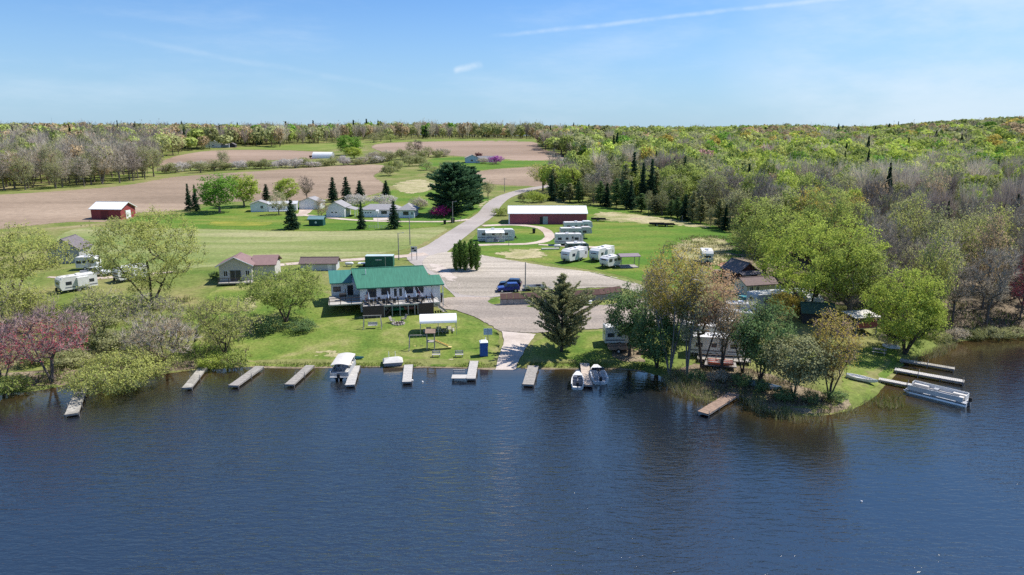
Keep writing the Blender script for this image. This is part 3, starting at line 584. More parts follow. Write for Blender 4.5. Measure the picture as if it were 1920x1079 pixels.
utree(dec, 'willow_water', 19, 'willow_bush', 'yellow green willow arching out over the water beside the mossy pier', 'willow', 232, 728, 655, 168, 'fresh', 'brown', leaves=13684, lsize=0.21, base=.02, n=300, stems=6, tw=6, twl=.8, blob=0.31, trunk_r=.14, shape='spread')
utree(dec, 'brown_bare', 20, 'deciduous_tree', 'wide bare brown tree leaning over the second pier from the willow', 'tree', 312, 690, 580, 150, 'tan', 'grey', leaves=1759, lsize=0.18, base=.18, n=300, stems=3, tw=8, twl=1.0, tww=.02, blob=0.30, trunk_r=.26, shape='spread', bark=BARKD)
utree(dec, 'thin_a', 21, 'deciduous_tree', 'thin pale green tree with a forked black trunk near the shore lawn', 'tree', 422, 664, 556, 118, 'fresh', 'brown', leaves=4300, lsize=0.21, base=.2, n=230, stems=3, tw=6, blob=0.33, trunk_r=.2, bark=BARKD)
utree(dec, 'thin_b', 22, 'deciduous_tree', 'sparse grey green tree with a crooked dark stem below the travel trailer', 'tree', 190, 650, 540, 100, 'fresh', 'grey', leaves=2931, lsize=0.21, base=.24, n=210, stems=3, tw=6, blob=0.33, trunk_r=.2, bark=BARKD)
utree(dec, 'thin_c', 23, 'deciduous_tree', 'half leafed olive shrub tree under the biggest yellow green tree', 'tree', 300, 640, 545, 120, 'fresh', 'grey', leaves=2300, lsize=0.23, base=.14, n=210, stems=4, tw=6, blob=0.37, trunk_r=.16)
utree(con, 'white_pine', 24, 'pine_tree', 'huge dark white pine beside the magenta crabapple', 'pine tree', 850, 402, 306, 96, 'pine', prof='pine', whorl=.75, per=14, qn=8, qs=.62, droop=-.02, base=.03, up=.16, gap=.2, trunk_r=.45)
utree(con, 'white_pine_b', 25, 'pine_tree', 'narrower dark pine standing just behind the huge white pine', 'pine tree', 884, 392, 313, 52, 'pine', prof='pine', whorl=.75, per=12, qn=8, qs=.6, droop=-.02, base=.05, up=.16, gap=.2, trunk_r=.4)
for k, (px, l, w, t) in enumerate(((855, 'shortest arborvitae of the columnar clump, toward the concrete apron', 13, 456), (863, 'second arborvitae of the columnar clump by the gravel lot', 14, 450), (872, 'arborvitae in the middle of the columnar clump by the gravel lot', 14, 453), (884, 'tallest arborvitae of the columnar clump by the gravel lot', 15, 448), (894, 'arborvitae nearest the gravel loop in the columnar clump by the lot', 15, 454))):
    utree(con, 'arborvitae', 26 + k, 'arborvitae', l, 'arborvitae', px, 508 - (k % 2) * 3, t, w, 'arbor', prof='col', whorl=.3, per=14, qn=3, qs=.30, droop=.1, base=.05, up=.7, gap=.2, trunk_r=.12)['group'] = 'columnar arborvitaes beside the gravel lot'
utree(dec, 'tall_pale', 46, 'deciduous_tree', 'tall slender pale green tree between the gold and the orange budded trees', 'tree', 1288, 702, 505, 66, 'pale', 'silver', leaves=3800, lsize=.22, base=.3, n=200, stems=3, tw=6, blob=.38, trunk_r=.2, shape='vase', bark=BARKP)
utree(dec, 'tall_tan', 47, 'deciduous_tree', 'slender tan budded tree in front of the camper deck', 'tree', 1352, 704, 548, 62, 'tan', 'grey', leaves=2600, lsize=.22, base=.28, n=180, stems=2, tw=6, blob=.38, trunk_r=.18, shape='vase', bark=BARKD)
utree(dec, 'thin_olive', 45, 'deciduous_tree', 'thin olive budded tree between the campers and the bushy dark cedar', 'tree', 1392, 700, 568, 84, 'olive', 'grey', leaves=3200, lsize=.22, base=.22, n=200, stems=3, tw=6, twl=.9, blob=.36, trunk_r=.18, shape='vase', bark=BARKD)
# spruces on the house lawn
for px, py, top, wpx, l in ((548, 430, 374, 34, 'spruce standing alone beside the dark green garden shed'), (678, 430, 378, 20, 'slim spruce in front of the ranch house garage'), (739, 429, 377, 29, 'spruce in front of the ranch house wall, by the flower fence'),
        (625, 379, 333, 25, 'first of the three tall spruces behind the gabled garage'), (650, 377, 332, 26, 'middle one of the three tall spruces behind the gabled garage'), (675, 374, 339, 25, 'last of the three tall spruces, behind the grey blossoming bush'), (724, 366, 338, 20, 'lone spruce behind the ranch house roof'),
        (355, 395, 345, 16, 'outer spruce of the slim pair at the field edge'), (368, 396, 346, 16, 'inner spruce of the slim pair, next to the bright green maple'), (500, 376, 346, 20, 'small dark spruce behind the white mobile home'), (1025, 258, 235, 18, 'single dark pine rising above the far treeline')):
    ptree('spruce', 'spruce_tree', l, 'spruce', px, py, top, wpx, 'spruce')
for a in (('leafy', 'bright green round maple beside the slim pair of spruces', 412, 399, 327, 72, 'green', 'brown'), ('leafy', 'yellow green maple joined to the bright green round maple', 458, 388, 326, 56, 'lime', 'brown'), ('leafy', 'yellow green tree beside the brown tree behind the mobile home', 538, 380, 328, 46, 'lime', 'brown'),
        ('bare', 'brown budded tree behind the double garage', 576, 378, 332, 30, 'tan', 'brown'), ('airy', 'thin pale tree in front of the mobile home porch', 523, 403, 360, 38, 'pale', 'grey'), ('airy', 'small tan budded tree next to the dark green garden shed', 603, 412, 372, 26, 'tan', 'grey'),
        ('leafy', 'bright green tree clump behind the hoop barn', 655, 291, 254, 50, 'green', 'brown'), ('leafy', 'lower bright green tree beside the hoop barn', 664, 297, 276, 36, 'lime', 'brown'), ('airy', 'yellow topped tree with bare forked stems at the bend of the road', 1018, 358, 298, 52, 'yellow', 'grey'),
        ('leafy', 'round bright green tree at the corner of the far field', 1080, 294, 262, 46, 'green', 'brown'), ('leafy', 'second bright green tree at the corner of the far field', 1104, 300, 270, 40, 'green', 'brown'), ('bare', 'brown bare tree on the far field edge beside the round dark bush', 785, 292, 262, 20, 'tan', 'brown'), ('airy', 'round olive tree on the edge of the far field', 770, 292, 266, 20, 'olive', 'brown'),
        ('airy', 'pale green small tree at the roadside beyond the pine', 915, 372, 335, 26, 'olive', 'grey'), ('airy', 'round yellow green tree standing clear of the wood on the meadow', 1241, 402, 377, 26, 'lime', 'brown')):
    ptree(a[0], 'deciduous_tree', a[1], 'tree', a[2], a[3], a[4], a[5], a[6], a[7])
for a in (('magenta blossoming crabapple on the ranch house lawn', 824, 407, 384, 38, 'magenta', 'brown', 'flowering tree'), ('purple blossoming lilac tree beside the far blue house', 930, 308, 292, 26, 'violet', 'brown', 'flowering tree'), ('dark maroon leafed tree behind the far blue house', 897, 300, 285, 14, 'maroon', 'brown', 'tree'),
        ('grey white blossoming bush behind the gabled garage', 668, 388, 364, 46, 'white', 'silver', 'shrub'), ('grey white blossoming bush behind the ranch house', 724, 386, 364, 44, 'white', 'silver', 'shrub'), ('grey bare bush at the end of the ranch house', 786, 392, 369, 34, 'grey', 'silver', 'shrub'),
        ('pale grey bush standing beside the far blue house', 905, 307, 295, 20, 'grey', 'silver', 'shrub'), ('yellow green shrub beside the road bend', 1000, 380, 358, 28, 'lime', 'grey', 'shrub'), ('round yellow green shrub at the wood edge by the road bend', 1016, 380, 362, 24, 'lime', 'brown', 'shrub'), ('grey brown shrub nearest the road bend', 981, 378, 360, 22, 'olive', 'grey', 'shrub'),
        ('low yellow green shrub on the verge beside the long red shed', 940, 404, 388, 34, 'spring', 'grey', 'shrub'), ('dark green shrub against the cottage wall', 401, 524, 508, 18, 'cedarg', 'brown', 'shrub'), ('yellow shrub beneath the reds of the largest lime tree', 1475, 590, 545, 60, 'gold', 'brown', 'shrub'),
        ('low green shrub beneath the spreading tree on the bank', 500, 622, 590, 54, 'cedarg', 'brown', 'shrub'), ('second low green shrub beneath the spreading tree, nearest the building', 566, 622, 598, 50, 'cedarg', 'brown', 'shrub'), ('mossy green bush at the water in front of the red budded maples', 22, 738, 700, 64, 'spring', 'brown', 'shrub'),
        ('bare grey shrub on the path by the round lime tree', 1670, 650, 622, 36, 'grey', 'silver', 'shrub'), ('yellow green shrub at the foot of the thin forked tree', 440, 690, 656, 58, 'spring', 'brown', 'shrub'), ('lime shrub under the thin pale tree, close to the piers', 392, 694, 664, 46, 'lime', 'brown', 'shrub')):
    ptree('bush', 'flowering_tree' if 'bloss' in a[0] and 'bush' not in a[0] else 'shrub', a[0], a[7], a[1], a[2], a[3], a[4], a[5], a[6])
# ------------------------------------------------------------------ woods
def W(*pp): return [at(*p)[:2] for p in pp]
def ud(u, d): return np.array([u * d, d])
REG = {}
REG['right'] = W((1006, 368), (1100, 377), (1170, 388), (1230, 395), (1300, 412), (1390, 434), (1420, 462), (1480, 470), (1600, 520), (1640, 600), (1720, 634), (1790, 636), (1850, 630), (1935, 626)) + [ud(1.05, 106), ud(1.3, 112), ud(1.3, 300), ud(.95, 420), ud(.92, 1900), ud(.05, 1900), ud(.05, 690)] + W((1012, 270), (1022, 284), (1066, 296), (1104, 306), (1108, 318), (1096, 345), (1050, 352))
REG['left'] = W((-330, 372), (-100, 366), (0, 359), (110, 354), (215, 346), (278, 336), (300, 326), (292, 306), (315, 296), (360, 283), (420, 277), (520, 272)) + [ud(-.35, 1000), ud(-.9, 1900), ud(-.95, 420)]
REG['far'] = [ud(-.36, 900)] + W((470, 276), (530, 277), (545, 271), (620, 269), (700, 264), (780, 262), (900, 261), (1012, 262)) + [ud(.06, 1900), ud(-.9, 1900)]
def inside(poly, x, y):
    ins = np.zeros(x.shape, bool)
    for i in range(len(poly)):
        a, b = poly[i], poly[(i + 1) % len(poly)]; c = ((a[1] > y) != (b[1] > y))
        with np.errstate(divide='ignore', invalid='ignore'): xi = (b[0] - a[0]) * (y - a[1]) / (b[1] - a[1]) + a[0]
        ins ^= c & (x < xi)
    return ins
def nz(x, y, s, o=0.0): return np.array([mnoise.noise((a / s + o, b / s - o, o * 1.7)) for a, b in zip(x, y)])
bands = [(90, 190, 5.8), (190, 300, 7.4), (300, 480, 9.0), (480, 760, 11), (760, 1200, 14), (1200, 1900, 24)]
PTS = []
for y0, y1, s in bands:
    xs = np.arange(-.95 * y1, (1.3 if y1 < 320 else .95) * y1, s); ys = np.arange(y0, y1, s * .92)
    X, Y = np.meshgrid(xs, ys); X = X + (np.arange(len(ys)) % 2)[:, None] * s / 2; X = X.ravel() + rng.uniform(-.42, .42, X.size) * s; Y = Y.ravel() + rng.uniform(-.42, .42, Y.size) * s
    k = (X / Y > -.9) & (X / Y < np.where(Y < 310, 1.28, .9)); X, Y = X[k], Y[k]
    for name in REG:
        i = inside(REG[name], X, Y); PTS += [(a, b, s, name) for a, b in zip(X[i], Y[i])]
PX = np.array([p[0] for p in PTS]); PY = np.array([p[1] for p in PTS]); PS = np.array([p[2] for p in PTS]); PN = np.array([p[3] for p in PTS])
keep = sdist(PX, PY) > 1.5; PX, PY, PS, PN = PX[keep], PY[keep], PS[keep], PN[keep]
PZ = H(PX, PY); U = PX / PY
n1, n2, n3 = nz(PX, PY, 45, .3), nz(PX, PY, 110, 4.1), rng.uniform(0, 1, len(PX))
SP = np.empty(len(PX), object); LFN = np.empty(len(PX), object)
for i in range(len(PX)):
    d, u, a, b, c = PY[i], U[i], n1[i], n2[i], n3[i]
    if PN[i] == 'right':
        if u > .36 and d < 150: o = [('airy', 'pale', .28), ('airy', 'olive', .14), ('bare', 'grey', .36), ('bare', 'purple', .1), ('airy', 'fresh', .1), ('airy', 'tan', .03)]
        elif u > .30 and d < 235: o = [('bare', 'purple', .26 + .6 * a), ('bare', 'grey', .20), ('leafy', 'spring', .08 - .3 * a), ('airy', 'fresh', .06), ('airy', 'olive', .2 - .3 * a), ('airy', 'pale', .12), ('spruce', 'spruce', .05), ('airy', 'tan', .05), ('leafy', 'lime', .10 - .2 * a)]
        elif u < .30 and d < 330: o = [('airy', 'olive', .2), ('leafy', 'spring', .15 + .3 * a), ('bare', 'grey', .14 - .2 * a), ('swampcon', 'cedar', .32), ('bare', 'purple', .05), ('spruce', 'spruce', .08), ('leafy', 'lime', .06)]
        elif d < 300: o = [('bare', 'grey', .22 - .3 * a), ('airy', 'olive', .2), ('leafy', 'lime', .2 + .5 * a), ('spruce', 'spruce', .05), ('leafy', 'spring', .2), ('leafy', 'fresh', .1)]
        elif d < 520: o = [('leafy', 'lime', .36 + .5 * a), ('leafy', 'spring', .32), ('leafy', 'fresh', .1 + .2 * a), ('airy', 'olive', .12), ('airy', 'pale', .08), ('bare', 'grey', .10 - .4 * a), ('spruce', 'spruce', .02 + .35 * max(0, -a - .12)), ('leafy', 'green', .08), ('leafy', 'gold', .03), ('airy', 'dusky', .008)]
        else: o = [('airy', 'tan', .16 - .3 * b), ('leafy', 'olive', .34), ('bare', 'grey', .10 - .3 * a), ('leafy', 'spring', .34 + .6 * b), ('leafy', 'lime', .12 + .4 * a), ('airy', 'olive', .14), ('leafy', 'gold', .05), ('leafy', 'green', .04), ('spruce', 'spruce', .12 * max(0, -a))]
    elif PN[i] == 'left':
        if d < 520: o = [('bare', 'grey', .48), ('bare', 'purple', .14), ('airy', 'olive', .20), ('airy', 'tan', .12), ('leafy', 'spring', .05 + .2 * a)]
        else: o = [('bare', 'purple', .28), ('leafy', 'olive', .2), ('airy', 'tan', .22), ('leafy', 'spring', .16 + .7 * a), ('spruce', 'spruce', .02), ('airy', 'olive', .1)]
    else: o = [('airy', 'olive', .34), ('bare', 'grey', .22 - .4 * a), ('airy', 'tan', .12), ('leafy', 'green', max(0, .05 + .9 * a)), ('leafy', 'spring', .12 + .3 * a), ('bare', 'purple', .1), ('spruce', 'spruce', .02)]
    wts = np.array([max(0.0, q[2]) for q in o]); cs = np.cumsum(wts / wts.sum()); k = int(np.searchsorted(cs, c)); k = min(k, len(o) - 1); SP[i], LFN[i] = o[k][0], o[k][1]
HT = rng.uniform(.72, 1.26, len(PX)) * np.where(PN == 'right', np.where(PY < 170, 13.5, 14.5), 16.5)
HT = np.where(SP == 'spruce', HT * 1.06, HT) * np.where(SP == 'swampcon', .85, 1)
# edge of the wood: rows nearest the camera inside each wood become trees of their own
def edge_score(name):
    m = np.where((PN == name) & (np.abs(U) < .80))[0]; ub = np.round(U[m] / .006).astype(int); best = {}
    order = m[np.argsort(PY[m])]; cnt = {}
    out = []
    for i in order:
        # angular width of this tree; a column already filled by nearer crowns is hidden at the foot
        c = int(round(U[i] / .011)); cnt[c] = cnt.get(c, 0) + 1
        if cnt[c] <= 3: out.append((cnt[c] * 40 + PY[i] * .5, i))
    out.sort(); return [i for s, i in out]
solo = edge_score('right')[:150] + edge_score('left')[:44]
solo = [i for i in solo if PY[i] < 620]
isolo = np.zeros(len(PX), bool); isolo[solo] = True
COLW = dict(fresh='fresh yellow green leafy', pale='pale green half leafed', olive='olive green half leafed', tan='tan budded', grey='bare grey', purple='bare purplish brown', spring='spring green leafy', lime='lime green leafy', cedar='dark green cedar like', spruce='dark spired', pinkbud='pink budded', green='bright green leafy', dusky='dusky red budded')
def zone(i):
    if PN[i] == 'left': return 'in the wood behind the red barn and ploughed field'
    if U[i] > .36 and PY[i] < 150: return 'in the wet wood along the head of the bay'
    if PY[i] < 235 and U[i] > .28: return 'on the wooded slope behind the campsite'
    if U[i] < .16: return 'in the wood beside the road bend'
    if U[i] < .3: return 'along the wood edge beyond the RV meadow'
    return 'on the wooded slope above the meadow'
for i in solo:
    k = SP[i]; h0, w0 = P0[k]; v = int(n3[i] * 997) % 3; T, C = PROTO[k + str(v)]
    w = PS[i] * {'leafy': 1.3, 'airy': 1.2, 'bare': 1.05, 'spruce': .62, 'swampcon': .72}[k] * rng.uniform(.9, 1.2)
    lab = '%s tree %s' % (COLW[LFN[i]], zone(i))
    nm = {'spruce': 'spruce_tree', 'swampcon': 'cedar_tree', 'bare': 'bare_tree'}.get(k, 'deciduous_tree')
    tree(nm, lab, {'spruce': 'spruce', 'swampcon': 'cedar'}.get(k, 'tree'), (PX[i], PY[i], PZ[i]), HT[i], w, T, C, LEAF[LFN[i]], TWIG['purple' if LFN[i] == 'purple' else 'grey'], lab.replace(' tree ', ' trees ', 1), h0=h0, w0=w0)
# the rest of each wood is one mass
def lowpoly(kind, n, r):
    Q, K = [], []       # K 0 = leaf colour, 1 = bark colour
    if kind in ('leafy', 'airy'):
        p = r.normal(size=(n, 3)); p /= np.linalg.norm(p, axis=1)[:, None]; b = r.normal(size=(6, 3)); b /= np.linalg.norm(b, axis=1)[:, None]
        lump = .72 + .4 * np.maximum(0, (p @ b.T).max(1) - .3); rad = r.uniform(.3, 1, n) ** .4 * lump
        c = p * rad[:, None] * np.array([.5, .5, .37]) + np.array([0, 0, .61]); nn = p * 1.1 + (b[(p @ b.T).argmax(1)] - p) * .2; Q.append(rand_quads(r, c, (.205 if kind == 'leafy' else .165) * (150 / n) ** .5, nrm=nn)); K.append(np.zeros(n))
    elif kind == 'bare':
        m = n; t = r.uniform(.25, .98, m); az = r.uniform(0, 6.28, m); c0 = np.stack([np.cos(az) * .12 * t, np.sin(az) * .12 * t, t * .75], 1)
        dr = np.stack([np.cos(az) * .55, np.sin(az) * .55, np.full(m, .8)], 1) + r.normal(size=(m, 3)) * .25; L = r.uniform(.16, .42, m); c1 = c0 + dr * L[:, None]
        sd = np.cross(dr, r.normal(size=(m, 3))); sd /= np.linalg.norm(sd, axis=1)[:, None]; wd = (.011 * (150 / n) ** .5) * r.uniform(.6, 1.4, m); sd *= wd[:, None]
        Q.append(np.stack([c0 - sd, c0 + sd, c1 + sd * .5, c1 - sd * .5], 1)); K.append(np.zeros(m))
        k = n // 3; c = c1[r.integers(0, m, k)] + r.normal(size=(k, 3)) * .03; Q.append(rand_quads(r, c, .06 * (150 / n) ** .5)); K.append(np.zeros(k))
    else:
        t = r.uniform(0, 1, n) ** 1.3; az = r.uniform(0, 6.28, n); rr = (1 - t) * .5 * r.uniform(.5, 1, n)
        if kind == 'swampcon': rr = .5 * np.sin(np.pi * (.15 + .85 * t)) ** .8 * r.uniform(.6, 1, n)
        c = np.stack([np.cos(az) * rr, np.sin(az) * rr, .08 + .92 * t], 1); Q.append(rand_quads(r, c, .20 * (150 / n) ** .45, .6)); K.append(np.zeros(n))
    tt = tube(np.array([[0, 0, 0.]]), np.array([[0, 0, .62]]), np.array([.022]), np.array([.009]), 3); Q.append(tt); K.append(np.ones(len(tt)))
    return np.concatenate(Q), np.concatenate(K)
LODS = [(0, 230, 1000), (230, 380, 750), (380, 620, 380), (620, 1000, 160), (1000, 3000, 60)]
TPL = {(k, L): [lowpoly(k, L[2], np.random.default_rng(100 + s)) for s in range(4)] for k in ('leafy', 'airy', 'bare', 'spruce', 'swampcon') for L in LODS}
M_wood = leafmat('wood_foliage', (1, 1, 1), .3, attr=True)
BK = np.array([.17, .145, .12])
for name, label in (('right', 'mixed spring woodland covering the hillside beyond the bay and meadow'), ('left', 'grey and green woodland behind the ploughed field and red barn'), ('far', 'long belt of far trees along the horizon behind the farm fields')):
    Qs, Cs = [], []
    for i in np.where((PN == name) & ~isolo)[0]:
        L = next(l for l in LODS if l[0] <= PY[i] < l[1]); q, k = TPL[(SP[i], L)][int(n3[i] * 991) % 4]
        w = PS[i] * {'leafy': 1.32, 'airy': 1.25, 'bare': 1.15, 'spruce': .6, 'swampcon': .72}[SP[i]] * (.68 + .72 * ((n3[i] * 37) % 1)); th = n3[i] * 60
        if PY[i] > 760: w = min(w, 13)
        c, s = math.cos(th), math.sin(th); x = (q[..., 0] * c - q[..., 1] * s) * w + PX[i]; y = (q[..., 0] * s + q[..., 1] * c) * w + PY[i]; z = q[..., 2] * HT[i] + PZ[i]
        Qs.append(np.stack([x, y, z], -1)); base = np.array(LC[LFN[i]]) * 1.8 * (.70 + .56 * ((n3[i] * 53) % 1))
        col = np.where(k[:, None] > .5, BK, base * rng.uniform(.8, 1.2, (len(q), 1))); Cs.append(col)
    me = mesh_q('forest', np.concatenate(Qs), M_wood, np.concatenate(Cs)); o = bpy.data.objects.new('forest', me); COL.objects.link(o); tag(o, label, 'forest', kind='stuff')
print('forest trees', len(PX), 'solo', len(solo))
# ------------------------------------------------------------------ hedgerows between the fields: bushes of their own
HR = []
def hedge(pts, n, hpx, wpx, kinds, lab, grp, jit=2.0):
    pts = np.array(pts, float); seg = np.r_[0, np.cumsum(np.hypot(*np.diff(pts, axis=0).T))]
    for k in range(n):
        t = (k + rng.uniform(.2, .8)) / n * seg[-1]; px, py = np.interp(t, seg, pts[:, 0]), np.interp(t, seg, pts[:, 1]) + rng.uniform(-1, 1) * jit * .5
        kd, lf, tw, nm = kinds[int(rng.integers(len(kinds)))]; hh = hpx * rng.uniform(.7, 1.25)
        ptree(kd, nm, lab[nm] % COLW.get(lf, lf), 'shrub' if nm == 'shrub' else 'tree', px, py, py - hh, wpx * rng.uniform(.8, 1.25), lf, tw, (lab[nm] % COLW.get(lf, lf)).replace(' shrub', ' shrubs').replace(' tree', ' trees'))
COLW.update(cedarg='dense green cedar', white='white blossoming', gold='golden')
hb = [('bush', 'olive', 'grey', 'shrub'), ('bush', 'white', 'silver', 'shrub'), ('bush', 'grey', 'grey', 'shrub'), ('bush', 'olive', 'grey', 'shrub'), ('airy', 'olive', 'grey', 'deciduous_tree')]
L1 = {'shrub': '%s shrub in the hedgerow below the hoop barn', 'deciduous_tree': '%s tree in the hedgerow below the hoop barn'}
hedge([(300, 326), (340, 322), (440, 318), (520, 316), (600, 312), (680, 308), (740, 303)], 34, 16, 26, hb, L1, '')
hedge([(372, 324), (432, 318)], 3, 32, 34, [('airy', 'spring', 'grey', 'deciduous_tree'), ('airy', 'olive', 'grey', 'deciduous_tree')], {'deciduous_tree': '%s taller tree rising from the hedgerow at the field corner'}, '')
hedge([(690, 306), (740, 300), (790, 296), (840, 294)], 11, 18, 26, [('airy', 'olive', 'grey', 'deciduous_tree'), ('bush', 'grey', 'grey', 'shrub'), ('bush', 'olive', 'grey', 'shrub')], {'shrub': '%s shrub along the bank above the far farmyard lawn', 'deciduous_tree': '%s tree along the bank above the far farmyard lawn'}, '')
hedge([(735, 330), (725, 325), (755, 316), (780, 306), (815, 330), (850, 322)], 10, 20, 24, [('airy', 'olive', 'grey', 'deciduous_tree'), ('bush', 'olive', 'grey', 'shrub'), ('bush', 'spring', 'grey', 'shrub')], {'shrub': '%s shrub in the rough gully behind the huge pine', 'deciduous_tree': '%s tree in the rough gully behind the huge pine'}, '', 5)
hedge([(1050, 307), (1110, 308)], 4, 10, 24, hb[:3], {'shrub': '%s shrub on the strip between the two right hand fields'}, '')
hedge([(690, 268), (720, 266), (740, 268)], 3, 22, 22, [('airy', 'spring', 'grey', 'deciduous_tree'), ('airy', 'olive', 'grey', 'deciduous_tree')], {'deciduous_tree': '%s tree beside the bright clump at the hoop barn'}, '')
hedge([(1030, 376), (1100, 381), (1200, 396), (1290, 414), (1380, 436)], 24, 48, 24, [('swampcon', 'cedar', None, 'cedar_tree'), ('swampcon', 'cedarg', None, 'cedar_tree'), ('spruce', 'spruce', None, 'cedar_tree'), ('airy', 'olive', 'grey', 'deciduous_tree')], {'cedar_tree': '%s tree at the foot of the wood beyond the RV meadow', 'deciduous_tree': '%s small tree at the foot of the wood beyond the RV meadow'}, '')
hedge([(1570, 590), (1640, 606), (1760, 640), (1850, 636), (1925, 632)], 12, 22, 40, [('bush', 'grey', 'silver', 'shrub'), ('bush', 'olive', 'grey', 'shrub'), ('bush', 'cedar', 'brown', 'shrub')], {'shrub': '%s shrub on the bank at the head of the bay'}, '')
# the campsite wood: trees between the cabins
hedge([(1400, 470), (1450, 475), (1500, 480), (1560, 500), (1600, 540), (1640, 580), (1660, 600)], 12, 105, 85, [('airy', 'olive', 'grey', 'deciduous_tree'), ('leafy', 'spring', 'brown', 'deciduous_tree'), ('airy', 'pale', 'grey', 'deciduous_tree'), ('airy', 'gold', 'grey', 'deciduous_tree')], {'deciduous_tree': '%s tree standing behind the campsite cabins'}, '')
ptree('airy', 'deciduous_tree', 'dusky red budded tree behind the campsite, above the lime crowns', 'tree', 1440, 470, 372, 90, 'dusky', 'red')
ptree('airy', 'deciduous_tree', 'orange gold tree behind the pointed green tree', 'tree', 1585, 490, 345, 70, 'gold', 'brown')
ptree('airy', 'deciduous_tree', 'red budded tree over the bay at the picture edge', 'tree', 1912, 600, 475, 50, 'red', 'red')
hedge([(1290, 716), (1340, 712), (1400, 728), (1470, 752), (1530, 756), (1585, 752)], 7, 22, 34, [('bush', 'olive', 'grey', 'shrub'), ('bush', 'grey', 'grey', 'shrub'), ('bush', 'cedarg', 'brown', 'shrub')], {'shrub': '%s shrub among the undergrowth on the point'}, '', 6)
# left thicket between the lane and the lake
hedge([(20, 640), (90, 600), (140, 640), (180, 600), (240, 640), (60, 690), (150, 690)], 9, 30, 60, [('bush', 'olive', 'grey', 'shrub'), ('bush', 'pale', 'grey', 'shrub'), ('bush', 'spring', 'brown', 'shrub'), ('bush', 'lime', 'grey', 'shrub'), ('bush', 'tan', 'grey', 'shrub')], {'shrub': '%s shrub in the thicket on the lake bank'}, '', 20)
hedge([(70, 615), (20, 610)], 2, 75, 70, [('airy', 'fresh', 'grey', 'deciduous_tree'), ('airy', 'pale', 'grey', 'deciduous_tree')], {'deciduous_tree': '%s tree rising behind the red budded maples'}, '', 10)
# ------------------------------------------------------------------ reeds, brush and rough grass as masses
def blades(name, label, cat, polypx, n, h, w, cols, m, z0=None, lean=.35, water=False):
    P = np.array([flat(*p)[:2] if water else at(*p)[:2] for p in polypx]); lo, hi = P.min(0), P.max(0); x = rng.uniform(lo[0], hi[0], n * 4); y = rng.uniform(lo[1], hi[1], n * 4)
    k = inside(list(P), x, y); x, y = x[k][:n], y[k][:n]; cl = nz(x, y, 2.5, 3.3); kk = cl + rng.uniform(-.35, .35, len(x)) > -.05; x, y = x[kk], y[kk]
    z = np.maximum(H(x, y), -.05); hh = h * rng.uniform(.5, 1.2, len(x)); az = rng.uniform(0, 6.28, len(x)); d = np.stack([np.cos(az), np.sin(az), x * 0], 1) * (w * rng.uniform(.6, 1.4, len(x)))[:, None]
    t = np.stack([rng.normal(size=len(x)) * lean * hh, rng.normal(size=len(x)) * lean * hh, hh], 1); b = np.stack([x, y, z], 1)
    q = np.stack([b - d, b + d, b + t + d * .3, b + t - d * .3], 1); c = np.array(cols)[rng.integers(0, len(cols), len(x))] * rng.uniform(.75, 1.25, (len(x), 1))
    o = bpy.data.objects.new(name, mesh_q(name, q, m, c)); COL.objects.link(o); return tag(o, label, cat, kind='stuff')
STR = [(.40, .35, .22), (.33, .28, .16), (.30, .29, .12), (.22, .24, .07)]; GRN = [(.14, .20, .035), (.18, .23, .05), (.25, .25, .09), (.10, .16, .03)]; BRN = [(.16, .125, .09), (.22, .17, .12), (.10, .08, .06), (.2, .2, .07)]
blades('reeds', 'pale dry reeds standing in the shallows along the point', 'reeds', [(1240, 712), (1275, 700), (1320, 735), (1345, 760), (1305, 758), (1262, 738)], 1500, 1.1, .026, STR, M_wood, water=True)
blades('reeds', 'grey green reeds in the water below the bent cedar', 'reeds', [(1385, 748), (1420, 752), (1440, 768), (1500, 778), (1590, 768), (1628, 752), (1640, 768), (1590, 786), (1500, 796), (1430, 786)], 1900, .85, .026, STR + GRN[2:3], M_wood, water=True)
blades('reeds', 'short pale reeds in the shallows beside the pontoon boat', 'reeds', [(1630, 752), (1650, 735), (1690, 745), (1700, 762), (1660, 772)], 900, .7, .03, STR + GRN, M_wood, water=True)
blades('reeds', 'straw coloured reeds around the foot of the round lime tree', 'reeds', [(1690, 680), (1720, 668), (1780, 648), (1800, 650), (1770, 668), (1720, 682)], 1300, .9, .03, STR, M_wood, water=True)
blades('undergrowth', 'tangled brown and green undergrowth on the point', 'undergrowth', [(1240, 706), (1300, 676), (1400, 690), (1480, 716), (1560, 735), (1600, 745), (1570, 770), (1480, 776), (1420, 752), (1375, 742), (1335, 748), (1290, 735)], 7000, .5, .035, BRN + GRN[1:2] + STR[:1], M_wood, lean=.7)
blades('undergrowth', 'tangled green and grey undergrowth on the bank below the travel trailer', 'undergrowth', [(-60, 735), (100, 722), (330, 694), (460, 685), (470, 640), (420, 600), (380, 560), (300, 560), (200, 570), (60, 580), (-80, 600)], 15000, .75, .05, GRN + BRN[:2] + STR[1:3], M_wood, lean=.6)
blades('tall_grass', 'rough bright grass fringing the marina shoreline', 'grass', [(470, 688), (620, 689), (780, 689), (925, 690), (930, 682), (780, 680), (560, 680), (480, 680)], 3000, .22, .04, GRN[:3], M_wood)
blades('tall_grass', 'rough bright grass fringing the shore by the boat pier', 'grass', [(975, 690), (1100, 691), (1200, 694), (1220, 680), (1100, 680), (985, 680)], 2400, .25, .04, GRN[:3] + STR[2:], M_wood)
blades('tall_grass', 'straw tussocks covering the dry meadow below the wood', 'grass', [(1230, 490), (1250, 450), (1320, 440), (1390, 448), (1405, 475), (1385, 505), (1320, 510), (1260, 500)], 7000, .5, .07, STR + GRN[:1], M_wood)
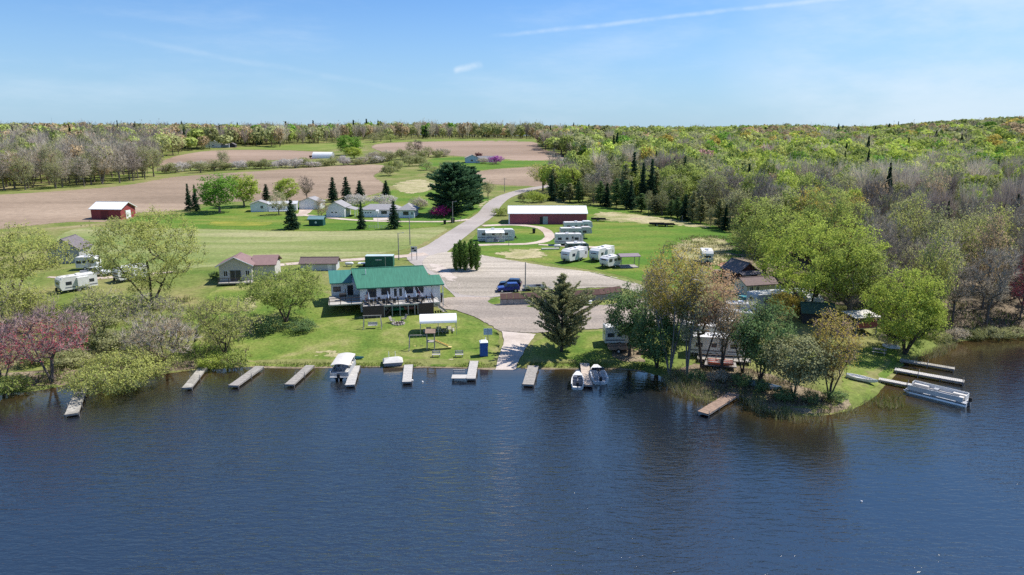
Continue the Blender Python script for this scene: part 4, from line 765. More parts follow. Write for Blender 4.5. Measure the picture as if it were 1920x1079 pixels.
blades('undergrowth', 'brown leaf litter brush under the campsite wood', 'undergrowth', [(1400, 470), (1500, 490), (1600, 540), (1640, 600), (1720, 636), (1790, 636), (1850, 630), (1940, 626), (1940, 600), (1750, 560), (1600, 500), (1450, 440)], 9000, .9, .06, BRN + GRN[:2], M_wood, lean=.5)
# ------------------------------------------------------------------ materials for built things
WHITE = mat('white_siding', (.74, .74, .73), .55, .05, .8, stretch=(.3, .3, 6)); WHITEM = mat('white_metal_roof', (.80, .80, .79), .4, .04, .5)
CREAM = mat('cream_siding', (.52, .49, .44), .7, .06, .8, stretch=(.3, .3, 6)); GREYR = mat('grey_shingle', (.30, .29, .29), .9, .2, 3, bump=.2)
BROWNR = mat('brown_shingle', (.17, .125, .115), .9, .2, 3, bump=.2); GREENR = mat('green_metal_roof', (.050, .185, .118), .55, .2, 1.6, stretch=(3, .3, .3), bump=.1); TEALR = mat('teal_metal_roof', (.055, .19, .145), .45, .15, .9, stretch=(3, .2, .2))
REDR = mat('faded_red_roof', (.235, .15, .14), .8, .1, 1.2); BARN = mat('barn_red', (.27, .055, .055), .8, .15, 1, stretch=(6, 6, .3)); MAROON = mat('maroon_steel', (.31, .075, .10), .6, .08, .8, stretch=(6, 6, .2))
GLASS = mat('dark_glass', (.035, .042, .055), .12, .3, 1.5, spec=.6); TRIM = mat('white_trim', (.78, .78, .77), .5, .03, 2); DARK = mat('black_plastic', (.02, .02, .022), .5, .2, 3); RUB = mat('rubber', (.018, .018, .018), .85, .2, 4)
DKWOOD = mat('dark_brown_boards', (.075, .052, .047), .8, .2, 2, stretch=(.4, .4, 5)); WOOD = mat('weathered_boards', (.33, .305, .27), .9, .2, 2.2, bump=.2); WOODP = mat('pale_boards', (.47, .445, .405), .85, .12, 2.2, bump=.15); MOSSW = mat('mossy_boards', (.36, .335, .285), .95, .35, 1.3, bump=.2); RUSTW = mat('reddish_boards', (.30, .21, .155), .9, .25, 1.5, bump=.2)
POST = mat('grey_post', (.30, .275, .25), .9, .2, 3); STEEL = mat('galvanised_steel', (.50, .51, .52), .42, .1, 3, metal=.6); ALU = mat('bright_aluminium', (.70, .72, .74), .35, .08, 2, metal=.5); GREYP = mat('grey_paint', (.36, .37, .385), .5, .08, 2)
RVW = mat('rv_white', (.68, .675, .65), .4, .12, 1.2); RVROOF = mat('weathered_rv_roof', (.60, .59, .565), .7, .2, 1.4); RVT = mat('rv_tan', (.55, .51, .46), .45, .06, .8); RVS = mat('rv_stripe', (.16, .17, .20), .4, .1, 2); RVD = mat('rv_grey', (.40, .41, .42), .45, .06, .8)
TARP = mat('beige_canvas', (.57, .545, .50), .8, .08, 2, bump=.2); BLUEP = mat('blue_plastic', (.025, .095, .34), .4, .06, 2); BLUEC = mat('blue_car_paint', (.012, .030, .22), .25, .05, 2, coat=.6); NAVYC = mat('dark_navy_paint', (.012, .016, .04), .25, .1, 2, coat=.6); SILV = mat('white_car_paint', (.74, .74, .74), .3, .04, 2, coat=.5)
GREENS = mat('dark_green_steel', (.018, .125, .085), .5, .1, 1.5); DGREEN = mat('dark_green_boards', (.014, .075, .07), .6, .15, 2); YEL = mat('yellow_plastic', (.66, .52, .20), .5, .1, 2); REDP = mat('red_plastic', (.45, .05, .05), .5, .1, 2); ORANGE = mat('orange_plastic', (.62, .20, .10), .45, .12, 2); CANOE = mat('pale_blue_paint', (.30, .40, .50), .4, .08, 2); TEALP = mat('teal_paint', (.07, .26, .30), .4, .1, 2); GREENP = mat('green_paint', (.03, .20, .11), .45, .1, 2)
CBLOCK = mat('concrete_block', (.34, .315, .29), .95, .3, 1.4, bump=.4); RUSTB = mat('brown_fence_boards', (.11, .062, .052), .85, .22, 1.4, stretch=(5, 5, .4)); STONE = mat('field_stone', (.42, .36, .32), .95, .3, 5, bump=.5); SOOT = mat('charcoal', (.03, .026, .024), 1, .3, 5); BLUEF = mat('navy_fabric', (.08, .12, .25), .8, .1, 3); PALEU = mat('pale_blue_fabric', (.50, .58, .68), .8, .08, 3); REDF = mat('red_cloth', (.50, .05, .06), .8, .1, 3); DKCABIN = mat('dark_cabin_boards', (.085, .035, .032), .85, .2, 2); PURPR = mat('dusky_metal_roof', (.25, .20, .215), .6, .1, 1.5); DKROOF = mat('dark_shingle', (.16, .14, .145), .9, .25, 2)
# ------------------------------------------------------------------ helpers for houses
def on_side(side, L, Wd, u, z, w, h, a, b):
    """box w x h standing on a wall face between a and b metres proud of it"""
    if side == 'f': return (u - w / 2, u + w / 2, -Wd / 2 - b, -Wd / 2 - a, z, z + h)
    if side == 'b': return (u - w / 2, u + w / 2, Wd / 2 + a, Wd / 2 + b, z, z + h)
    if side == 'l': return (-L / 2 - b, -L / 2 - a, u - w / 2, u + w / 2, z, z + h)
    return (L / 2 + a, L / 2 + b, u - w / 2, u + w / 2, z, z + h)
def window(root, L, Wd, side, u, z, w, h, fm=None, bars=1):
    f = MB()
    for (du, dz, ww, hh) in ((0, 0, w, .08), (0, h - .08, w, .08), (-w / 2 + .04, .08, .08, h - .16), (w / 2 - .04, .08, .08, h - .16)): f.box(*on_side(side, L, Wd, u + du, z + dz, ww, hh, -.01, .06))
    for k in range(bars): f.box(*on_side(side, L, Wd, u - w / 2 + w * (k + 1) / (bars + 1), z + .08, .05, h - .16, -.01, .05))
    fo = f.build('window', fm or TRIM, root); MB().box(*on_side(side, L, Wd, u, z + .04, w - .08, h - .08, -.02, .025)).build('pane', GLASS, fo); return fo
def door(root, L, Wd, side, u, z, w, h, m=None, glass=False):
    d = MB().box(*on_side(side, L, Wd, u, z, w, h, -.02, .06)).build('door', m or TRIM, root)
    if glass: MB().box(*on_side(side, L, Wd, u, z + h * .4, w * .62, h * .5, .03, .075)).build('pane', GLASS, d)
    MB().box(*on_side(side, L, Wd, u + w * .36, z + h * .45, .08, .08, .05, .13)).build('handle', STEEL, d); return d
def garage(root, L, Wd, side, u, z, w, h, m=None, lites=0):
    g = MB(); g.box(*on_side(side, L, Wd, u, z, w, h, -.02, .03))
    for k in range(4): g.box(*on_side(side, L, Wd, u, z + h * (k + .03) / 4, w - .08, h / 4 - .06, .03, .055))
    o = g.build('garage_door', m or TRIM, root)
    for k in range(lites): MB().box(*on_side(side, L, Wd, u - w / 2 + w * (k + .5) / lites, z + h * .62, w / lites * .55, .34, .05, .075)).build('pane', GLASS, o)
    return o
def gable_roof(mb, L, Wd, h, rise, ohx, ohy, t=.16, front=None, back=None):
    s = rise / (Wd / 2); y0, z0 = -Wd / 2 - ohy, h - s * ohy; y1 = -y0
    x0, x1 = -L / 2 - ohx, L / 2 + ohx
    mb.slab([(x0, y0, z0 + t), (x1, y0, z0 + t), (x1, 0, h + rise + t), (x0, 0, h + rise + t)], t)
    mb.slab([(x0, 0, h + rise + t), (x1, 0, h + rise + t), (x1, y1, z0 + t), (x0, y1, z0 + t)], t)
    mb.bar((x0, 0, h + rise + t + .01), (x1, 0, h + rise + t + .01), .3, .06)
def house(name, label, cat, p, rz, L, Wd, h, rise, wm, rm, hip=0, oh=.35, group=None, foot=1.0):
    root = thing(name, label, cat, p, rz, group); w = MB()
    if hip: w.box(-L / 2, L / 2, -Wd / 2, Wd / 2, -foot, h)
    else: w.prismx([(-Wd / 2, -foot), (Wd / 2, -foot), (Wd / 2, h), (0, h + rise), (-Wd / 2, h)], -L / 2, L / 2)
    w.build('wall', wm, root); r = MB()
    if hip:
        x0, x1, y0, y1 = -L / 2 - oh, L / 2 + oh, -Wd / 2 - oh, Wd / 2 + oh; zz = h - .05
        r.add([(x0, y0, zz), (x1, y0, zz), (x1, y1, zz), (x0, y1, zz), (x0 + hip, 0, h + rise), (x1 - hip, 0, h + rise), (x0, y0, zz - .16), (x1, y0, zz - .16), (x1, y1, zz - .16), (x0, y1, zz - .16)],
              [(0, 1, 5, 4), (1, 2, 5), (2, 3, 4, 5), (3, 0, 4), (6, 7, 1, 0), (7, 8, 2, 1), (8, 9, 3, 2), (9, 6, 0, 3), (9, 8, 7, 6)])
    else: gable_roof(r, L, Wd, h, rise, oh, oh)
    r.build('roof', rm, root); return root
# ------------------------------------------------------------------ marina building with its deck
p0 = at(681, 598); B = thing('marina_building', 'white building with a long green roof and a railed timber deck facing the lake', 'building', p0, R(13.5))
FZ, WZ, RY, RR, EY = 2.15, 4.62, 8.9, 2.2, 3.15
w = MB(); w.prismx([(3.7, -1), (14.1, -1), (14.1, WZ), (8.9, WZ + RR - .05), (3.7, WZ)], -.3, 10.9); w.box(10.9, 12.1, 3.7, 8.0, -1, WZ); w.build('wall', WHITE, B)
rf = MB(); sl = RR / (RY - 3.7); z_at = lambda y: WZ + sl * (y - 3.7) + .18 if y <= RY else WZ + RR - sl * (y - RY) + .18
rf.slab([(-.75, EY, z_at(EY)), (12.5, EY, z_at(EY)), (11.3, RY, z_at(RY)), (-1.6, RY, z_at(RY))], .2); rf.slab([(-1.6, RY, z_at(RY)), (11.3, RY, z_at(RY)), (11.3, 14.7, z_at(14.7)), (-1.6, 14.7, z_at(14.7))], .2)
rf.slab([(12.51, EY, z_at(EY)), (14.3, EY, z_at(EY)), (13.8, 6.0, z_at(6.0)), (11.92, 6.0, z_at(6.0))], .2); rf.bar((-1.6, RY, z_at(RY)), (11.3, RY, z_at(RY)), .34, .07)
ro = rf.build('roof', GREENR, B)
v = MB(); v.cyl((.9, 7.0, z_at(7) - .2), (.9, 7.0, z_at(7) + 1.0), .07); v.build('vent_pipe', TRIM, ro)
MB().prismx([(9.2, -1), (14.2, -1), (14.2, WZ + .85), (9.2, WZ - .18)], -5.2, -.35).build('side_wall', WHITE, B)
MB().slab([(-5.4, 8.6, WZ - .1), (-1.62, 8.6, WZ - .1), (-1.62, 14.3, WZ + 1.15), (-5.7, 14.3, WZ + 1.15)], .16).build('side_roof', TEALR, B)
def bwin(x, y, z, ww, hh, nm='window'):
    f = MB(); f.box(x - ww / 2, x + ww / 2, y - .06, y + .02, z, z + .09); f.box(x - ww / 2, x + ww / 2, y - .06, y + .02, z + hh - .09, z + hh); f.box(x - ww / 2, x - ww / 2 + .09, y - .06, y + .02, z + .09, z + hh - .09); f.box(x + ww / 2 - .09, x + ww / 2, y - .06, y + .02, z + .09, z + hh - .09); f.box(x - .03, x + .03, y - .05, y + .02, z + .09, z + hh - .09)
    o = f.build(nm, DKWOOD, B); MB().box(x - ww / 2 + .05, x + ww / 2 - .05, y - .025, y + .02, z + .05, z + hh - .05).build('pane', GLASS, o)
for x, ww in ((1.75, 1.5), (4.1, 1.5), (8.1, 1.5), (9.95, 1.45)): bwin(x, 3.7, FZ + .95 - (x < 2) * .35, ww, 1.15 + (x < 2) * .35)
for x in (5.75, 6.65): 
    d = MB().box(x - .42, x + .42, 3.62, 3.72, FZ, FZ + 2.15).build('door', TRIM, B); MB().box(x - .24, x + .24, 3.59, 3.64, FZ + .55, FZ + 1.95).build('pane', GLASS, d)
bwin(-4.2, 9.2, FZ + .7, 1.3, .9)
d = MB().box(-2.4, -1.4, 9.12, 9.22, FZ - .3, FZ + 1.75).build('door', DARK, B)
dk = MB()
for k in range(22): dk.box(-.05, 13.0, .17 * k, .17 * k + .155, FZ - .06, FZ)
for k in range(10): dk.box(-5.6, -.1, 2.3 + .17 * k, 2.3 + .17 * k + .155, FZ - .06, FZ)
dk.box(0, 12.95, .05, 3.6, FZ - .26, FZ - .07); dk.box(-5.5, -.2, 2.35, 4.0, FZ - .22, FZ - .07); deck = dk.build('deck', WOODP, B)
MB().box(0, 3.5, -.04, .04, -.6, FZ - .03).build('skirting', DKWOOD, B); MB().box(9.3, 11.85, -.04, .04, -.6, FZ - .03).build('skirting', DKWOOD, B); MB().box(11.86, 11.94, -.04, 3.6, -.6, FZ - .07).build('skirting', DKWOOD, B)
rl = MB()
for x in np.arange(0, 11.91, 1.983): rl.box(x - .06, x + .06, -.01, .11, FZ, FZ + 1.05)
for z in (.5, 1.0): rl.box(-.05, 11.95, .02, .08, FZ + z, FZ + z + .09)
for y in (1.2, 2.4): rl.box(11.84, 11.94, y - .05, y + .05, FZ, FZ + 1.05)
for z in (.5, 1.0): rl.box(11.86, 11.92, .1, 3.6, FZ + z, FZ + z + .09); rl.box(-5.5, 0, 2.3, 2.36, FZ + z, FZ + z + .08)
for x in (-5.4, -3.6, -1.8): rl.box(x - .05, x + .05, 2.28, 2.38, FZ, FZ + 1.05)
rl.build('railing', DKWOOD, B)
for x in (3.55, 4.9, 6.2, 7.6, 8.7, 9.25): MB().box(x - .08, x + .08, .0, .16, -.6, FZ - .26).build('deck_post', POST, B)
for x, y in ((14.05, 3.4), (13.8, 5.7)): MB().box(x - .07, x + .07, y - .07, y + .07, -.6, z_at(y) - .22).build('porch_post', TRIM, B)
MB().box(12.2, 13.6, 3.9, 5.9, -.6, WZ - .1).build('entry_wall', WHITE, B)
st = MB()
for k in range(9): st.box(3.7 + .16 * k, 3.95 + .16 * k, .4, 1.4, .05 + k * .225, .11 + k * .225)
st.bar((3.6, .4, .05), (5.2, .4, 2.05), .08, .2); st.bar((3.6, 1.4, .05), (5.2, 1.4, 2.05), .08, .2); st.build('stairs', DKWOOD, B)
st = MB()
for k in range(9): st.box(12.0 + .26 * k, 12.28 + .26 * k, .3, 1.5, FZ - .3 - k * .27, FZ - .24 - k * .27)
st.bar((12, .3, FZ - .1), (14.4, .3, .1), .08, .2); st.bar((12, 1.5, FZ - .1), (14.4, 1.5, .1), .08, .2); st.bar((12, .3, FZ + .9), (14.4, .3, 1.1), .07); st.build('side_stairs', POST, B)
Bm = B.matrix_world.copy(); Bm = Matrix.Translation(B.location) @ Matrix.Rotation(R(13.5), 4, 'Z')
def bl(x, y, z): q = Bm @ Vector((x, y, z)); return (q.x, q.y, q.z)
def closed_umbrella(loc, label):
    u = thing('patio_umbrella', label, 'umbrella', loc, 0, 'folded umbrellas along the deck'); MB().cyl((0, 0, 0), (0, 0, 1.95), .03).build('pole', TRIM, u); MB().cyl((0, 0, .75), (0, 0, 1.9), .2, .04, 10).build('canopy', PALEU, u); MB().cyl((0, 0, 0), (0, 0, .1), .3, .26, 12).build('base', DARK, u)
for x, l in ((1.1, 'folded pale blue umbrella nearest the flag at the cottage end of the deck'), (4.35, 'folded pale blue umbrella beside the glass doors of the deck'), (7.35, 'folded pale blue umbrella in front of the third deck window'), (9.1, 'folded pale blue umbrella before the last deck window')): closed_umbrella(bl(x, 1.9, FZ), l)
def patio_table():
    t = thing('patio_table', 'x', 'table', (0, 0, 0), 0, 'black tables on the deck'); MB().cyl((0, 0, .70), (0, 0, .74), .55, n=14).build('tabletop', DARK, t)
    for k in range(4): a = k * math.pi / 2 + .8; MB().bar((math.cos(a) * .38, math.sin(a) * .38, 0), (math.cos(a) * .3, math.sin(a) * .3, .7), .05).build('leg', DARK, t)
    return t
def patio_chair():
    c = thing('patio_chair', 'x', 'chair', (0, 0, 0), 0, 'chairs on the deck'); MB().box(-.25, .25, -.25, .25, .42, .46).build('seat', DARK, c); MB().box(-.25, .25, .22, .27, .46, .95).build('backrest', DARK, c)
    for x in (-.22, .22):
        for y in (-.22, .22): MB().box(x - .02, x + .02, y - .02, y + .02, 0, .42).build('leg', DARK, c)
    return c
pt, pc, first = patio_table(), patio_chair(), True
for i, (x, nm) in enumerate(((1.2, 'cottage end of the deck'), (3.2, 'first window pair of the deck'), (5.0, 'glass doors of the deck'), (8.3, 'third window of the deck'), (9.9, 'stair end of the deck'))):
    t = pt if i == 0 else copy_tree(pt); t.location = bl(x, 1.15, FZ); t['label'] = 'round black patio table at the ' + nm
    for k, a in enumerate((.3, 1.9, 3.5, 5.1)):
        c = pc if first else copy_tree(pc); first = False; c.location = bl(x + math.sin(a) * .8, 1.15 - math.cos(a) * .75, FZ); c.rotation_euler = (0, 0, R(13.5) + a + math.pi); c['label'] = 'black patio chairs around the table at the ' + nm; c['label'] = 'black patio chair pulled up to the table at the ' + nm; c['group'] = 'chairs at the table by the ' + nm
def flag(loc, label, lean, rz):
    f = thing('flag', label, 'flag', loc, rz); tip = Vector((math.sin(lean) * 2.3, 0, math.cos(lean) * 2.3)); MB().cyl((0, 0, 0), tip, .03, .02, 6).build('pole', TRIM, f)
    m = MB(); dx = Vector((.28, .04, -1.15)); 
    for k in range(7):
        m.m = k % 2; a = tip * (.95 - .06 * k) if False else tip + Vector((-.02 * k, 0, -.10)) - tip * (.055 * k); b = a - tip * .055
        m.add([a, b, b + dx * .85 + Vector((0, .06 * (k % 2), 0)), a + dx * .85, a + Vector((0, .02, 0)), b + Vector((0, .02, 0)), b + dx * .85 + Vector((0, .08, 0)), a + dx * .85 + Vector((0, .02, 0))], [(0, 1, 2, 3), (7, 6, 5, 4), (0, 3, 7, 4), (1, 5, 6, 2), (2, 6, 7, 3), (0, 4, 5, 1)])
    m.m = 2; a = tip + Vector((0, -.012, -.09)); m.add([a, a - tip * .2, a - tip * .2 + dx * .36, a + dx * .36], [(0, 1, 2, 3)])
    m.build('cloth', [REDF, TRIM, BLUEF], f)
flag(bl(.0, -.02, FZ + .6), 'red and white striped flag hanging at the cottage end of the deck rail', .35, R(13)); flag(bl(10.6, 2.6, FZ + .2), 'red and white striped flag leaning out over the stair end of the deck', -.5, R(13))
def hull(root, name, m, L, Wd, h, n=9, flatstern=True, up=.25, inner=None, z0=0):
    R_ = []
    for i in range(n):
        t = i / (n - 1); x = -L / 2 + L * t; ww = Wd / 2 * (math.sin(math.pi * (.5 + .5 * max(0, (t - .35) / .65)) ) ** .75 if t > .35 else (1 if flatstern else math.sin(math.pi * (.5 * t / .35)) ** .6)); ww = max(ww, .02); zt = z0 + h + up * max(0, t - .5) ** 2 * 4 * h; zb = z0 + .55 * h * max(0, (t - .7) / .3) ** 2
        if not flatstern: zt = z0 + h + up * h * (2 * t - 1) ** 4; 
        R_.append([(x, -ww, zt), (x, -ww * .86, z0 + h * .3 + zb * .6), (x, -ww * .45, zb), (x, ww * .45, zb), (x, ww * .86, z0 + h * .3 + zb * .6), (x, ww, zt), (x, ww * .86, zt), (x, ww * .7, z0 + h * .5 + zb * .4), (x, -ww * .7, z0 + h * .5 + zb * .4), (x, -ww * .86, zt)])
    b = MB(); b.loft(R_); o = b.build(name, m, root); return o
def canoe(name, label, cat, p, rz, L, Wd, h, m, up=.35, seats=True, flip=False, group=None):
    c = thing(name, label, cat, p, rz, group); hull(c, 'hull', m, L, Wd, h, 13, False, up)
    if seats:
        for x in (-L * .25, L * .2): MB().box(x - .1, x + .1, -Wd * .36, Wd * .36, h * .72, h * .78).build('seat', WOOD, c)
    if flip: c.rotation_euler = (math.pi, 0, rz); c.location.z += h
    return c
canoe('canoe', 'green canoe stored beneath the deck', 'canoe', bl(6.1, 1.6, .7), R(13), 3.4, .85, .45, GREENP); canoe('rowing_boat', 'faded red rowing boat stored beneath the deck', 'boat', bl(8.2, 1.5, .8), R(14), 2.6, 1.0, .45, mat('faded_red_paint', (.33, .14, .12), .6, .2, 2))
# ------------------------------------------------------------------ other houses
p = at(455, 528); p = np.array(gz(0, 0)) if False else p
C = house('cottage', 'cream cottage with a faded red roof and small front deck beside the lane', 'house', (p[0] - 1.2, p[1] + 1.5, p[2] + .3), R(9), 5.6, 6.2, 3.3, 1.4, CREAM, REDR, oh=.5); C.rotation_euler.z = R(9) - math.pi / 2
for ch in C.children: pass
# cottage front is its gable: local +x looks at the lake after the turn
window(C, 5.6, 6.2, 'r', -1.9, 1.0, .9, 1.2); window(C, 5.6, 6.2, 'r', 2.3, 1.0, .9, 1.2)
for u in (-.55, .5): door(C, 5.6, 6.2, 'r', u, .1, .95, 2.1, GLASS)
MB().box(2.82, 5.0, -3.0, 3.3, -.1, .12).build('deck', WOOD, C)
m = MB(); 
for y in (-2.9, -.9, 1.2, 3.2): m.box(4.85, 4.95, y - .05, y + .05, .12, 1.1)
m.box(4.87, 4.93, -2.95, 3.25, 1.02, 1.1); m.box(4.87, 4.93, -2.95, 3.25, .55, .62); m.build('railing', DKWOOD, C)
MB().box(-5.2, 1.2, 3.12, 7.3, -1, 2.9).build('rear_wall', CREAM, C)
m = MB(); m.slab([(-2.0, 2.6, 4.4), (-2.0, 7.7, 4.4), (1.7, 7.7, 2.95), (1.7, 2.6, 2.95)], .16); m.slab([(-5.7, 2.6, 2.95), (-5.7, 7.7, 2.95), (-2.0, 7.7, 4.4), (-2.0, 2.6, 4.4)], .16); m.build('wing_roof', REDR, C)
m = MB(); m.bar((3.35, -3.6, 3.06), (3.35, 0, 4.9), .10, .16); m.bar((3.35, 3.6, 3.06), (3.35, 0, 4.9), .10, .16); m.build('barge_board', TRIM, C)
p = at(598, 507); S = house('storage_shed', 'low white shed with a dark brown roof beside the lane', 'shed', (p[0], p[1] + 1.2, p[2] - .1), R(2), 7.6, 3.2, 1.7, .95, mat('pale_shed_boards', (.52, .53, .53), .7, .08, 1), BROWNR)
door(S, 7.6, 3.2, 'f', 2.4, .1, .9, 1.5); 
p = at(711, 502); G = thing('shipping_container', 'dark green steel container with a pale roof behind the green roofed building', 'container', (p[0], p[1] + 1.1, p[2]), R(2)); c = MB(); c.box(-3.05, 3.05, -1.2, 1.2, .12, 2.5)
for k in range(30): c.box(-2.95 + k * .2, -2.85 + k * .2, -1.235, -1.2, .25, 2.35)
c.build('body', GREENS, G); MB().box(-3.05, 3.05, -1.2, 1.2, 2.503, 2.56).build('roof', mat('pale_green_roof', (.45, .55, .53), .5, .1, 1), G); MB().box(1.35, 1.43, -1.27, -1.2, .2, 2.4).build('door_bar', STEEL, G)
m = MB(); 
for k, (a, b) in enumerate(((-.75, .16), (-.52, .1), (-.36, .14), (-.16, .1), (0, .16), (.22, .1), (.38, .16))): m.box(a, a + b, -1.25, -1.236, 1.62, 1.82)
m.build('lettering', TRIM, G)
p = at(681, 500); T = thing('flatbed_trailer', 'small white flatbed trailer parked at the end of the green container', 'trailer', (p[0], p[1] + .6, p[2]), R(4)); MB().box(-1.2, 1.2, -.8, .8, .55, .72).build('bed', RVW, T); MB().bar((-1.2, 0, .6), (-2.1, 0, .5), .08).build('hitch', DARK, T)
for y in (-.85, .85): MB().cyl((.2, y - .09, .3), (.2, y + .09, .3), .3, n=14).build('wheel', RUB, T)
# red barn and the long shed
p = at(206, 411); Bn = house('red_barn', 'small red barn with a white roof at the edge of the ploughed field', 'barn', (p[0], p[1] + 2.5, p[2]), R(-6), 10.2, 7.4, 3.4, 1.8, BARN, WHITEM, oh=.45)
door(Bn, 10.2, 7.4, 'f', -.4, 0, 2.6, 2.7, mat('barn_door_red', (.16, .035, .035), .8, .1, 2)); m = MB(); m.bar((5.62, -4.1, 3.25), (5.62, 0, 5.3), .08, .18); m.bar((5.62, 4.1, 3.25), (5.62, 0, 5.3), .08, .18); m.build('barge_board', TRIM, Bn); door(Bn, 10.2, 7.4, 'r', 0, 0, 2.4, 2.7, TRIM)
p = at(1027, 421); Lb = house('pole_shed', 'long maroon shed with a white metal roof beside the gravel loop', 'shed', (p[0], p[1] + 5.2, p[2]), R(0), 24.0, 10.2, 3.3, 1.75, MAROON, WHITEM, oh=.3)
MB().box(*on_side('f', 24, 10.2, -1.9, 0, 1.1, 2.3, -.01, .03)).build('doorway', DARK, Lb); MB().box(*on_side('f', 24, 10.2, -.75, 0, 1.5, 2.4, .03, .1)).build('sliding_door', GREYP, Lb); MB().box(-12.06, -11.7, -5.14, 5.14, -.1, 3.3).build('end_trim', TRIM, Lb)
# house row
p = at(500, 398); Mh = house('mobile_home', 'white mobile home with a porch wing between the bright green maples', 'house', (p[0] - 3.2, p[1] + 3, p[2]), R(-78), 5.5, 5.6, 2.7, 1.0, WHITE, GREYR); window(Mh, 5.5, 5.6, 'r', .9, 1.1, 1.0, 1.1); door(Mh, 5.5, 5.6, 'r', -1.2, .3, .8, 1.9)
MB().box(-2.4, 2.2, 2.83, 12.5, -1, 2.5).build('wing_wall', WHITE, Mh); m = MB(); m.slab([(2.8, 2.6, 2.6), (2.8, 12.9, 2.6), (0, 12.9, 3.4), (0, 2.6, 3.4)], .14); m.slab([(0, 2.6, 3.4), (0, 12.9, 3.4), (-2.9, 12.9, 2.6), (-2.9, 2.6, 2.6)], .14); m.build('wing_roof', mat('pale_grey_roof', (.52, .52, .53), .7, .1, 1.5), Mh)
m = MB(); m.box(2.3, 4.2, 3.2, 11, .2, .32); m.box(4.1, 4.2, 3.2, 11, .9, .98)
for k in range(16): m.box(4.12, 4.17, 3.3 + k * .5, 3.4 + k * .5, .32, .9)
m.build('porch', TRIM, Mh)
for k in range(3): window(Mh, 4.4, 5.6, 'r', 4.6 + k * 2.6, 1.0, 1.1, 1.0)
p = at(581, 393); Gd = house('double_garage', 'grey gabled double garage behind the mobile home drive', 'garage', (p[0], p[1] + 3, p[2]), R(-94), 6, 7.4, 2.6, 1.5, WHITE, GREYR)
for u in (-1.7, 1.7): garage(Gd, 6, 7.4, 'r', u, 0, 2.8, 2.2)
p = at(632, 408); Gg = house('garage_house', 'white gabled garage house with an open side porch', 'garage', (p[0] - .3, p[1] + 3.5, p[2]), R(-93), 7, 6.2, 3.4, 1.6, WHITE, GREYR); garage(Gg, 7, 6.2, 'r', -.4, 0, 2.6, 2.4, None, 2)
MB().slab([(2.2, 3.1, 3.2), (2.2, 6.3, 2.4), (-3.6, 6.3, 2.4), (-3.6, 3.1, 3.2)], .14).build('porch_roof', GREYR, Gg)
for x in (1.9, -.8, -3.3): MB().box(x - .07, x + .07, 6.0, 6.14, 0, 2.3).build('porch_post', TRIM, Gg)
p = at(716, 408); Rh = house('ranch_house', 'long white ranch house with grey hip roofs behind the two lawn spruces', 'house', (p[0] - .5, p[1] + 3.4, p[2]), R(-2), 13.0, 6.6, 2.6, 1.5, WHITE, GREYR, hip=3); garage(Rh, 13, 6.6, 'f', -4.3, .05, 3.4, 2.1, None, 4); door(Rh, 13, 6.6, 'f', -1.7, .05, .9, 2.05); window(Rh, 13, 6.6, 'f', 1.4, 1.1, 1.9, 1.0, DARK)
MB().box(6.52, 11.6, -4.4, 3.3, -1, 2.65).build('wing_wall', WHITE, Rh); m = MB(); zz = 2.6; m.add([(5.9, -4.9, zz), (12.1, -4.9, zz), (12.1, 3.8, zz), (5.9, 3.8, zz), (9, -1.9, 4.5), (9, .8, 4.5), (5.9, -4.9, zz - .15), (12.1, -4.9, zz - .15), (12.1, 3.8, zz - .15), (5.9, 3.8, zz - .15)], [(0, 1, 4), (1, 2, 5, 4), (2, 3, 5), (3, 0, 4, 5), (6, 7, 1, 0), (7, 8, 2, 1), (8, 9, 3, 2), (9, 6, 0, 3), (9, 8, 7, 6)]); m.build('wing_roof', GREYR, Rh)
window(Rh, 13, 8.8, 'f', 8.8, .9, 1.8, 1.2, DARK); window(Rh, 13, 8.8, 'f', 10.8, 1.0, .7, 1.0)
p = at(593, 424); Gs = house('garden_shed', 'dark green garden shed with a pale roof edge on the house lawn', 'shed', (p[0], p[1] + 1.2, p[2]), R(-2), 4.3, 2.6, 2.1, .7, DGREEN, mat('pale_teal_roof', (.16, .27, .28), .6, .1, 2)); m = MB(); m.cyl((0, -1.36, 1.05), (0, -1.31, 1.05), .34, n=12); m.build('emblem', TRIM, Gs)
p = at(128, 492); Gh = house('gabled_house', 'grey gabled house mostly hidden behind the wide pale green tree', 'house', (p[0] - .5, p[1] + 2, p[2]), R(-80), 7, 6.5, 3.2, 2.2, mat('grey_siding', (.36, .35, .34), .7, .1, 1), DKROOF); window(Gh, 7, 6.5, 'r', .8, 1.2, 1, 1.2)
# far farmsteads
p = at(397, 277); Fh = house('far_farmhouse', 'white farmhouse far off before the forest above the ploughed field', 'house', (p[0], p[1] + 4, p[2]), R(-70), 11, 13, 3.6, 3.0, WHITE, WHITEM); window(Fh, 11, 13, 'r', 0, 1.2, 1.6, 1.2); p = at(420, 277); house('far_garage', 'small grey garage next to the far white farmhouse', 'garage', (p[0], p[1] + 3, p[2]), R(3), 9, 6, 2.4, 1.2, mat('blue_grey_siding', (.30, .34, .40), .7, .08, 1), GREYR); p = at(434, 277); house('far_shed', 'tiny dark shed at the end of the far white farmhouse', 'shed', (p[0], p[1] + 3, p[2]), R(-85), 5, 6, 2.6, 1.6, mat('near_black_boards', (.05, .045, .06), .8, .1, 1), DKROOF)
p = at(603, 297); Hb = thing('hoop_barn', 'white arched hoop barn open at one end beside the bright green clump', 'barn', p, R(-4)); m = MB(); n_ = 12; A = [(math.cos(math.pi * k / n_) * 4.2, max(0, math.sin(math.pi * k / n_)) * 4.6) for k in range(n_ + 1)]
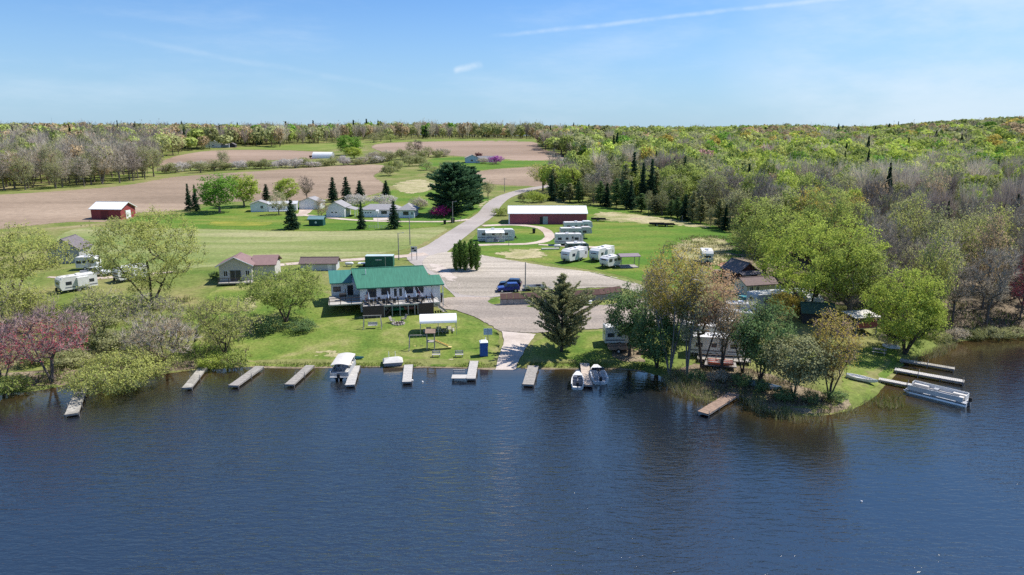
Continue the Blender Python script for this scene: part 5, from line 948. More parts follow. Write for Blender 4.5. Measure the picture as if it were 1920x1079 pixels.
for k in range(n_):
    a, b = A[k], A[k + 1]; m.add([(-6, a[0], a[1]), (9, a[0], a[1]), (9, b[0], b[1]), (-6, b[0], b[1]), (-6, a[0] * .97, a[1] * .97), (9, a[0] * .97, a[1] * .97), (9, b[0] * .97, b[1] * .97), (-6, b[0] * .97, b[1] * .97)], [(0, 1, 2, 3), (7, 6, 5, 4), (0, 3, 7, 4), (1, 5, 6, 2)])
m.build('cover', WHITEM, Hb); m = MB(); m.prismx([(a * .95, b * .95) for a, b in A], 8.6, 8.8); m.build('end_wall', GREYP, Hb); m = MB(); 
for y in (-2, 0, 2): m.box(-5.8, -5.6, y - .1, y + .1, 0, 4.0)
m.build('frame', RUSTW, Hb)
m = thing('hay_wagon', 'dark red hay wagon beside the open end of the hoop barn', 'wagon', at(585, 297), R(20)); MB().box(-2, 2, -1, 1, .8, 2.0).build('bed', RUSTB, m)
for x in (-1.3, 1.3):
    for y in (-1.05, 1.05): MB().cyl((x, y - .1, .4), (x, y + .1, .4), .4, n=12).build('wheel', RUB, m)
p = at(885, 306); Bh = house('far_blue_house', 'pale blue house far up the road beside the purple lilac tree', 'house', (p[0], p[1] + 3, p[2]), R(-84), 8, 9.5, 3.2, 2.0, mat('pale_blue_siding', (.50, .56, .64), .7, .05, 1), GREYR); window(Bh, 8, 9.5, 'r', -.5, 1.0, 1.6, 1.4)
p = at(905, 305); house('far_low_house', 'low grey roofed outbuilding between the far blue house and the lilac', 'outbuilding', (p[0] + 2, p[1] + 4, p[2]), R(4), 11, 6, 2.4, 1.6, WHITE, mat('mid_grey_roof', (.24, .235, .24), .9, .1, 2))
# camp cabins
p = at(1418, 556); Cb = house('brown_cabin', 'tan cabin with a brown roof and shaded porch next to the white roofed trailer', 'cabin', (p[0] + .5, p[1] + 2.2, p[2]), R(14), 6.4, 4.2, 2.3, .85, RVT, BROWNR, oh=.45)
for u in (-2.2, -.9): window(Cb, 6.4, 4.2, 'f', u, 1.1, .8, .9)
for u in (-.9, .9): window(Cb, 6.4, 4.2, 'l', u, 1.1, .7, .9)
for u in (2, 2.9): MB().box(u - .06, u + .06, -3.5, -3.38, 0, 2.3).build('porch_post', TRIM, Cb)
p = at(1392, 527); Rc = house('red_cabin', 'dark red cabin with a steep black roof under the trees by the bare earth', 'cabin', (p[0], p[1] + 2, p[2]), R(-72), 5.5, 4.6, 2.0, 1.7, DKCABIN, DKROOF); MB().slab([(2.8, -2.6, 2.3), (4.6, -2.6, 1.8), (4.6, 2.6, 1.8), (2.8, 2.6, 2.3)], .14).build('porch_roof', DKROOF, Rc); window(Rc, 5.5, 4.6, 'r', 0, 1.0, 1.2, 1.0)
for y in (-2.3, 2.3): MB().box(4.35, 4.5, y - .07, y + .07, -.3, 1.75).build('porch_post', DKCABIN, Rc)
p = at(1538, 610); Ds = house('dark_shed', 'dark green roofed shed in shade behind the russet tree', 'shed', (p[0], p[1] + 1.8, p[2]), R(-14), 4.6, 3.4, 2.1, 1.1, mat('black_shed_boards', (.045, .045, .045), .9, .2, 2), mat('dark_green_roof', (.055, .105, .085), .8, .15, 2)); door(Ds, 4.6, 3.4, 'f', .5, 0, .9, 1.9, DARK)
p = at(1612, 622); Rd = thing('red_deck', 'red railed platform under the trees beside the path to the round lime tree', 'deck', p, R(12)); m = MB(); m.box(-1.9, 1.9, -1.5, 1.5, .9, 1.05); m.build('floor', WOOD, Rd); m = MB(); m.box(-1.9, 1.9, -1.55, -1.5, 1.06, 1.95); m.box(1.86, 1.92, -1.5, 1.5, 1.06, 1.95); m.build('railing', mat('red_boards', (.33, .10, .09), .8, .15, 2), Rd)
for x in (-1.8, 1.8):
    for y in (-1.4, 1.4): MB().box(x - .07, x + .07, y - .07, y + .07, -.3, 2.9 if y > 0 else .9).build('post', POST, Rd)
MB().slab([(-2.3, -1.6, 2.75), (2.4, -1.6, 2.75), (2.4, 1.8, 3.05), (-2.3, 1.8, 3.05)], .08).build('roof', TARP, Rd)
for x in (-1.8, 1.8): MB().box(x - .05, x + .05, -1.49, -1.39, 1.05, 2.7).build('roof_post', POST, Rd)
# ------------------------------------------------------------------ caravans, trailers, cars
def wheel(root, x, y, r=.34, w=.22, hub=True):
    t = MB(); t.cyl((x, y - w / 2, r), (x, y + w / 2, r), r, n=16); o = t.build('wheel', RUB, root); s = 1 if y > 0 else -1
    MB().cyl((x, y + s * w / 2, r), (x, y + s * (w / 2 + .02), r), r * .55, n=12).build('rim', ALU, o)
def rv(label, p, rz, L, H_=2.75, Wd=2.45, m=None, style='travel', awning=0, dside=-1, slide=True, stripe=True, group=None, skirt=None, name='travel_trailer', dz=0):
    t = thing(name, label, 'camper', (p[0], p[1], p[2] + dz), rz, group); m = m or RVW; z0 = .55; h = z0 + H_ - .35; x0, x1 = -L / 2, L / 2; y = Wd / 2
    if style == 'fifth': prof = [(x0, z0), (x1 - 2.4, z0), (x1 - 2.3, z0 + .95), (x1 - .15, z0 + .95), (x1, z0 + 1.3), (x1 - .25, h + .1), (x1 - .8, h + .32), (x1 - 2.6, h + .32), (x1 - 2.9, h), (x0 + .1, h), (x0, h - .15)]
    elif style == 'oval': prof = [(x0 + .3, z0), (x1 - .45, z0), (x1 - .1, z0 + .5), (x1, z0 + 1.2), (x1 - .2, h - .35), (x1 - .75, h), (x0 + .5, h), (x0 + .1, h - .35), (x0, z0 + .9)]
    else: prof = [(x0, z0), (x1 - .35, z0), (x1, z0 + .75), (x1 - .12, h - .4), (x1 - .5, h), (x0 + .06, h), (x0, h - .12)]
    b = MB(); b.prism(prof, -y, y); b.build('body', m, t)
    r = MB(); r.box(x0 + .15, x1 - (2.95 if style == 'fifth' else .8), -y - .02, y + .02, h + .004, h + .06); ro = r.build('roof', RVROOF, t); MB().box(-L * .12, -L * .12 + .75, -.35, .35, h + .06, h + .34).build('air_conditioner', TRIM, ro); MB().box(L * .18, L * .18 + .4, -.2, .2, h + .06, h + .16).build('roof_vent', GREYP, ro)
    if stripe:
        s = MB()
        for sg in (-1, 1): s.box(x0 + .05, x1 - (2.45 if style == 'fifth' else .9), sg * (y + .006) - .006, sg * (y + .006) + .006, z0 + .35, z0 + .55)
        s.build('stripe', RVS, t)
    for sg in (-1, 1):
        k = 0
        for xx, ww, hh, zz in ((x0 + L * .16, .95, .6, 1.05), (x0 + L * .42, .7, .55, 1.1), (x0 + L * .76, 1.0, .62, 1.05)):
            if style == 'fifth' and xx > x1 - 2.6: zz += .25
            f = MB().box(xx - ww / 2, xx + ww / 2, sg * y - .03, sg * y + .03, z0 + zz - .1, z0 + zz - .1 + hh).build('window', DARK, t); MB().box(xx - ww / 2 + .06, xx + ww / 2 - .06, sg * y - .04, sg * y + .04, z0 + zz - .04, z0 + zz - .16 + hh).build('pane', GLASS, f)
        if sg == dside:
            d = MB().box(L * .08 - .02, L * .08 + .62, sg * y - .035, sg * y + .035, z0 + .12, z0 + 1.95).build('door', RVT if m is RVW else TRIM, t); MB().box(L * .08 + .12, L * .08 + .48, sg * y - .045, sg * y + .045, z0 + 1.25, z0 + 1.75).build('pane', GLASS, d)
    MB().box(x0 - .02, x0 + .03, -.6, .6, z0 + 1.2, z0 + 1.7).build('rear_window', GLASS, t)
    if style != 'fifth': MB().box(x1 - .16, x1 - .03, -.7, .7, z0 + 1.05, z0 + 1.55).build('front_window', GLASS, t)
    if slide:
        s = MB().box(x0 + L * .25, x0 + L * .55, -dside * y - .5 * (dside > 0), -dside * y + .5 * (dside < 0), z0 + .45, h - .25).build('slide_out', m, t)
    n = [-.45, .45] if L > 6 else [0]
    for dx in n:
        for sg in (-1, 1): wheel(t, -L * .08 + dx, sg * (y - .08))
    if style != 'fifth': hb = MB(); hb.bar((x1 - .3, -.7, z0 - .05), (x1 + 1.0, 0, z0 - .1), .1); hb.bar((x1 - .3, .7, z0 - .05), (x1 + 1.0, 0, z0 - .1), .1); hb.cyl((x1 + .25, 0, z0 - .05), (x1 + .25, 0, z0 + .5), .2, n=10); hb.build('hitch', DARK, t)
    else:
        for sg in (-1, 1): MB().box(x1 - 2.0, x1 - 1.88, sg * .8 - .06, sg * .8 + .06, 0, z0 + .95).build('landing_leg', STEEL, t)
    if awning:
        a = MB(); ya = dside * y; yb = dside * (y + 2.2); x_ = x0 + L * .2; xx = x_ + awning; lo = min(ya, yb)
        a.slab([(x_, ya, h - .1), (xx, ya, h - .1), (xx, yb, h - .5), (x_, yb, h - .5)] if dside > 0 else [(x_, yb, h - .5), (xx, yb, h - .5), (xx, ya, h - .1), (x_, ya, h - .1)], .05); ao = a.build('awning', WHITEM, t)
        q = MB()
        for x__ in (x_ + .05, xx - .05): q.bar((x__, yb, h - .55), (x__, yb, 0), .07)
        q.build('awning_posts', TRIM, ao)
    if skirt: MB().box(x0 + .1, x1 - .3, -y + .04, y - .04, 0.02, z0).build('skirting', skirt, t)
    return t
p = at(930, 452); a = rv('long white camper with a wide awning and screened porch inside the gravel loop', (p[0], p[1] + 1.2, p[2]), R(6), 10.0, awning=5.0, style='travel', skirt=RVT)
m = MB(); 
for x0, x1 in ((-2.6, -.9), (.4, 2.0)): m.box(x0, x1, -3.45, -3.4, .1, .95)
m.build('porch_panel', RVT, a); m = MB(); m.box(-3, 2.1, -3.5, -1.3, .02, .1); m.build('porch_floor', WOODP, a)
def at2(px, py, dy): q = at(px, py); return (q[0], q[1] + dy, q[2])
rv('rear white camper of the three parked in a row beyond the gravel loop', at2(1084, 437, 1.2), R(3), 8.2, style='fifth'); rv('middle tan banded camper of the three parked in a row beyond the gravel loop', at2(1080, 449, 1.2), R(3), 8.6, style='fifth', m=RVT); rv('nearest grey and white camper of the three parked in a row beyond the gravel loop', at2(1067, 461, 1.2), R(2), 7.2, m=RVW, style='travel')
rv('white rounded camper first in the line beside the open pavilion, facing the gravel lot', at2(1078, 492, 1.5), R(-132), 7.2, style='oval', stripe=False); rv('white rounded camper next to the pavilion, behind a smaller pop top', at2(1130, 490, 1.6), R(-128), 7.4, style='oval', stripe=False); rv('smallest white camper standing against the purple roofed pavilion', at2(1145, 503, 1.0), R(-140), 4.4, 2.3, style='oval', stripe=False, slide=False)
q = rv('dark grey box trailer with a flat roof behind the rounded white camper', at2(1082, 475, 1.0), R(8), 5.5, 2.2, m=mat('dull_green_siding', (.16, .20, .18), .6, .1, 1), stripe=False, slide=False); 
P_ = at(1177, 500); Pv = thing('pavilion', 'open pavilion with a dusky purple roof beside the small white camper', 'pavilion', P_, R(8)); m = MB(); m.slab([(-2.3, -1.9, 2.55), (2.3, -1.9, 2.55), (2.3, 0, 2.95), (-2.3, 0, 2.95)], .12); m.slab([(-2.3, 0, 2.95), (2.3, 0, 2.95), (2.3, 1.9, 2.55), (-2.3, 1.9, 2.55)], .12); m.build('roof', PURPR, Pv)
for x in (-2, 2):
    for y in (-1.6, 1.6): MB().box(x - .06, x + .06, y - .06, y + .06, 0, 2.5).build('post', POST, Pv)
MB().box(-2.0, 2.0, -1.7, 1.7, -.1, .12).build('floor', WOOD, Pv)
rv('white travel trailer on the bank beside the grey gabled house', at2(138, 547, 1.2), R(-128), 6.6, skirt=None); rv('pop up camper parked behind the white pickup truck', at2(165, 506, .5), R(10), 4.2, 2.6, slide=False, stripe=False); rv('white camper half hidden by the biggest yellow green tree', at2(240, 528, 1.2), R(-125), 6.0)
rv('white camper with a dark door beside a long deck behind the orange budded tree', at2(1350, 672, 1.3), R(-12), 8.0, awning=0); rv('white camper second in the stack of campers behind the orange budded tree', at2(1366, 638, 1.0), R(-12), 7.6); rv('white camper third in the stack of campers behind the orange budded tree', at2(1372, 618, .8), R(-12), 7.2, style='oval'); rv('farthest white camper of the stack, closest to the grey green boat', at2(1392, 602, .6), R(-12), 5.6); rv('small white camper beneath the first dark cedar', at2(1166, 650, 1.2), R(2), 5.2, m=RVW, slide=False); rv('white camper glimpsed between the orange and gold budded trees', at2(1325, 494, .5), R(-100), 5.5, slide=False)
wt = rv('long mobile home with a bright white roof under the largest lime tree', at2(1472, 582, 2.0), R(14), 12.0, 2.7, 3.2, name='mobile_home', stripe=False, slide=False, m=mat('pale_blue_grey_siding', (.38, .45, .52), .6, .05, 1), skirt=GREYP)
rv('white camper in shade beside the dark shed', at2(1528, 590, 1.5), R(-100), 5.6, slide=False); rv('white box camper seen through the branches behind the long deck', at2(1318, 650, 2), R(-15), 5.5, slide=False)
Cd = thing('camper_deck', 'long grey timber deck in front of the white campers by the water', 'deck', at2(1358, 680, .3), R(-12)); m = MB(); m.box(-3.6, 3.6, -.9, .9, .35, .48); m.build('floor', WOOD, Cd); m = MB(); m.box(-3.6, 3.6, -.93, -.87, 1.2, 1.28); m.box(-3.6, 3.6, -.93, -.87, .8, .86)
for x in np.arange(-3.5, 3.6, 1.17): m.box(x - .05, x + .05, -.95, -.85, -.1, 1.2)
m.build('railing', POST, Cd)
# vehicles
def car(name, label, p, rz, L, Wd, Hh, m, kind='suv'):
    c = thing(name, label, 'pickup truck' if kind == 'pickup' else 'car', p, rz); x0, x1, y = -L / 2, L / 2, Wd / 2
    if kind == 'suv': low = [(x0, .42), (x1 - .1, .38), (x1, .62), (x1 - .12, .95), (x1 - 1.35, 1.08), (x0 + .08, 1.08), (x0, .8)]; cab = [(x0 + .12, 1.081), (x1 - 1.3, 1.081), (x1 - 2.05, Hh), (x0 + .45, Hh)]
    elif kind == 'van': low = [(x0, .4), (x1 - .05, .36), (x1, .7), (x1 - .2, .98), (x1 - .9, 1.12), (x0 + .04, 1.12), (x0, .8)]; cab = [(x0 + .06, 1.121), (x1 - .85, 1.121), (x1 - 1.7, Hh), (x0 + .3, Hh)]
    else: low = [(x0, .55), (x1 - .08, .5), (x1, .8), (x1 - .08, 1.12), (x1 - 1.5, 1.2), (x0, 1.2)]; cab = [(x0 + 1.75, 1.201), (x1 - 1.45, 1.201), (x1 - 2.15, Hh), (x0 + 2.0, Hh)]
    def sect(prof, ytop):
        zs = [q[1] for q in prof]; lo, hi = min(zs), max(zs); rg = []
        for sg in (-1, 1): rg.append([(x, sg * (y - (y - ytop) * ((z - lo) / (hi - lo)) ** 1.5), z) for x, z in prof])
        return rg
    b = MB(); b.loft(sect(low, y * .97)); bo = b.build('body', m, c); bv = bo.modifiers.new('b', 'BEVEL'); bv.width = .06; bv.segments = 2; bv.limit_method = 'ANGLE'
    b = MB(); b.loft(sect(cab, y * .8)); co_ = b.build('cabin', m, c); bv = co_.modifiers.new('b', 'BEVEL'); bv.width = .05; bv.segments = 2
    zb, zt = cab[0][1] + .08, Hh - .09; xa, xb, xc, xd = cab[0][0], cab[1][0], cab[2][0], cab[3][0]
    yy = lambda z: y - (y - y * .8) * ((z - cab[0][1]) / (Hh - cab[0][1])) ** 1.5 + .012
    f = lambda xl, xh, z: xl + (xh - xl) * (z - cab[0][1]) / (Hh - cab[0][1])
    n = 2 if kind == 'pickup' else 3
    for sg in (-1, 1):
        for k in range(n):
            t0, t1 = k / n, (k + 1) / n; pts = []
            for t, z in ((t0, zb), (t1, zb), (t1, zt), (t0, zt)): xl, xh = f(xa, xd, z) + .14, f(xb, xc, z) - .14; pts.append((xl + (xh - xl) * t + (.05 if t == t0 and k else 0) - (.05 if t == t1 and k < n - 1 else 0), sg * yy(z), z))
            MB().add(pts + [(a_, b_ - sg * .03, c_) for a_, b_, c_ in pts], [(0, 1, 2, 3), (4, 7, 6, 5), (0, 4, 5, 1), (1, 5, 6, 2), (2, 6, 7, 3), (3, 7, 4, 0)]).build('side_window', GLASS, c)
        MB().box(x1 - .2, x1 + .01, sg * (y - .38) - .2, sg * (y - .38) + .2, low[2][1] + .02, low[2][1] + .2).build('headlight', TRIM, c); MB().box(x0 - .015, x0 + .05, sg * (y - .2) - .1, sg * (y - .2) + .1, .78, 1.0).build('tail_light', REDP, c)
        for xx in (x0 + L * .2, x1 - L * .19): wheel(c, xx, sg * (y - .1), .35, .22)
    for xl, xh, s in ((xb, xc, .02), (xa, xd, -.02)):
        pts = [(f(xl, xh, z) + s, q * (yy(z) - .14), z) for z, q in ((zb, -1), (zb, 1), (zt, 1), (zt, -1))]; MB().add(pts + [(a_ - s * 2, b_, c_) for a_, b_, c_ in pts], [(0, 1, 2, 3), (4, 7, 6, 5), (0, 4, 5, 1), (1, 5, 6, 2), (2, 6, 7, 3), (3, 7, 4, 0)]).build('windscreen' if s > 0 else 'rear_window', GLASS, c)
    if kind == 'pickup': MB().box(x0 + .12, x0 + 1.68, -y + .2, y - .2, 1.201, 1.21).build('cargo_bed', DARK, c)
    MB().box(x1 - .06, x1 + .05, -y * .9, y * .9, .4, .6).build('bumper', DARK, c); return c
car('parked_car', 'bright blue compact car parked at the end of the brown topped wall', at2(953, 549, .9), R(188), 4.3, 1.9, 1.72, BLUEC, 'suv'); car('parked_car', 'dark navy car parked just behind the bright blue compact car', at2(957, 541, 1.2), R(172), 4.4, 1.85, 1.68, NAVYC, 'suv'); car('pickup_truck', 'white pickup truck parked in front of the pop up camper', at2(176, 519, .9), R(-3), 5.7, 2.0, 1.9, SILV, 'pickup')
def utrailer(name, label, p, rz, L=3.6, Wd=1.7, m=None, cargo=None):
    t = thing(name, label, 'trailer', p, rz); f = MB(); f.box(-L / 2, L / 2, -Wd / 2, Wd / 2, .5, .58)
    for s in (-1, 1): f.box(-L / 2, L / 2, s * Wd / 2 - .04, s * Wd / 2 + .04, .581, .95)
    f.build('frame', m or STEEL, t); h = MB(); h.bar((L / 2, -.5, .52), (L / 2 + 1.2, 0, .5), .09); h.bar((L / 2, .5, .52), (L / 2 + 1.2, 0, .5), .09); h.build('hitch', m or STEEL, t)
    for s in (-1, 1): wheel(t, -.2, s * (Wd / 2 + .14), .33, .2)
    return t
utrailer('boat_trailer', 'empty grey boat trailer on the gravel behind the brown topped wall', at2(1003, 548, 1.6), R(8), 4.4, 1.8); utrailer('utility_trailer', 'rusty tan two axle trailer in the shade before the first dark cedar', at2(1160, 661, .4), R(5), 3.0, 1.6, RUSTW)
bk = thing('black_crate', 'black storage crate standing on the boat trailer', 'crate', at2(1010, 547, 1.6) , R(8)); bk.location.z += .6; MB().box(-.4, .4, -.3, .3, 0, .38).build('box', DARK, bk); MB().box(-.43, .43, -.33, .33, .38, .44).build('lid', DARK, bk)
for px, py, l in ((1122, 415, 'low dark flatbed trailer on the meadow beside the long maroon shed'), (1232, 424, 'dark flatbed loaded with logs on the meadow'), (1250, 425, 'second dark flatbed at the end of the log pile on the meadow')): utrailer('flatbed_trailer', l, at2(px, py, 0), R(-3), 4.6, 1.9, DARK)
lg = thing('log_pile', 'pile of grey logs lying beside the loaded flatbeds on the meadow', 'logs', at(1240, 422), R(-8))
for k in range(7): MB().cyl((-2.6, -.5 + k % 4 * .34, .18 + (k // 4) * .3), (2.4 - k * .2, -.5 + k % 4 * .34, .18 + (k // 4) * .3), .17, n=9).build('log', POST, lg)
# ------------------------------------------------------------------ piers
def dock(label, a, b, wd=1.2, m=None, ends=None, z=.48, group=None, post=True):
    A, Bp = flat(*a, z), flat(*b, z); d = Bp - A; L = math.hypot(d[0], d[1]); t = thing('pier', label, 'pier', (A[0], A[1], 0), math.atan2(d[1], d[0]), group); f = MB(); n = max(4, int(L / .21))
    rr = random.Random(int(a[0])); 
    for k in range(n): dz = rr.uniform(-.008, .008); f.box(L * k / n, L * (k + .9) / n, -wd / 2, wd / 2, z - .05 + dz, z + dz)
    f.build('decking', m or WOOD, t); s = MB()
    for y in (-wd / 2 + .06, wd / 2 - .06): s.box(0, L, y - .04, y + .04, z - .24, z - .06)
    s.box(L - .06, L, -wd / 2 + .1, wd / 2 - .1, z - .24, z - .06); s.build('stringer', POST, t)
    for k in range(max(2, int(L / 2.6) + 1)):
        x = min(L - .1, .3 + k * (L - .4) / max(1, int(L / 2.6)))
        for y in (-wd / 2 - .05, wd / 2 + .05): MB().cyl((x, y, -1.2), (x, y, z + (.35 if post and k % 2 else .06)), .045, n=7).build('leg', POST, t)
    return t, L
dock('longest mossy pier, beside the yellow green willow', (157, 718), (134, 776), 1.35, MOSSW); dock('weathered pier just beyond the willow under the bare brown tree', (380, 690), (350, 727), 1.15, MOSSW); dock('long grey pier slanting from the corner of the marina lawn', (487, 687), (437, 723), 1.25); dock('grey pier slanting beside the canopied pontoon boat, away from it', (582, 685), (542, 721), 1.2); dock('pale pier alongside the canopied pontoon boat', (667, 686), (656, 722), 1.2, WOODP)
dock('short pale pier below the two lawn benches, nearer the covered float', (766, 684), (763, 716), 1.2, WOODP); td, L_ = dock('pale pier with a side platform below the portable toilet', (889, 677), (883, 710), 1.2, WOODP); m = MB(); m.box(L_ - 1.5, L_ - .05, -2.6, -.62, .42, .475); m.build('side_platform', WOODP, td); m = MB(); m.box(L_ - 2.6, L_ - 2.5, -2.6, -1.0, .75, .83); m.box(L_ - 2.6, L_ - 2.5, -2.6, -1.0, .42, .475)
m.build('bench_seat', WOODP, td)
for x, y in ((L_ - 2.55, -2.5), (L_ - .1, -2.5), (L_ - .1, -1.6), (L_ - 1.4, -2.5)): MB().cyl((x, y, -1.2), (x, y, .8 if x < L_ - 2 else .42), .045, n=7).build('leg', POST, td)
dock('weathered pier beside the boat ramp', (1000, 686), (990, 721), 1.45); dock('tan pier between the two moored motor boats', (1096, 681), (1102, 722), 1.25, mat('tan_boards', (.52, .43, .35), .9, .15, 2)); dock('reddish brown pier by the reeds at the point', (1376, 738), (1318, 774), 1.35, RUSTW); dock('uppermost of the three grey piers below the round lime tree', (1688, 674), (1790, 691), .95, MOSSW); dock('middle and longest of the three grey piers below the round lime tree', (1678, 692), (1808, 715), 1.15, WOODP); dock('pale narrow pier alongside the large pontoon boat', (1648, 710), (1808, 741), .95, WOODP)
# ------------------------------------------------------------------ boats
def outboard(root, x, z=.35, y=0):
    o = MB(); o.box(x - .42, x - .05, y - .17, y + .17, z + .25, z + .75); o.build('motor', DARK, root); b = root.children[-1]
    s = MB(); s.box(x - .3, x - .16, y - .06, y + .06, z - .7, z + .25); s.build('motor_leg', GREYP, root)
def pontoon(label, p, rz, L=6.6, Wd=2.5, canopy=None, pm=None, furn=True):
    t = thing('pontoon_boat', label, 'pontoon boat', (p[0], p[1], 0), rz); x0, x1, y = -L / 2, L / 2, Wd / 2
    for s in (-1, 1):
        c = MB(); c.cyl((x0, s * (y - .42), .12), (x1 - .7, s * (y - .42), .12), .33, n=12); c.cyl((x1 - .7, s * (y - .42), .12), (x1 + .05, s * (y - .42), .28), .33, .05, 12); c.build('pontoon', ALU, t)
    MB().box(x0, x1 - .25, -y, y, .46, .55).build('deck', GREYP, t); f = MB(); pm = pm or RVW
    for s in (-1, 1): f.box(x0 + .35, x1 - .5, s * y - .03, s * y + .03, .62, 1.15)
    f.box(x1 - .53, x1 - .47, -y + .04, -.4, .62, 1.15); f.box(x1 - .53, x1 - .47, .4, y - .04, .62, 1.15); f.box(x0 + .32, x0 + .38, -y + .04, .3, .62, 1.15); f.build('fence_panel', pm, t)
    r = MB()
    for s in (-1, 1):
        r.bar((x0 + .35, s * y, 1.18), (x1 - .5, s * y, 1.18), .05)
        for x in np.arange(x0 + .4, x1 - .4, 1.2): r.box(x - .02, x + .02, s * y - .035, s * y + .035, .55, 1.18)
    r.build('rail', ALU, t)
    if furn:
        for a in ((x1 - 2.3, x1 - .65, -y + .1, -y + .65), (x1 - 2.3, x1 - .65, y - .65, y - .1), (x0 + .5, x0 + 1.9, -y + .1, -y + .7), (x0 + .5, x0 + 1.0, y - 1.3, y - .1)):
            s = MB(); s.box(a[0], a[1], a[2], a[3], .551, .95); s.build('seat', TARP, t)
        MB().box(-.3, .2, y - 1.0, y - .3, .551, 1.35).build('console', GREYP, t); MB().cyl((-.38, y - .65, 1.2), (-.33, y - .65, 1.24), .19, n=12).build('steering_wheel', DARK, t)
    if canopy:
        n_ = 8; A = [(-y + 2 * y * k / n_, 1.95 + .2 * math.sin(math.pi * k / n_)) for k in range(n_ + 1)]; m = MB(); ca, cb = canopy
        for k in range(n_): a_, b_ = A[k], A[k + 1]; m.slab([(ca, a_[0], a_[1]), (cb, a_[0], a_[1]), (cb, b_[0], b_[1]), (ca, b_[0], b_[1])], .05)
        co_ = m.build('canopy', TARP, t); m = MB()
        for s in (-1, 1):
            for x in (ca + .1, cb - .1): m.bar((x, s * (y - .03), 1.93), ((ca + cb) / 2 + (x - (ca + cb) / 2) * .4, s * (y - .03), 1.18), .05)
        m.build('canopy_frame', ALU, co_)
    outboard(t, x0 + .1, .3); return t
A = flat(640, 700, .5); pontoon('pontoon boat under a beige canopy moored at the pale marina pier', (A[0], A[1] + 1.2, 0), R(92), 6.0, 2.4, canopy=(-2.2, 2.7), pm=GREYP)
A, Bq = flat(1716, 727, .6), flat(1795, 746, .6); dv = Bq - A; pontoon('large open white pontoon boat moored at the end of the narrow pier', (A + Bq) / 2 + np.array([0, -.2, 0]), math.atan2(-dv[1], -dv[0]), 6.9, 2.5, pm=RVW)
def motorboat(label, p, rz, L, Wd, m, m2, cover=False, screen=True):
    t = thing('motor_boat', label, 'boat', (p[0], p[1], -.12), rz); hull(t, 'hull', m, L, Wd, .95, 11, True, .1)
    MB().add([(-L * .40, -Wd * .36, .55), (L * .2, -Wd * .36, .55), (L * .2, Wd * .36, .55), (-L * .40, Wd * .36, .55)], [(0, 1, 2, 3)]).build('floor', m2, t)
    for x in (-L * .3, -L * .08): 
        for y in (-Wd * .2, Wd * .2): s = MB(); s.box(x - .25, x + .25, y - .25, y + .25, .56, .85); s.box(x - .28, x - .2, y - .25, y + .25, .85, 1.25); s.build('seat', m2, t)
    b = MB(); b.add([(L * .2, -Wd * .42, .98), (L * .2, Wd * .42, .98), (L * .46, Wd * .12, 1.12), (L * .46, -Wd * .12, 1.12), (L * .2, -Wd * .42, .9), (L * .2, Wd * .42, .9), (L * .46, Wd * .12, 1.0), (L * .46, -Wd * .12, 1.0)], [(0, 1, 2, 3), (7, 6, 5, 4), (0, 4, 5, 1), (1, 5, 6, 2), (2, 6, 7, 3), (3, 7, 4, 0)]); b.build('bow_deck', m, t)
    if screen: w = MB(); w.add([(L * .12, -Wd * .4, 1.0), (L * .12, Wd * .4, 1.0), (L * .04, Wd * .36, 1.45), (L * .04, -Wd * .36, 1.45), (L * .10, -Wd * .4, 1.0), (L * .10, Wd * .4, 1.0), (L * .02, Wd * .36, 1.45), (L * .02, -Wd * .36, 1.45)], [(0, 1, 2, 3), (7, 6, 5, 4), (0, 4, 5, 1), (1, 5, 6, 2), (2, 6, 7, 3), (3, 7, 4, 0)]); w.build('windscreen', GLASS, t)
    MB().box(L * .02, L * .1, Wd * .05, Wd * .36, .56, 1.05).build('console', m2, t); outboard(t, -L / 2, .5); return t
A = flat(1084, 716, .5); motorboat('slim white fishing boat with dark seats moored on the open side of the tan pier', (A[0], A[1] + .6, 0), R(84), 4.6, 1.65, RVW, RVS, screen=False); A = flat(1122, 703, .6); motorboat('wider white motor boat with a windscreen moored beside the tan pier', (A[0], A[1] + .6, 0), R(90), 5.4, 2.2, RVW, GREYP)
A = at(735, 688); Cv = thing('covered_boat', 'small boat under a fitted beige cover pulled against the marina lawn', 'boat', (A[0], A[1] + .8, .05), R(12)); m = MB(); m.loft([[(-1.25, -.85, .1), (1.25, -.85, .1), (1.25, .85, .1), (-1.25, .85, .1)], [(-1.35, -1, .6), (1.35, -1, .6), (1.35, 1, .6), (-1.35, 1, .6)]]); m.build('hull', GREYP, Cv); m = MB(); m.loft([[(-1.4, -1.05, .6), (1.4, -1.05, .6), (1.4, 1.05, .6), (-1.4, 1.05, .6)], [(-1.2, -.7, .85), (1.2, -.7, .85), (1.2, .7, .85), (-1.2, .7, .85)], [(-.5, -.15, 1.1), (.7, -.15, 1.15), (.7, .15, 1.15), (-.5, .15, 1.1)]]); m.build('cover', TARP, Cv)
for x in (-.5, .4): MB().cyl((x, .9, .5), (x, .9, 1.7), .03).build('pole', TRIM, Cv)
A = at(665, 673); k_ = canoe('kayak', 'dark teal kayak lying on the marina lawn behind the canopied pontoon', 'kayak', A, R(-4), 2.7, .7, .3, TEALP, .2, seats=False); MB().cyl((0, 0, .26), (0, 0, .33), .28, n=14).build('cockpit', DARK, k_)
A, Bq = at(1406, 722), at(1460, 733); canoe('rowing_boat', 'pale blue rowing boat beached under the grey green cedar', 'boat', ((A + Bq) / 2)[:3], math.atan2((Bq - A)[1], (Bq - A)[0]), 4.2, 1.2, .55, CANOE, .2)
A = at(1615, 714); canoe('jon_boat', 'white and grey rowing boat hauled up on the grass behind the piers', 'boat', A, R(-42), 3.9, 1.3, .5, RVW, .2); A = at(1671, 652); canoe('rowing_boat', 'white dinghy lying upside down on the bank near the round lime tree', 'boat', A, R(-28), 2.4, 1.2, .5, RVW, .15, seats=False, flip=True)
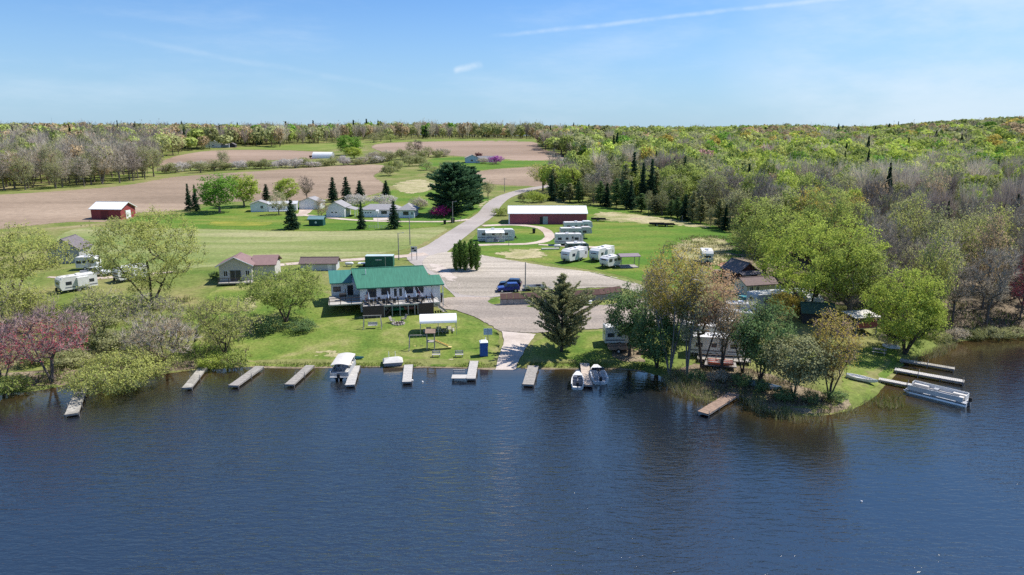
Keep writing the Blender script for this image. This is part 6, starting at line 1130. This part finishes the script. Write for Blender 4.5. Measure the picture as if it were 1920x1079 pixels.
A = at(1412, 572); motorboat('grey green runabout on the grass beside the brown cabin', (A[0], A[1] + .5, A[2] + .5), R(160), 5.2, 2.0, TEALP, RVW)['category'] = 'boat'
for o in [o for o in COL.objects if o.get('label', '').startswith('grey green runabout')]: o.location.z = A[2] + .35
A = at(1455, 578); t = pontoon('white topped pontoon boat parked on land before the white roofed mobile home', (A[0], A[1], 0), R(172), 6.2, 2.4, pm=RVW); t.location.z = A[2] + .35
Rk = thing('kayak_rack', 'low timber trailer rack holding orange and white kayaks by the point', 'rack', at(1350, 690), R(-14)); m = MB(); m.box(-2.1, 2.1, -1.0, 1.0, .5, .6); m.build('bed', POST, Rk)
for s in (-1, 1): wheel(Rk, .1, s * 1.12, .32, .2)
A = at(1350, 690)
for k, (mm, l) in enumerate(((ORANGE, 'orange kayak on the rack, on the lake side'), (RVW, 'white kayak second from the lake side on the rack'), (ORANGE, 'orange kayak in the middle of the rack'), (RVW, 'white kayak beside the middle orange one on the rack'), (ORANGE, 'orange kayak on the rack, on the camper side'))):
    c = canoe('kayak', l, 'kayak', (A[0] + math.sin(R(14)) * (-.8 + k * .4), A[1] + math.cos(R(14)) * (-.8 + k * .4), A[2] + .62), R(-14), 3.4, .42, .32, mm, .2, seats=False); MB().cyl((0, 0, .29), (0, 0, .345), .17, n=12).build('cockpit', DARK, c)
for px, py, l in ((792, 717, 'white buoy floating beyond the short pale pier'), (1615, 941, 'white buoy alone on the open water'), (773, 714, 'white float tied at the end of the short pale pier')):
    A = flat(px, py); b = thing('buoy', l, 'buoy', A, 0, None, .55 if px > 1000 else .8); m = MB(); m.loft([[(math.cos(a) * r, math.sin(a) * r, z) for a in np.arange(0, 6.28, .7854)] for r, z in ((.05, -.15), (.17, -.03), (.19, .08), (.12, .2), (.03, .24))]); m.build('float', TRIM, b); MB().cyl((0, 0, .23), (0, 0, .34), .03, n=6).build('ring', DARK, b)
# ------------------------------------------------------------------ marina lawn
A = at(820, 629); Tn = thing('carport_tent', 'white arched shelter over picnic tables on the marina lawn', 'shelter', (A[0], A[1] + 1.6, A[2]), R(7)); n_ = 10; y_ = 1.9; A_ = [(-y_ * math.cos(math.pi * k / n_), 2.1 + .85 * math.sin(math.pi * k / n_)) for k in range(n_ + 1)]; m = MB()
for k in range(n_): a_, b_ = A_[k], A_[k + 1]; m.add([(-2.9, a_[0], a_[1]), (2.9, a_[0], a_[1]), (2.9, b_[0], b_[1]), (-2.9, b_[0], b_[1]), (-2.9, a_[0], a_[1] - .06), (2.9, a_[0], a_[1] - .06), (2.9, b_[0], b_[1] - .06), (-2.9, b_[0], b_[1] - .06)], [(0, 1, 2, 3), (7, 6, 5, 4), (0, 3, 7, 4), (1, 5, 6, 2), (0, 4, 5, 1), (2, 6, 7, 3)])
m.build('canopy', WHITEM, Tn)
for x in (-2.8, 0, 2.8):
    for y in (-1.85, 1.85): MB().bar((x, y, 0), (x, y, 2.1), .07).build('post', STEEL, Tn)
def picnic(label, p, rz, m=None, s=1):
    t = thing('picnic_table', label, 'picnic table', p, rz, None, s); f = MB()
    for k in range(5): f.box(-.95, .95, -.38 + k * .155, -.245 + k * .155, .72, .76)
    f.build('tabletop', m or WOOD, t)
    for y in (-.72, .72): MB().box(-.95, .95, y - .13, y + .13, .42, .46).build('bench', m or WOOD, t)
    for x in (-.7, .7):
        l = MB(); l.bar((x, -.7, 0), (x, -.15, .72), .08); l.bar((x, .7, 0), (x, .15, .72), .08); l.box(x - .04, x + .04, -.8, .8, .36, .42); l.build('leg', m or WOOD, t)
A = Tn.location
for x, l in ((-1.5, 'picnic table under the white arched shelter, at the building end'), (.1, 'middle picnic table under the white arched shelter'), (1.7, 'picnic table under the white arched shelter, at the ramp end')): picnic(l, (A.x + x * .99, A.y + x * .12 - .2, A.z), R(97))
A = at(1100, 572); picnic('white picnic table in front of the brown topped wall', A, R(2), RVW); A = at(1036, 571); picnic('pale picnic table against the wall behind the shaggy cedar', A, R(2), RVT)
def bench(label, p, rz):
    t = thing('lawn_bench', label, 'bench', p, rz); m = MB()
    for k in range(3): m.box(-.6, .6, -.3 + k * .18, -.15 + k * .18, .42, .46)
    m.build('seat', WOODP, t); m = MB(); m.box(-.6, .6, .24, .29, .55, .7); m.box(-.6, .6, .26, .31, .78, .93); m.build('backrest', WOODP, t)
    for x in (-.5, .5): l = MB(); l.box(x - .04, x + .04, -.28, -.2, 0, .42); l.box(x - .04, x + .04, .2, .28, 0, .95); l.build('leg', POST, t)
bench('wooden bench facing the lake near the yellow slide', at(818, 670), R(4)); bench('wooden bench facing the lake near the portable toilet', at(861, 670), R(4))
A = at(907, 667); Pt = thing('portable_toilet', 'blue portable toilet with a white roof on the marina lawn', 'portable toilet', A, R(8)); MB().box(-.56, .56, -.56, .56, .05, 2.05).build('cabin', BLUEP, Pt); m = MB(); m.loft([[(-.6, -.6, 2.05), (.6, -.6, 2.05), (.6, .6, 2.05), (-.6, .6, 2.05)], [(-.6, -.6, 2.12), (.6, -.6, 2.12), (.6, .6, 2.12), (-.6, .6, 2.12)], [(-.35, -.35, 2.3), (.35, -.35, 2.3), (.35, .35, 2.3), (-.35, .35, 2.3)]]); m.build('roof', TRIM, Pt); d = MB().box(-.4, .4, -.60, -.56, .12, 1.92).build('door', BLUEP, Pt); MB().box(.24, .32, -.64, -.6, .95, 1.1).build('handle', DARK, d); MB().cyl((.35, .5, 2.1), (.35, .5, 2.6), .05).build('vent_pipe', TRIM, Pt); MB().box(-.6, .6, -.6, .6, 0, .05).build('base', DARK, Pt)
A = at(915, 650); Sg = thing('notice_board', 'white two panel notice board on a post behind the portable toilet', 'sign', A, R(6)); MB().box(-.05, .05, -.05, .05, 0, 2.9).build('post', POST, Sg)
for x in (-.34, .34): MB().box(x - .31, x + .31, -.09, -.05, 1.85, 2.85).build('board', mat('faded_sign', (.50, .58, .62), .6, .08, 3), Sg)
A = at(699, 616); Sw = thing('swing_seat', 'timber A frame garden swing below the deck', 'swing', A, R(6)); m = MB()
for x in (-1.3, 1.3): m.bar((x * 1.12, -.75, 0), (x, 0, 2.1), .1); m.bar((x * 1.12, .75, 0), (x, 0, 2.1), .1)
m.bar((-1.5, 0, 2.12), (1.5, 0, 2.12), .12); m.build('frame', WOOD, Sw); m = MB(); m.box(-.75, .75, -.25, .25, .5, .55); m.box(-.75, .75, .22, .28, .55, 1.0); so_ = m.build('seat', WOODP, Sw); m = MB()
for x in (-.72, .72): m.cyl((x, 0, .55), (x, 0, 2.08), .015, n=5)
m.build('chain', STEEL, so_)
A = at(747, 608); Fp = thing('fire_pit', 'ring of stones with charred logs on the lawn below the deck', 'fire pit', A, 0)
for k in range(13): a = k * 2 * math.pi / 13; r = random.uniform(.14, .22); m = MB(); m.loft([[(math.cos(a) * .95 + math.cos(b) * rr, math.sin(a) * .8 + math.sin(b) * rr, z) for b in np.arange(0, 6.28, 1.05)] for rr, z in ((r, -.05), (r * 1.1, .12), (r * .6, .26))]); m.build('stone', STONE, Fp)
MB().cyl((0, 0, .0), (0, 0, .06), .8, n=16).build('ash_bed', SOOT, Fp)
for k in range(3): a = k * 1.1; MB().cyl((-.5 * math.cos(a), -.5 * math.sin(a), .12), (.5 * math.cos(a), .5 * math.sin(a), .24), .08, n=8).build('log', DKWOOD, Fp)
def lawn_chair(label, p, rz):
    c = thing('lawn_chair', label, 'chair', p, rz); MB().box(-.3, .3, -.3, .3, .36, .41).build('seat', WOOD, c); m = MB(); m.add([(-.3, .28, .4), (.3, .28, .4), (.3, .55, 1.05), (-.3, .55, 1.05), (-.3, .33, .4), (.3, .33, .4), (.3, .6, 1.05), (-.3, .6, 1.05)], [(0, 1, 2, 3), (7, 6, 5, 4), (0, 4, 5, 1), (1, 5, 6, 2), (2, 6, 7, 3), (3, 7, 4, 0)]); m.build('backrest', WOOD, c)
    for x in (-.27, .27): m = MB(); m.box(x - .03, x + .03, -.3, -.24, 0, .6); m.box(x - .03, x + .03, .22, .28, 0, .6); m.box(x - .05, x + .05, -.32, .3, .6, .64); m.build('armrest', WOOD, c)
lawn_chair('wooden lawn chair on the cottage side of the fire pit', at(736, 606), R(60)); lawn_chair('wooden lawn chair behind the fire pit, toward the shelter', at(757, 602), R(-50))
A = at(808, 655); Ps = thing('playset', 'timber playset with a yellow slide and a swing beam on the marina lawn', 'playset', A, R(4)); m = MB()
for x in (-.55, .55):
    for y in (-.55, .55): m.box(x - .06, x + .06, y - .06, y + .06, 0, 2.7)
m.box(-.6, .6, -.6, .6, 1.2, 1.28); m.build('tower', WOOD, Ps); m = MB(); m.slab([(-.75, -.75, 2.7), (.75, -.75, 2.7), (.75, 0, 3.15), (-.75, 0, 3.15)], .06); m.slab([(-.75, 0, 3.15), (.75, 0, 3.15), (.75, .75, 2.7), (-.75, .75, 2.7)], .06); m.build('roof', RUSTW, Ps)
m = MB(); m.add([(.6, -.28, 1.28), (.6, .28, 1.28), (2.6, .28, .35), (3.1, .28, .3), (3.1, -.28, .3), (2.6, -.28, .35), (.6, -.28, 1.2), (.6, .28, 1.2), (2.6, .28, .27), (3.1, .28, .22), (3.1, -.28, .22), (2.6, -.28, .27)], [(0, 1, 2, 5), (5, 2, 3, 4), (6, 11, 8, 7), (11, 10, 9, 8), (0, 6, 7, 1), (1, 7, 8, 2), (2, 8, 9, 3), (3, 9, 10, 4), (4, 10, 11, 5), (5, 11, 6, 0)]); 
for y in (-.3, .3): m.bar((.6, y, 1.36), (2.6, y, .43), .05, .16)
m.build('slide', YEL, Ps); m = MB(); m.bar((-.6, 0, 2.2), (-3.1, 0, 2.2), .11); m.bar((-3.1, 0, 2.2), (-3.2, -.85, 0), .1); m.bar((-3.1, 0, 2.2), (-3.2, .85, 0), .1); m.build('swing_beam', WOOD, Ps)
for x in (-1.4, -2.3): m = MB(); m.box(x - .24, x + .24, -.1, .1, .5, .55); m.cyl((x - .2, 0, .55), (x - .2, 0, 2.15), .014, n=5); m.cyl((x + .2, 0, .55), (x + .2, 0, 2.15), .014, n=5); m.build('swing', YEL, Ps)
# ------------------------------------------------------------------ the brown topped wall
Wp = [at(938, 573)[:2], at(1000, 571)[:2], at(1080, 567)[:2], at(1125, 564)[:2], at(1166, 558)[:2]]; Wp = smooth_poly(Wp, 0); RW = thing('retaining_wall', 'long concrete block wall topped with brown boards beside the gravel lot', 'wall', (Wp[0][0], Wp[0][1], 0)); mb, mt, mc = MB(), MB(), []
O = Wp[0]
for i in range(len(Wp) - 1):
    a, b = Wp[i], Wp[i + 1]; L = np.hypot(*(b - a)); n_ = int(L / 1.1); t = (b - a) / L; nn = np.array([-t[1], t[0]])
    for k in range(n_):
        q0, q1 = a + (b - a) * (k + .015) / n_ - O, a + (b - a) * (k + .985) / n_ - O; g = min(gz(*(q0 + O)), gz(*(q1 + O))); 
        vs = [(q0[0], q0[1], g - .3), (q1[0], q1[1], g - .3), (q1[0] + nn[0] * .5, q1[1] + nn[1] * .5, g - .3), (q0[0] + nn[0] * .5, q0[1] + nn[1] * .5, g - .3)]; up = [(x, y, g + 1.08) for x, y, z in vs]
        mb.add(vs + up, [(0, 3, 2, 1), (4, 5, 6, 7), (0, 1, 5, 4), (1, 2, 6, 5), (2, 3, 7, 6), (3, 0, 4, 7)]); mt.slab([(q0[0] - nn[0] * .08, q0[1] - nn[1] * .08, g + 1.18), (q1[0] - nn[0] * .08, q1[1] - nn[1] * .08, g + 1.18), (q1[0] + nn[0] * .75, q1[1] + nn[1] * .75, g + 2.05), (q0[0] + nn[0] * .75, q0[1] + nn[1] * .75, g + 2.05)], .1)
mb.build('blocks', CBLOCK, RW); mt.build('sloping_boards', RUSTB, RW)
# ------------------------------------------------------------------ poles, signs, small things
def upole(label, px, py, top, arm=True, extra=None, name='utility_pole', r=.13):
    p = at(px, py); h = top_h(p, top); t = thing(name, label, 'pole', p, R(20)); MB().cyl((0, 0, -.3), (0, 0, h), r, r * .7, 9).build('pole', POST, t)
    if arm: MB().box(-.9, .9, -.06, .06, h - .5, h - .38).build('crossarm', POST, t)
    if extra == 'can': MB().cyl((.25, 0, h - 1.6), (.25, 0, h - .8), .22, n=10).build('transformer', GREYP, t)
    if extra == 'lamp': m = MB(); m.bar((0, 0, h - .2), (1.1, 0, h), .06); m.box(.9, 1.4, -.1, .1, h - .06, h + .04); m.build('lamp', GREYP, t)
    return t
upole('utility pole beside the road sign behind the green roofed building', 748, 488, 437, False, 'lamp'); upole('dark utility pole on the mown field edge across from the road sign', 769, 460, 408, True); upole('grey pole standing on the gravel lot behind the bright blue compact car', 985, 545, 492, False, None); upole('utility pole on the verge below the pine at the ranch drive', 849, 419, 378, False, 'lamp'); upole('utility pole on the far verge of the road bend', 946, 361, 334); upole('short pole at the gravel loop in front of the long white camper', 954, 462, 446, False, None, 'marker_post', .08); upole('white marker pole beside the nearest camper of the row', 1089, 462, 440, False, None, 'marker_post', .09); upole('thin pole at the wood edge on the meadow', 1279, 416, 404, False, None, 'marker_post', .09)
A = at(777, 488); Sb = thing('road_sign_board', 'white framed sign board on two posts at the road junction', 'sign', A, R(-8)); 
for x in (-.6, .6): MB().box(x - .06, x + .06, -.06, .06, 0, 3.2).build('post', POST, Sb)
MB().box(-.75, .75, -.1, -.061, 1.9, 3.15).build('board', RVT, Sb); m = MB(); m.box(-.78, .78, -.125, -.1, 3.1, 3.2); m.box(-.78, .78, -.125, -.1, 1.85, 1.95); m.build('frame', TRIM, Sb); m = MB(); m.box(-.55, .1, -.115, -.1, 2.55, 2.9); m.box(-.1, .5, -.115, -.1, 2.15, 2.4); m.build('lettering', DARK, Sb)
A = at(709, 429); Fl = thing('flower_fence', 'low rail fence planter with white letters around a bird house pole on the house lawn', 'fence', A, R(0)); m = MB()
for x in (-2.7, -.9, .9, 2.7): m.box(x - .06, x + .06, -.06, .06, 0, 1.0)
for z in (.35, .75): m.box(-2.75, 2.75, -.03, .03, z, z + .1)
m.build('rail', TARP, Fl); MB().cyl((0, .1, 0), (0, .1, 4.6), .06).build('pole', TRIM, Fl); m = MB(); m.box(-.35, .35, -.25, .45, 4.6, 5.2); m.prismx([(-.35, 5.2), (.55, 5.2), (.1, 5.6)], -.4, .4); m.build('bird_house', TRIM, Fl)
def bin_(label, px, py, m, s=1, h=1.1):
    t = thing('refuse_bin', label, 'bin', at(px, py), R(10)); MB().loft([[(-.28 * s, -.3 * s, .1), (.28 * s, -.3 * s, .1), (.28 * s, .3 * s, .1), (-.28 * s, .3 * s, .1)], [(-.34 * s, -.38 * s, h), (.34 * s, -.38 * s, h), (.34 * s, .38 * s, h), (-.34 * s, .38 * s, h)]]).build('body', m, t); MB().box(-.37 * s, .37 * s, -.42 * s, .42 * s, h, h + .09).build('lid', m, t)
    for x in (-.25, .25): MB().cyl((x * s - .04, .32 * s, .12), (x * s + .04, .32 * s, .12), .12, n=10).build('wheel', RUB, t)
bin_('black refuse bin at the foot of the ranch drive pole', 849, 418, DARK, 1.8, 1.4); bin_('small black refuse bin a little down the ranch drive', 834, 421, DARK, 1.2, 1.2); bin_('black bin on the grass inside the gravel loop', 1001, 438, DARK, 1.1, 1.3); bin_('dark bin standing beside the entry porch of the green roofed building', 824, 567, DARK, 1.6, 1.5)
def mailbox(label, px, py):
    t = thing('mailbox', label, 'mailbox', at(px, py), R(70)); MB().box(-.05, .05, -.05, .05, 0, 1.1).build('post', POST, t); MB().prism([(-.25, 1.1), (.25, 1.1), (.25, 1.28), (.12, 1.36), (-.12, 1.36), (-.25, 1.28)], -.11, .11).build('box', DARK, t)
mailbox('mailbox on the road verge at the end of the ranch drive', 864, 415)
A = at(649, 566); Sm = thing('smoker_grill', 'black barrel grill standing by the side door of the green roofed building', 'grill', bl(-3.2, 5.5, FZ), R(20)); MB().cyl((-.6, 0, .9), (.6, 0, .9), .36, n=12).build('barrel', DARK, Sm); MB().cyl((.5, 0, 1.2), (.5, 0, 1.9), .07).build('chimney', DARK, Sm)
for x in (-.45, .45): m = MB(); m.bar((x, -.3, 0), (x, 0, .6), .05); m.bar((x, .3, 0), (x, 0, .6), .05); m.build('leg', DARK, Sm)
MB().box(-5.6, -.1, 4.01, 9.15, FZ - .12, FZ - .04).build('side_deck', WOOD, B)
def tank(label, loc, rz):
    t = thing('gas_tank', label, 'gas tank', loc, rz); m = MB(); m.loft([[(x, math.cos(a) * r, .65 + math.sin(a) * r) for a in np.arange(0, 6.28, .524)] for x, r in ((-.95, .06), (-.85, .26), (-.65, .36), (.65, .36), (.85, .26), (.95, .06))]); m.smooth = True; m.build('tank', RVW, t)
    for x in (-.55, .55): MB().box(x - .06, x + .06, -.25, .25, 0, .32).build('foot', CBLOCK, t)
tank('white propane tank lying behind the low brown roofed shed', at2(655, 500, 0), R(5)); tank('white propane tank beside the nearest camper of the row', at2(1045, 466, 0), R(10))
for i, (px, py) in enumerate(((1048, 467), )):
    t = thing('stacked_boards', 'flat stack of pale boards on the grass before the nearest camper', 'boards', at(px - 16, py + 1), R(4)); MB().box(-2.2, 2.2, -.5, .5, 0, .3).build('boards', WOODP, t)

for px, py, rz, l in ((1300, 668, 40, 'wooden lawn chair under the tall many stemmed tree by the campers'), (1338, 690, -60, 'wooden lawn chair beside the kayak rack')): lawn_chair(l, at(px, py), R(rz))
picnic('weathered picnic table on the grass behind the stacked campers', at(1420, 600), R(20)); picnic('picnic table in the shade beside the round lime tree', at(1648, 664), R(-30))
def woodpile(label, px, py, rz, n=4):
    t = thing('woodpile', label, 'woodpile', at(px, py), R(rz))
    for k in range(n * 3): MB().cyl((-.7, -.3 + (k % n) * .24 + (k // n % 2) * .1, .12 + (k // n) * .2), (.7, -.3 + (k % n) * .24 + (k // n % 2) * .1, .12 + (k // n) * .2), .115, n=8).build('log', POST if k % 2 else RUSTW, t)
woodpile('stack of split logs at the edge of the bare red earth', 1345, 512, 20); woodpile('stack of logs beside the small white trailer under the cedars', 1206, 664, -10)
# ------------------------------------------------------------------ light, sky, camera
SUN_EL, SUN_AZ = 56.0, 68.0      # azimuth clockwise from +Y
w = bpy.data.worlds.new('World'); scene.world = w; w.use_nodes = True
nt = w.node_tree; n, l = nt.nodes, nt.links; n.clear()
out = n.new('ShaderNodeOutputWorld'); bg = n.new('ShaderNodeBackground'); bg.inputs['Strength'].default_value = .125; l.new(bg.outputs[0], out.inputs[0])
sky = n.new('ShaderNodeTexSky'); sky.sky_type = 'NISHITA'; sky.sun_disc = False; sky.sun_elevation = R(SUN_EL); sky.sun_rotation = R(SUN_AZ)
sky.air_density = 1.0; sky.dust_density = .2; sky.ozone_density = 3.0; sky.altitude = 300
tc = n.new('ShaderNodeTexCoord'); D = tc.outputs['Generated']
def wm(op, x, y=None, z=None):
    q = n.new('ShaderNodeMath'); q.operation = op
    for i, v in enumerate((x, y, z)):
        if v is None: continue
        if isinstance(v, (int, float)): q.inputs[i].default_value = v
        else: l.new(v, q.inputs[i])
    return q.outputs[0]
def wdot(vec):
    q = n.new('ShaderNodeVectorMath'); q.operation = 'DOT_PRODUCT'; l.new(D, q.inputs[0]); q.inputs[1].default_value = vec; return q.outputs['Value']
def wnoise(rot, sc, scale, detail=6, rough=.6):
    mp = n.new('ShaderNodeMapping'); mp.inputs['Rotation'].default_value = rot; mp.inputs['Scale'].default_value = sc; l.new(D, mp.inputs[0])
    t = n.new('ShaderNodeTexNoise'); t.inputs['Scale'].default_value = scale; t.inputs['Detail'].default_value = detail; t.inputs['Roughness'].default_value = rough; l.new(mp.outputs[0], t.inputs['Vector']); return t.outputs['Fac']
def wramp(v, a, b, lo=0, hi=1):
    q = n.new('ShaderNodeMapRange'); q.interpolation_type = 'SMOOTHSTEP'; q.inputs['From Min'].default_value = a; q.inputs['From Max'].default_value = b; q.inputs['To Min'].default_value = lo; q.inputs['To Max'].default_value = hi; l.new(v, q.inputs[0]); return q.outputs[0]
def dirv(px, py):
    d = ray(px, py); return d / np.linalg.norm(d)
def streak(pa, pb, width, strength, seed):
    a, b = dirv(*pa), dirv(*pb); nn = np.cross(a, b); nn /= np.linalg.norm(nn); mid = (a + b); mid /= np.linalg.norm(mid); half = math.acos(np.clip(a @ mid, -1, 1))
    wob = wm('MULTIPLY', wm('SUBTRACT', wnoise((0, 0, seed), (1, 1, 1), 9, 3), .5), width * 2.2)
    dist = wm('ABSOLUTE', wm('ADD', wdot(tuple(nn)), wob))
    core = wramp(dist, 0, width, 1, 0)
    along = wramp(wdot(tuple(mid)), math.cos(half * 1.15), math.cos(half * .8), 0, 1)
    br = wramp(wnoise((0, 0, seed + 2), (1, 1, 1), 26, 5), .35, .65, .35, 1)
    return wm('MULTIPLY', wm('MULTIPLY', core, along), wm('MULTIPLY', br, strength))
veil = wm('MULTIPLY', wramp(wnoise((.2, .3, .5), (1, 1, 4.5), 2.2, 8, .62), .46, .78), .34)
r1 = wm('MULTIPLY', wramp(wdot(tuple(dirv(1780, 130))), .955, .998), wramp(wnoise((.1, 0, .2), (1, 1, 3), 3.4, 7, .6), .32, .7, .1, .62))
tot = wm('MAXIMUM', veil, r1)
for st_ in (streak((950, 66), (1600, -6), .0045, .34, 1), streak((200, 66), (760, 172), .006, .12, 5), streak((852, 135), (905, 124), .007, .5, 8)):
    tot = wm('ADD', tot, st_)
tot = wm('MINIMUM', tot, .9)
hz = wm('MULTIPLY', wramp(wdot((0, 0, 1)), -.03, .22, 1, 0), .8)
hs = n.new('ShaderNodeHueSaturation'); hs.inputs['Saturation'].default_value = 1.15; l.new(sky.outputs[0], hs.inputs['Color'])
tn = n.new('ShaderNodeVectorMath'); tn.operation = 'MULTIPLY'; l.new(hs.outputs[0], tn.inputs[0]); tn.inputs[1].default_value = (.52, .63, .78)
m1 = n.new('ShaderNodeMix'); m1.data_type = 'RGBA'; l.new(hz, m1.inputs['Factor']); l.new(tn.outputs[0], m1.inputs['A']); m1.inputs['B'].default_value = (1.85, 2.9, 4.0, 1)
mx = n.new('ShaderNodeMix'); mx.data_type = 'RGBA'; l.new(tot, mx.inputs['Factor']); l.new(m1.outputs['Result'], mx.inputs['A']); mx.inputs['B'].default_value = (4.1, 4.7, 5.3, 1)
l.new(mx.outputs['Result'], bg.inputs['Color'])
sl = bpy.data.lights.new('sun', 'SUN'); sl.energy = 4.1; sl.angle = R(.53); sl.color = (1, .955, .89)
so = bpy.data.objects.new('sun', sl); COL.objects.link(so)
sd = Vector((math.sin(R(SUN_AZ)) * math.cos(R(SUN_EL)), math.cos(R(SUN_AZ)) * math.cos(R(SUN_EL)), math.sin(R(SUN_EL))))
so.rotation_euler = sd.to_track_quat('Z', 'Y').to_euler(); so.location = (0, 0, 60)
cam = bpy.data.cameras.new('camera'); cam.sensor_width = 36; cam.lens = 36 * F / 1920; cam.clip_start = .5; cam.clip_end = 9000
co = bpy.data.objects.new('camera', cam); COL.objects.link(co); co.location = (0, 0, CAMZ); co.rotation_euler = (math.pi / 2 - PITCH, 0, 0)
scene.camera = co
vs = scene.view_settings; vs.view_transform = 'Standard'; vs.look = 'None'; vs.exposure = .65; vs.gamma = 1
scene.cycles.max_bounces = 6; scene.cycles.diffuse_bounces = 3; scene.cycles.glossy_bounces = 3; scene.cycles.transmission_bounces = 3
scene.cycles.caustics_reflective = False; scene.cycles.caustics_refractive = False; scene.cycles.sample_clamp_indirect = 4; scene.cycles.sample_clamp_direct = 10
scene.cycles.use_denoising = False
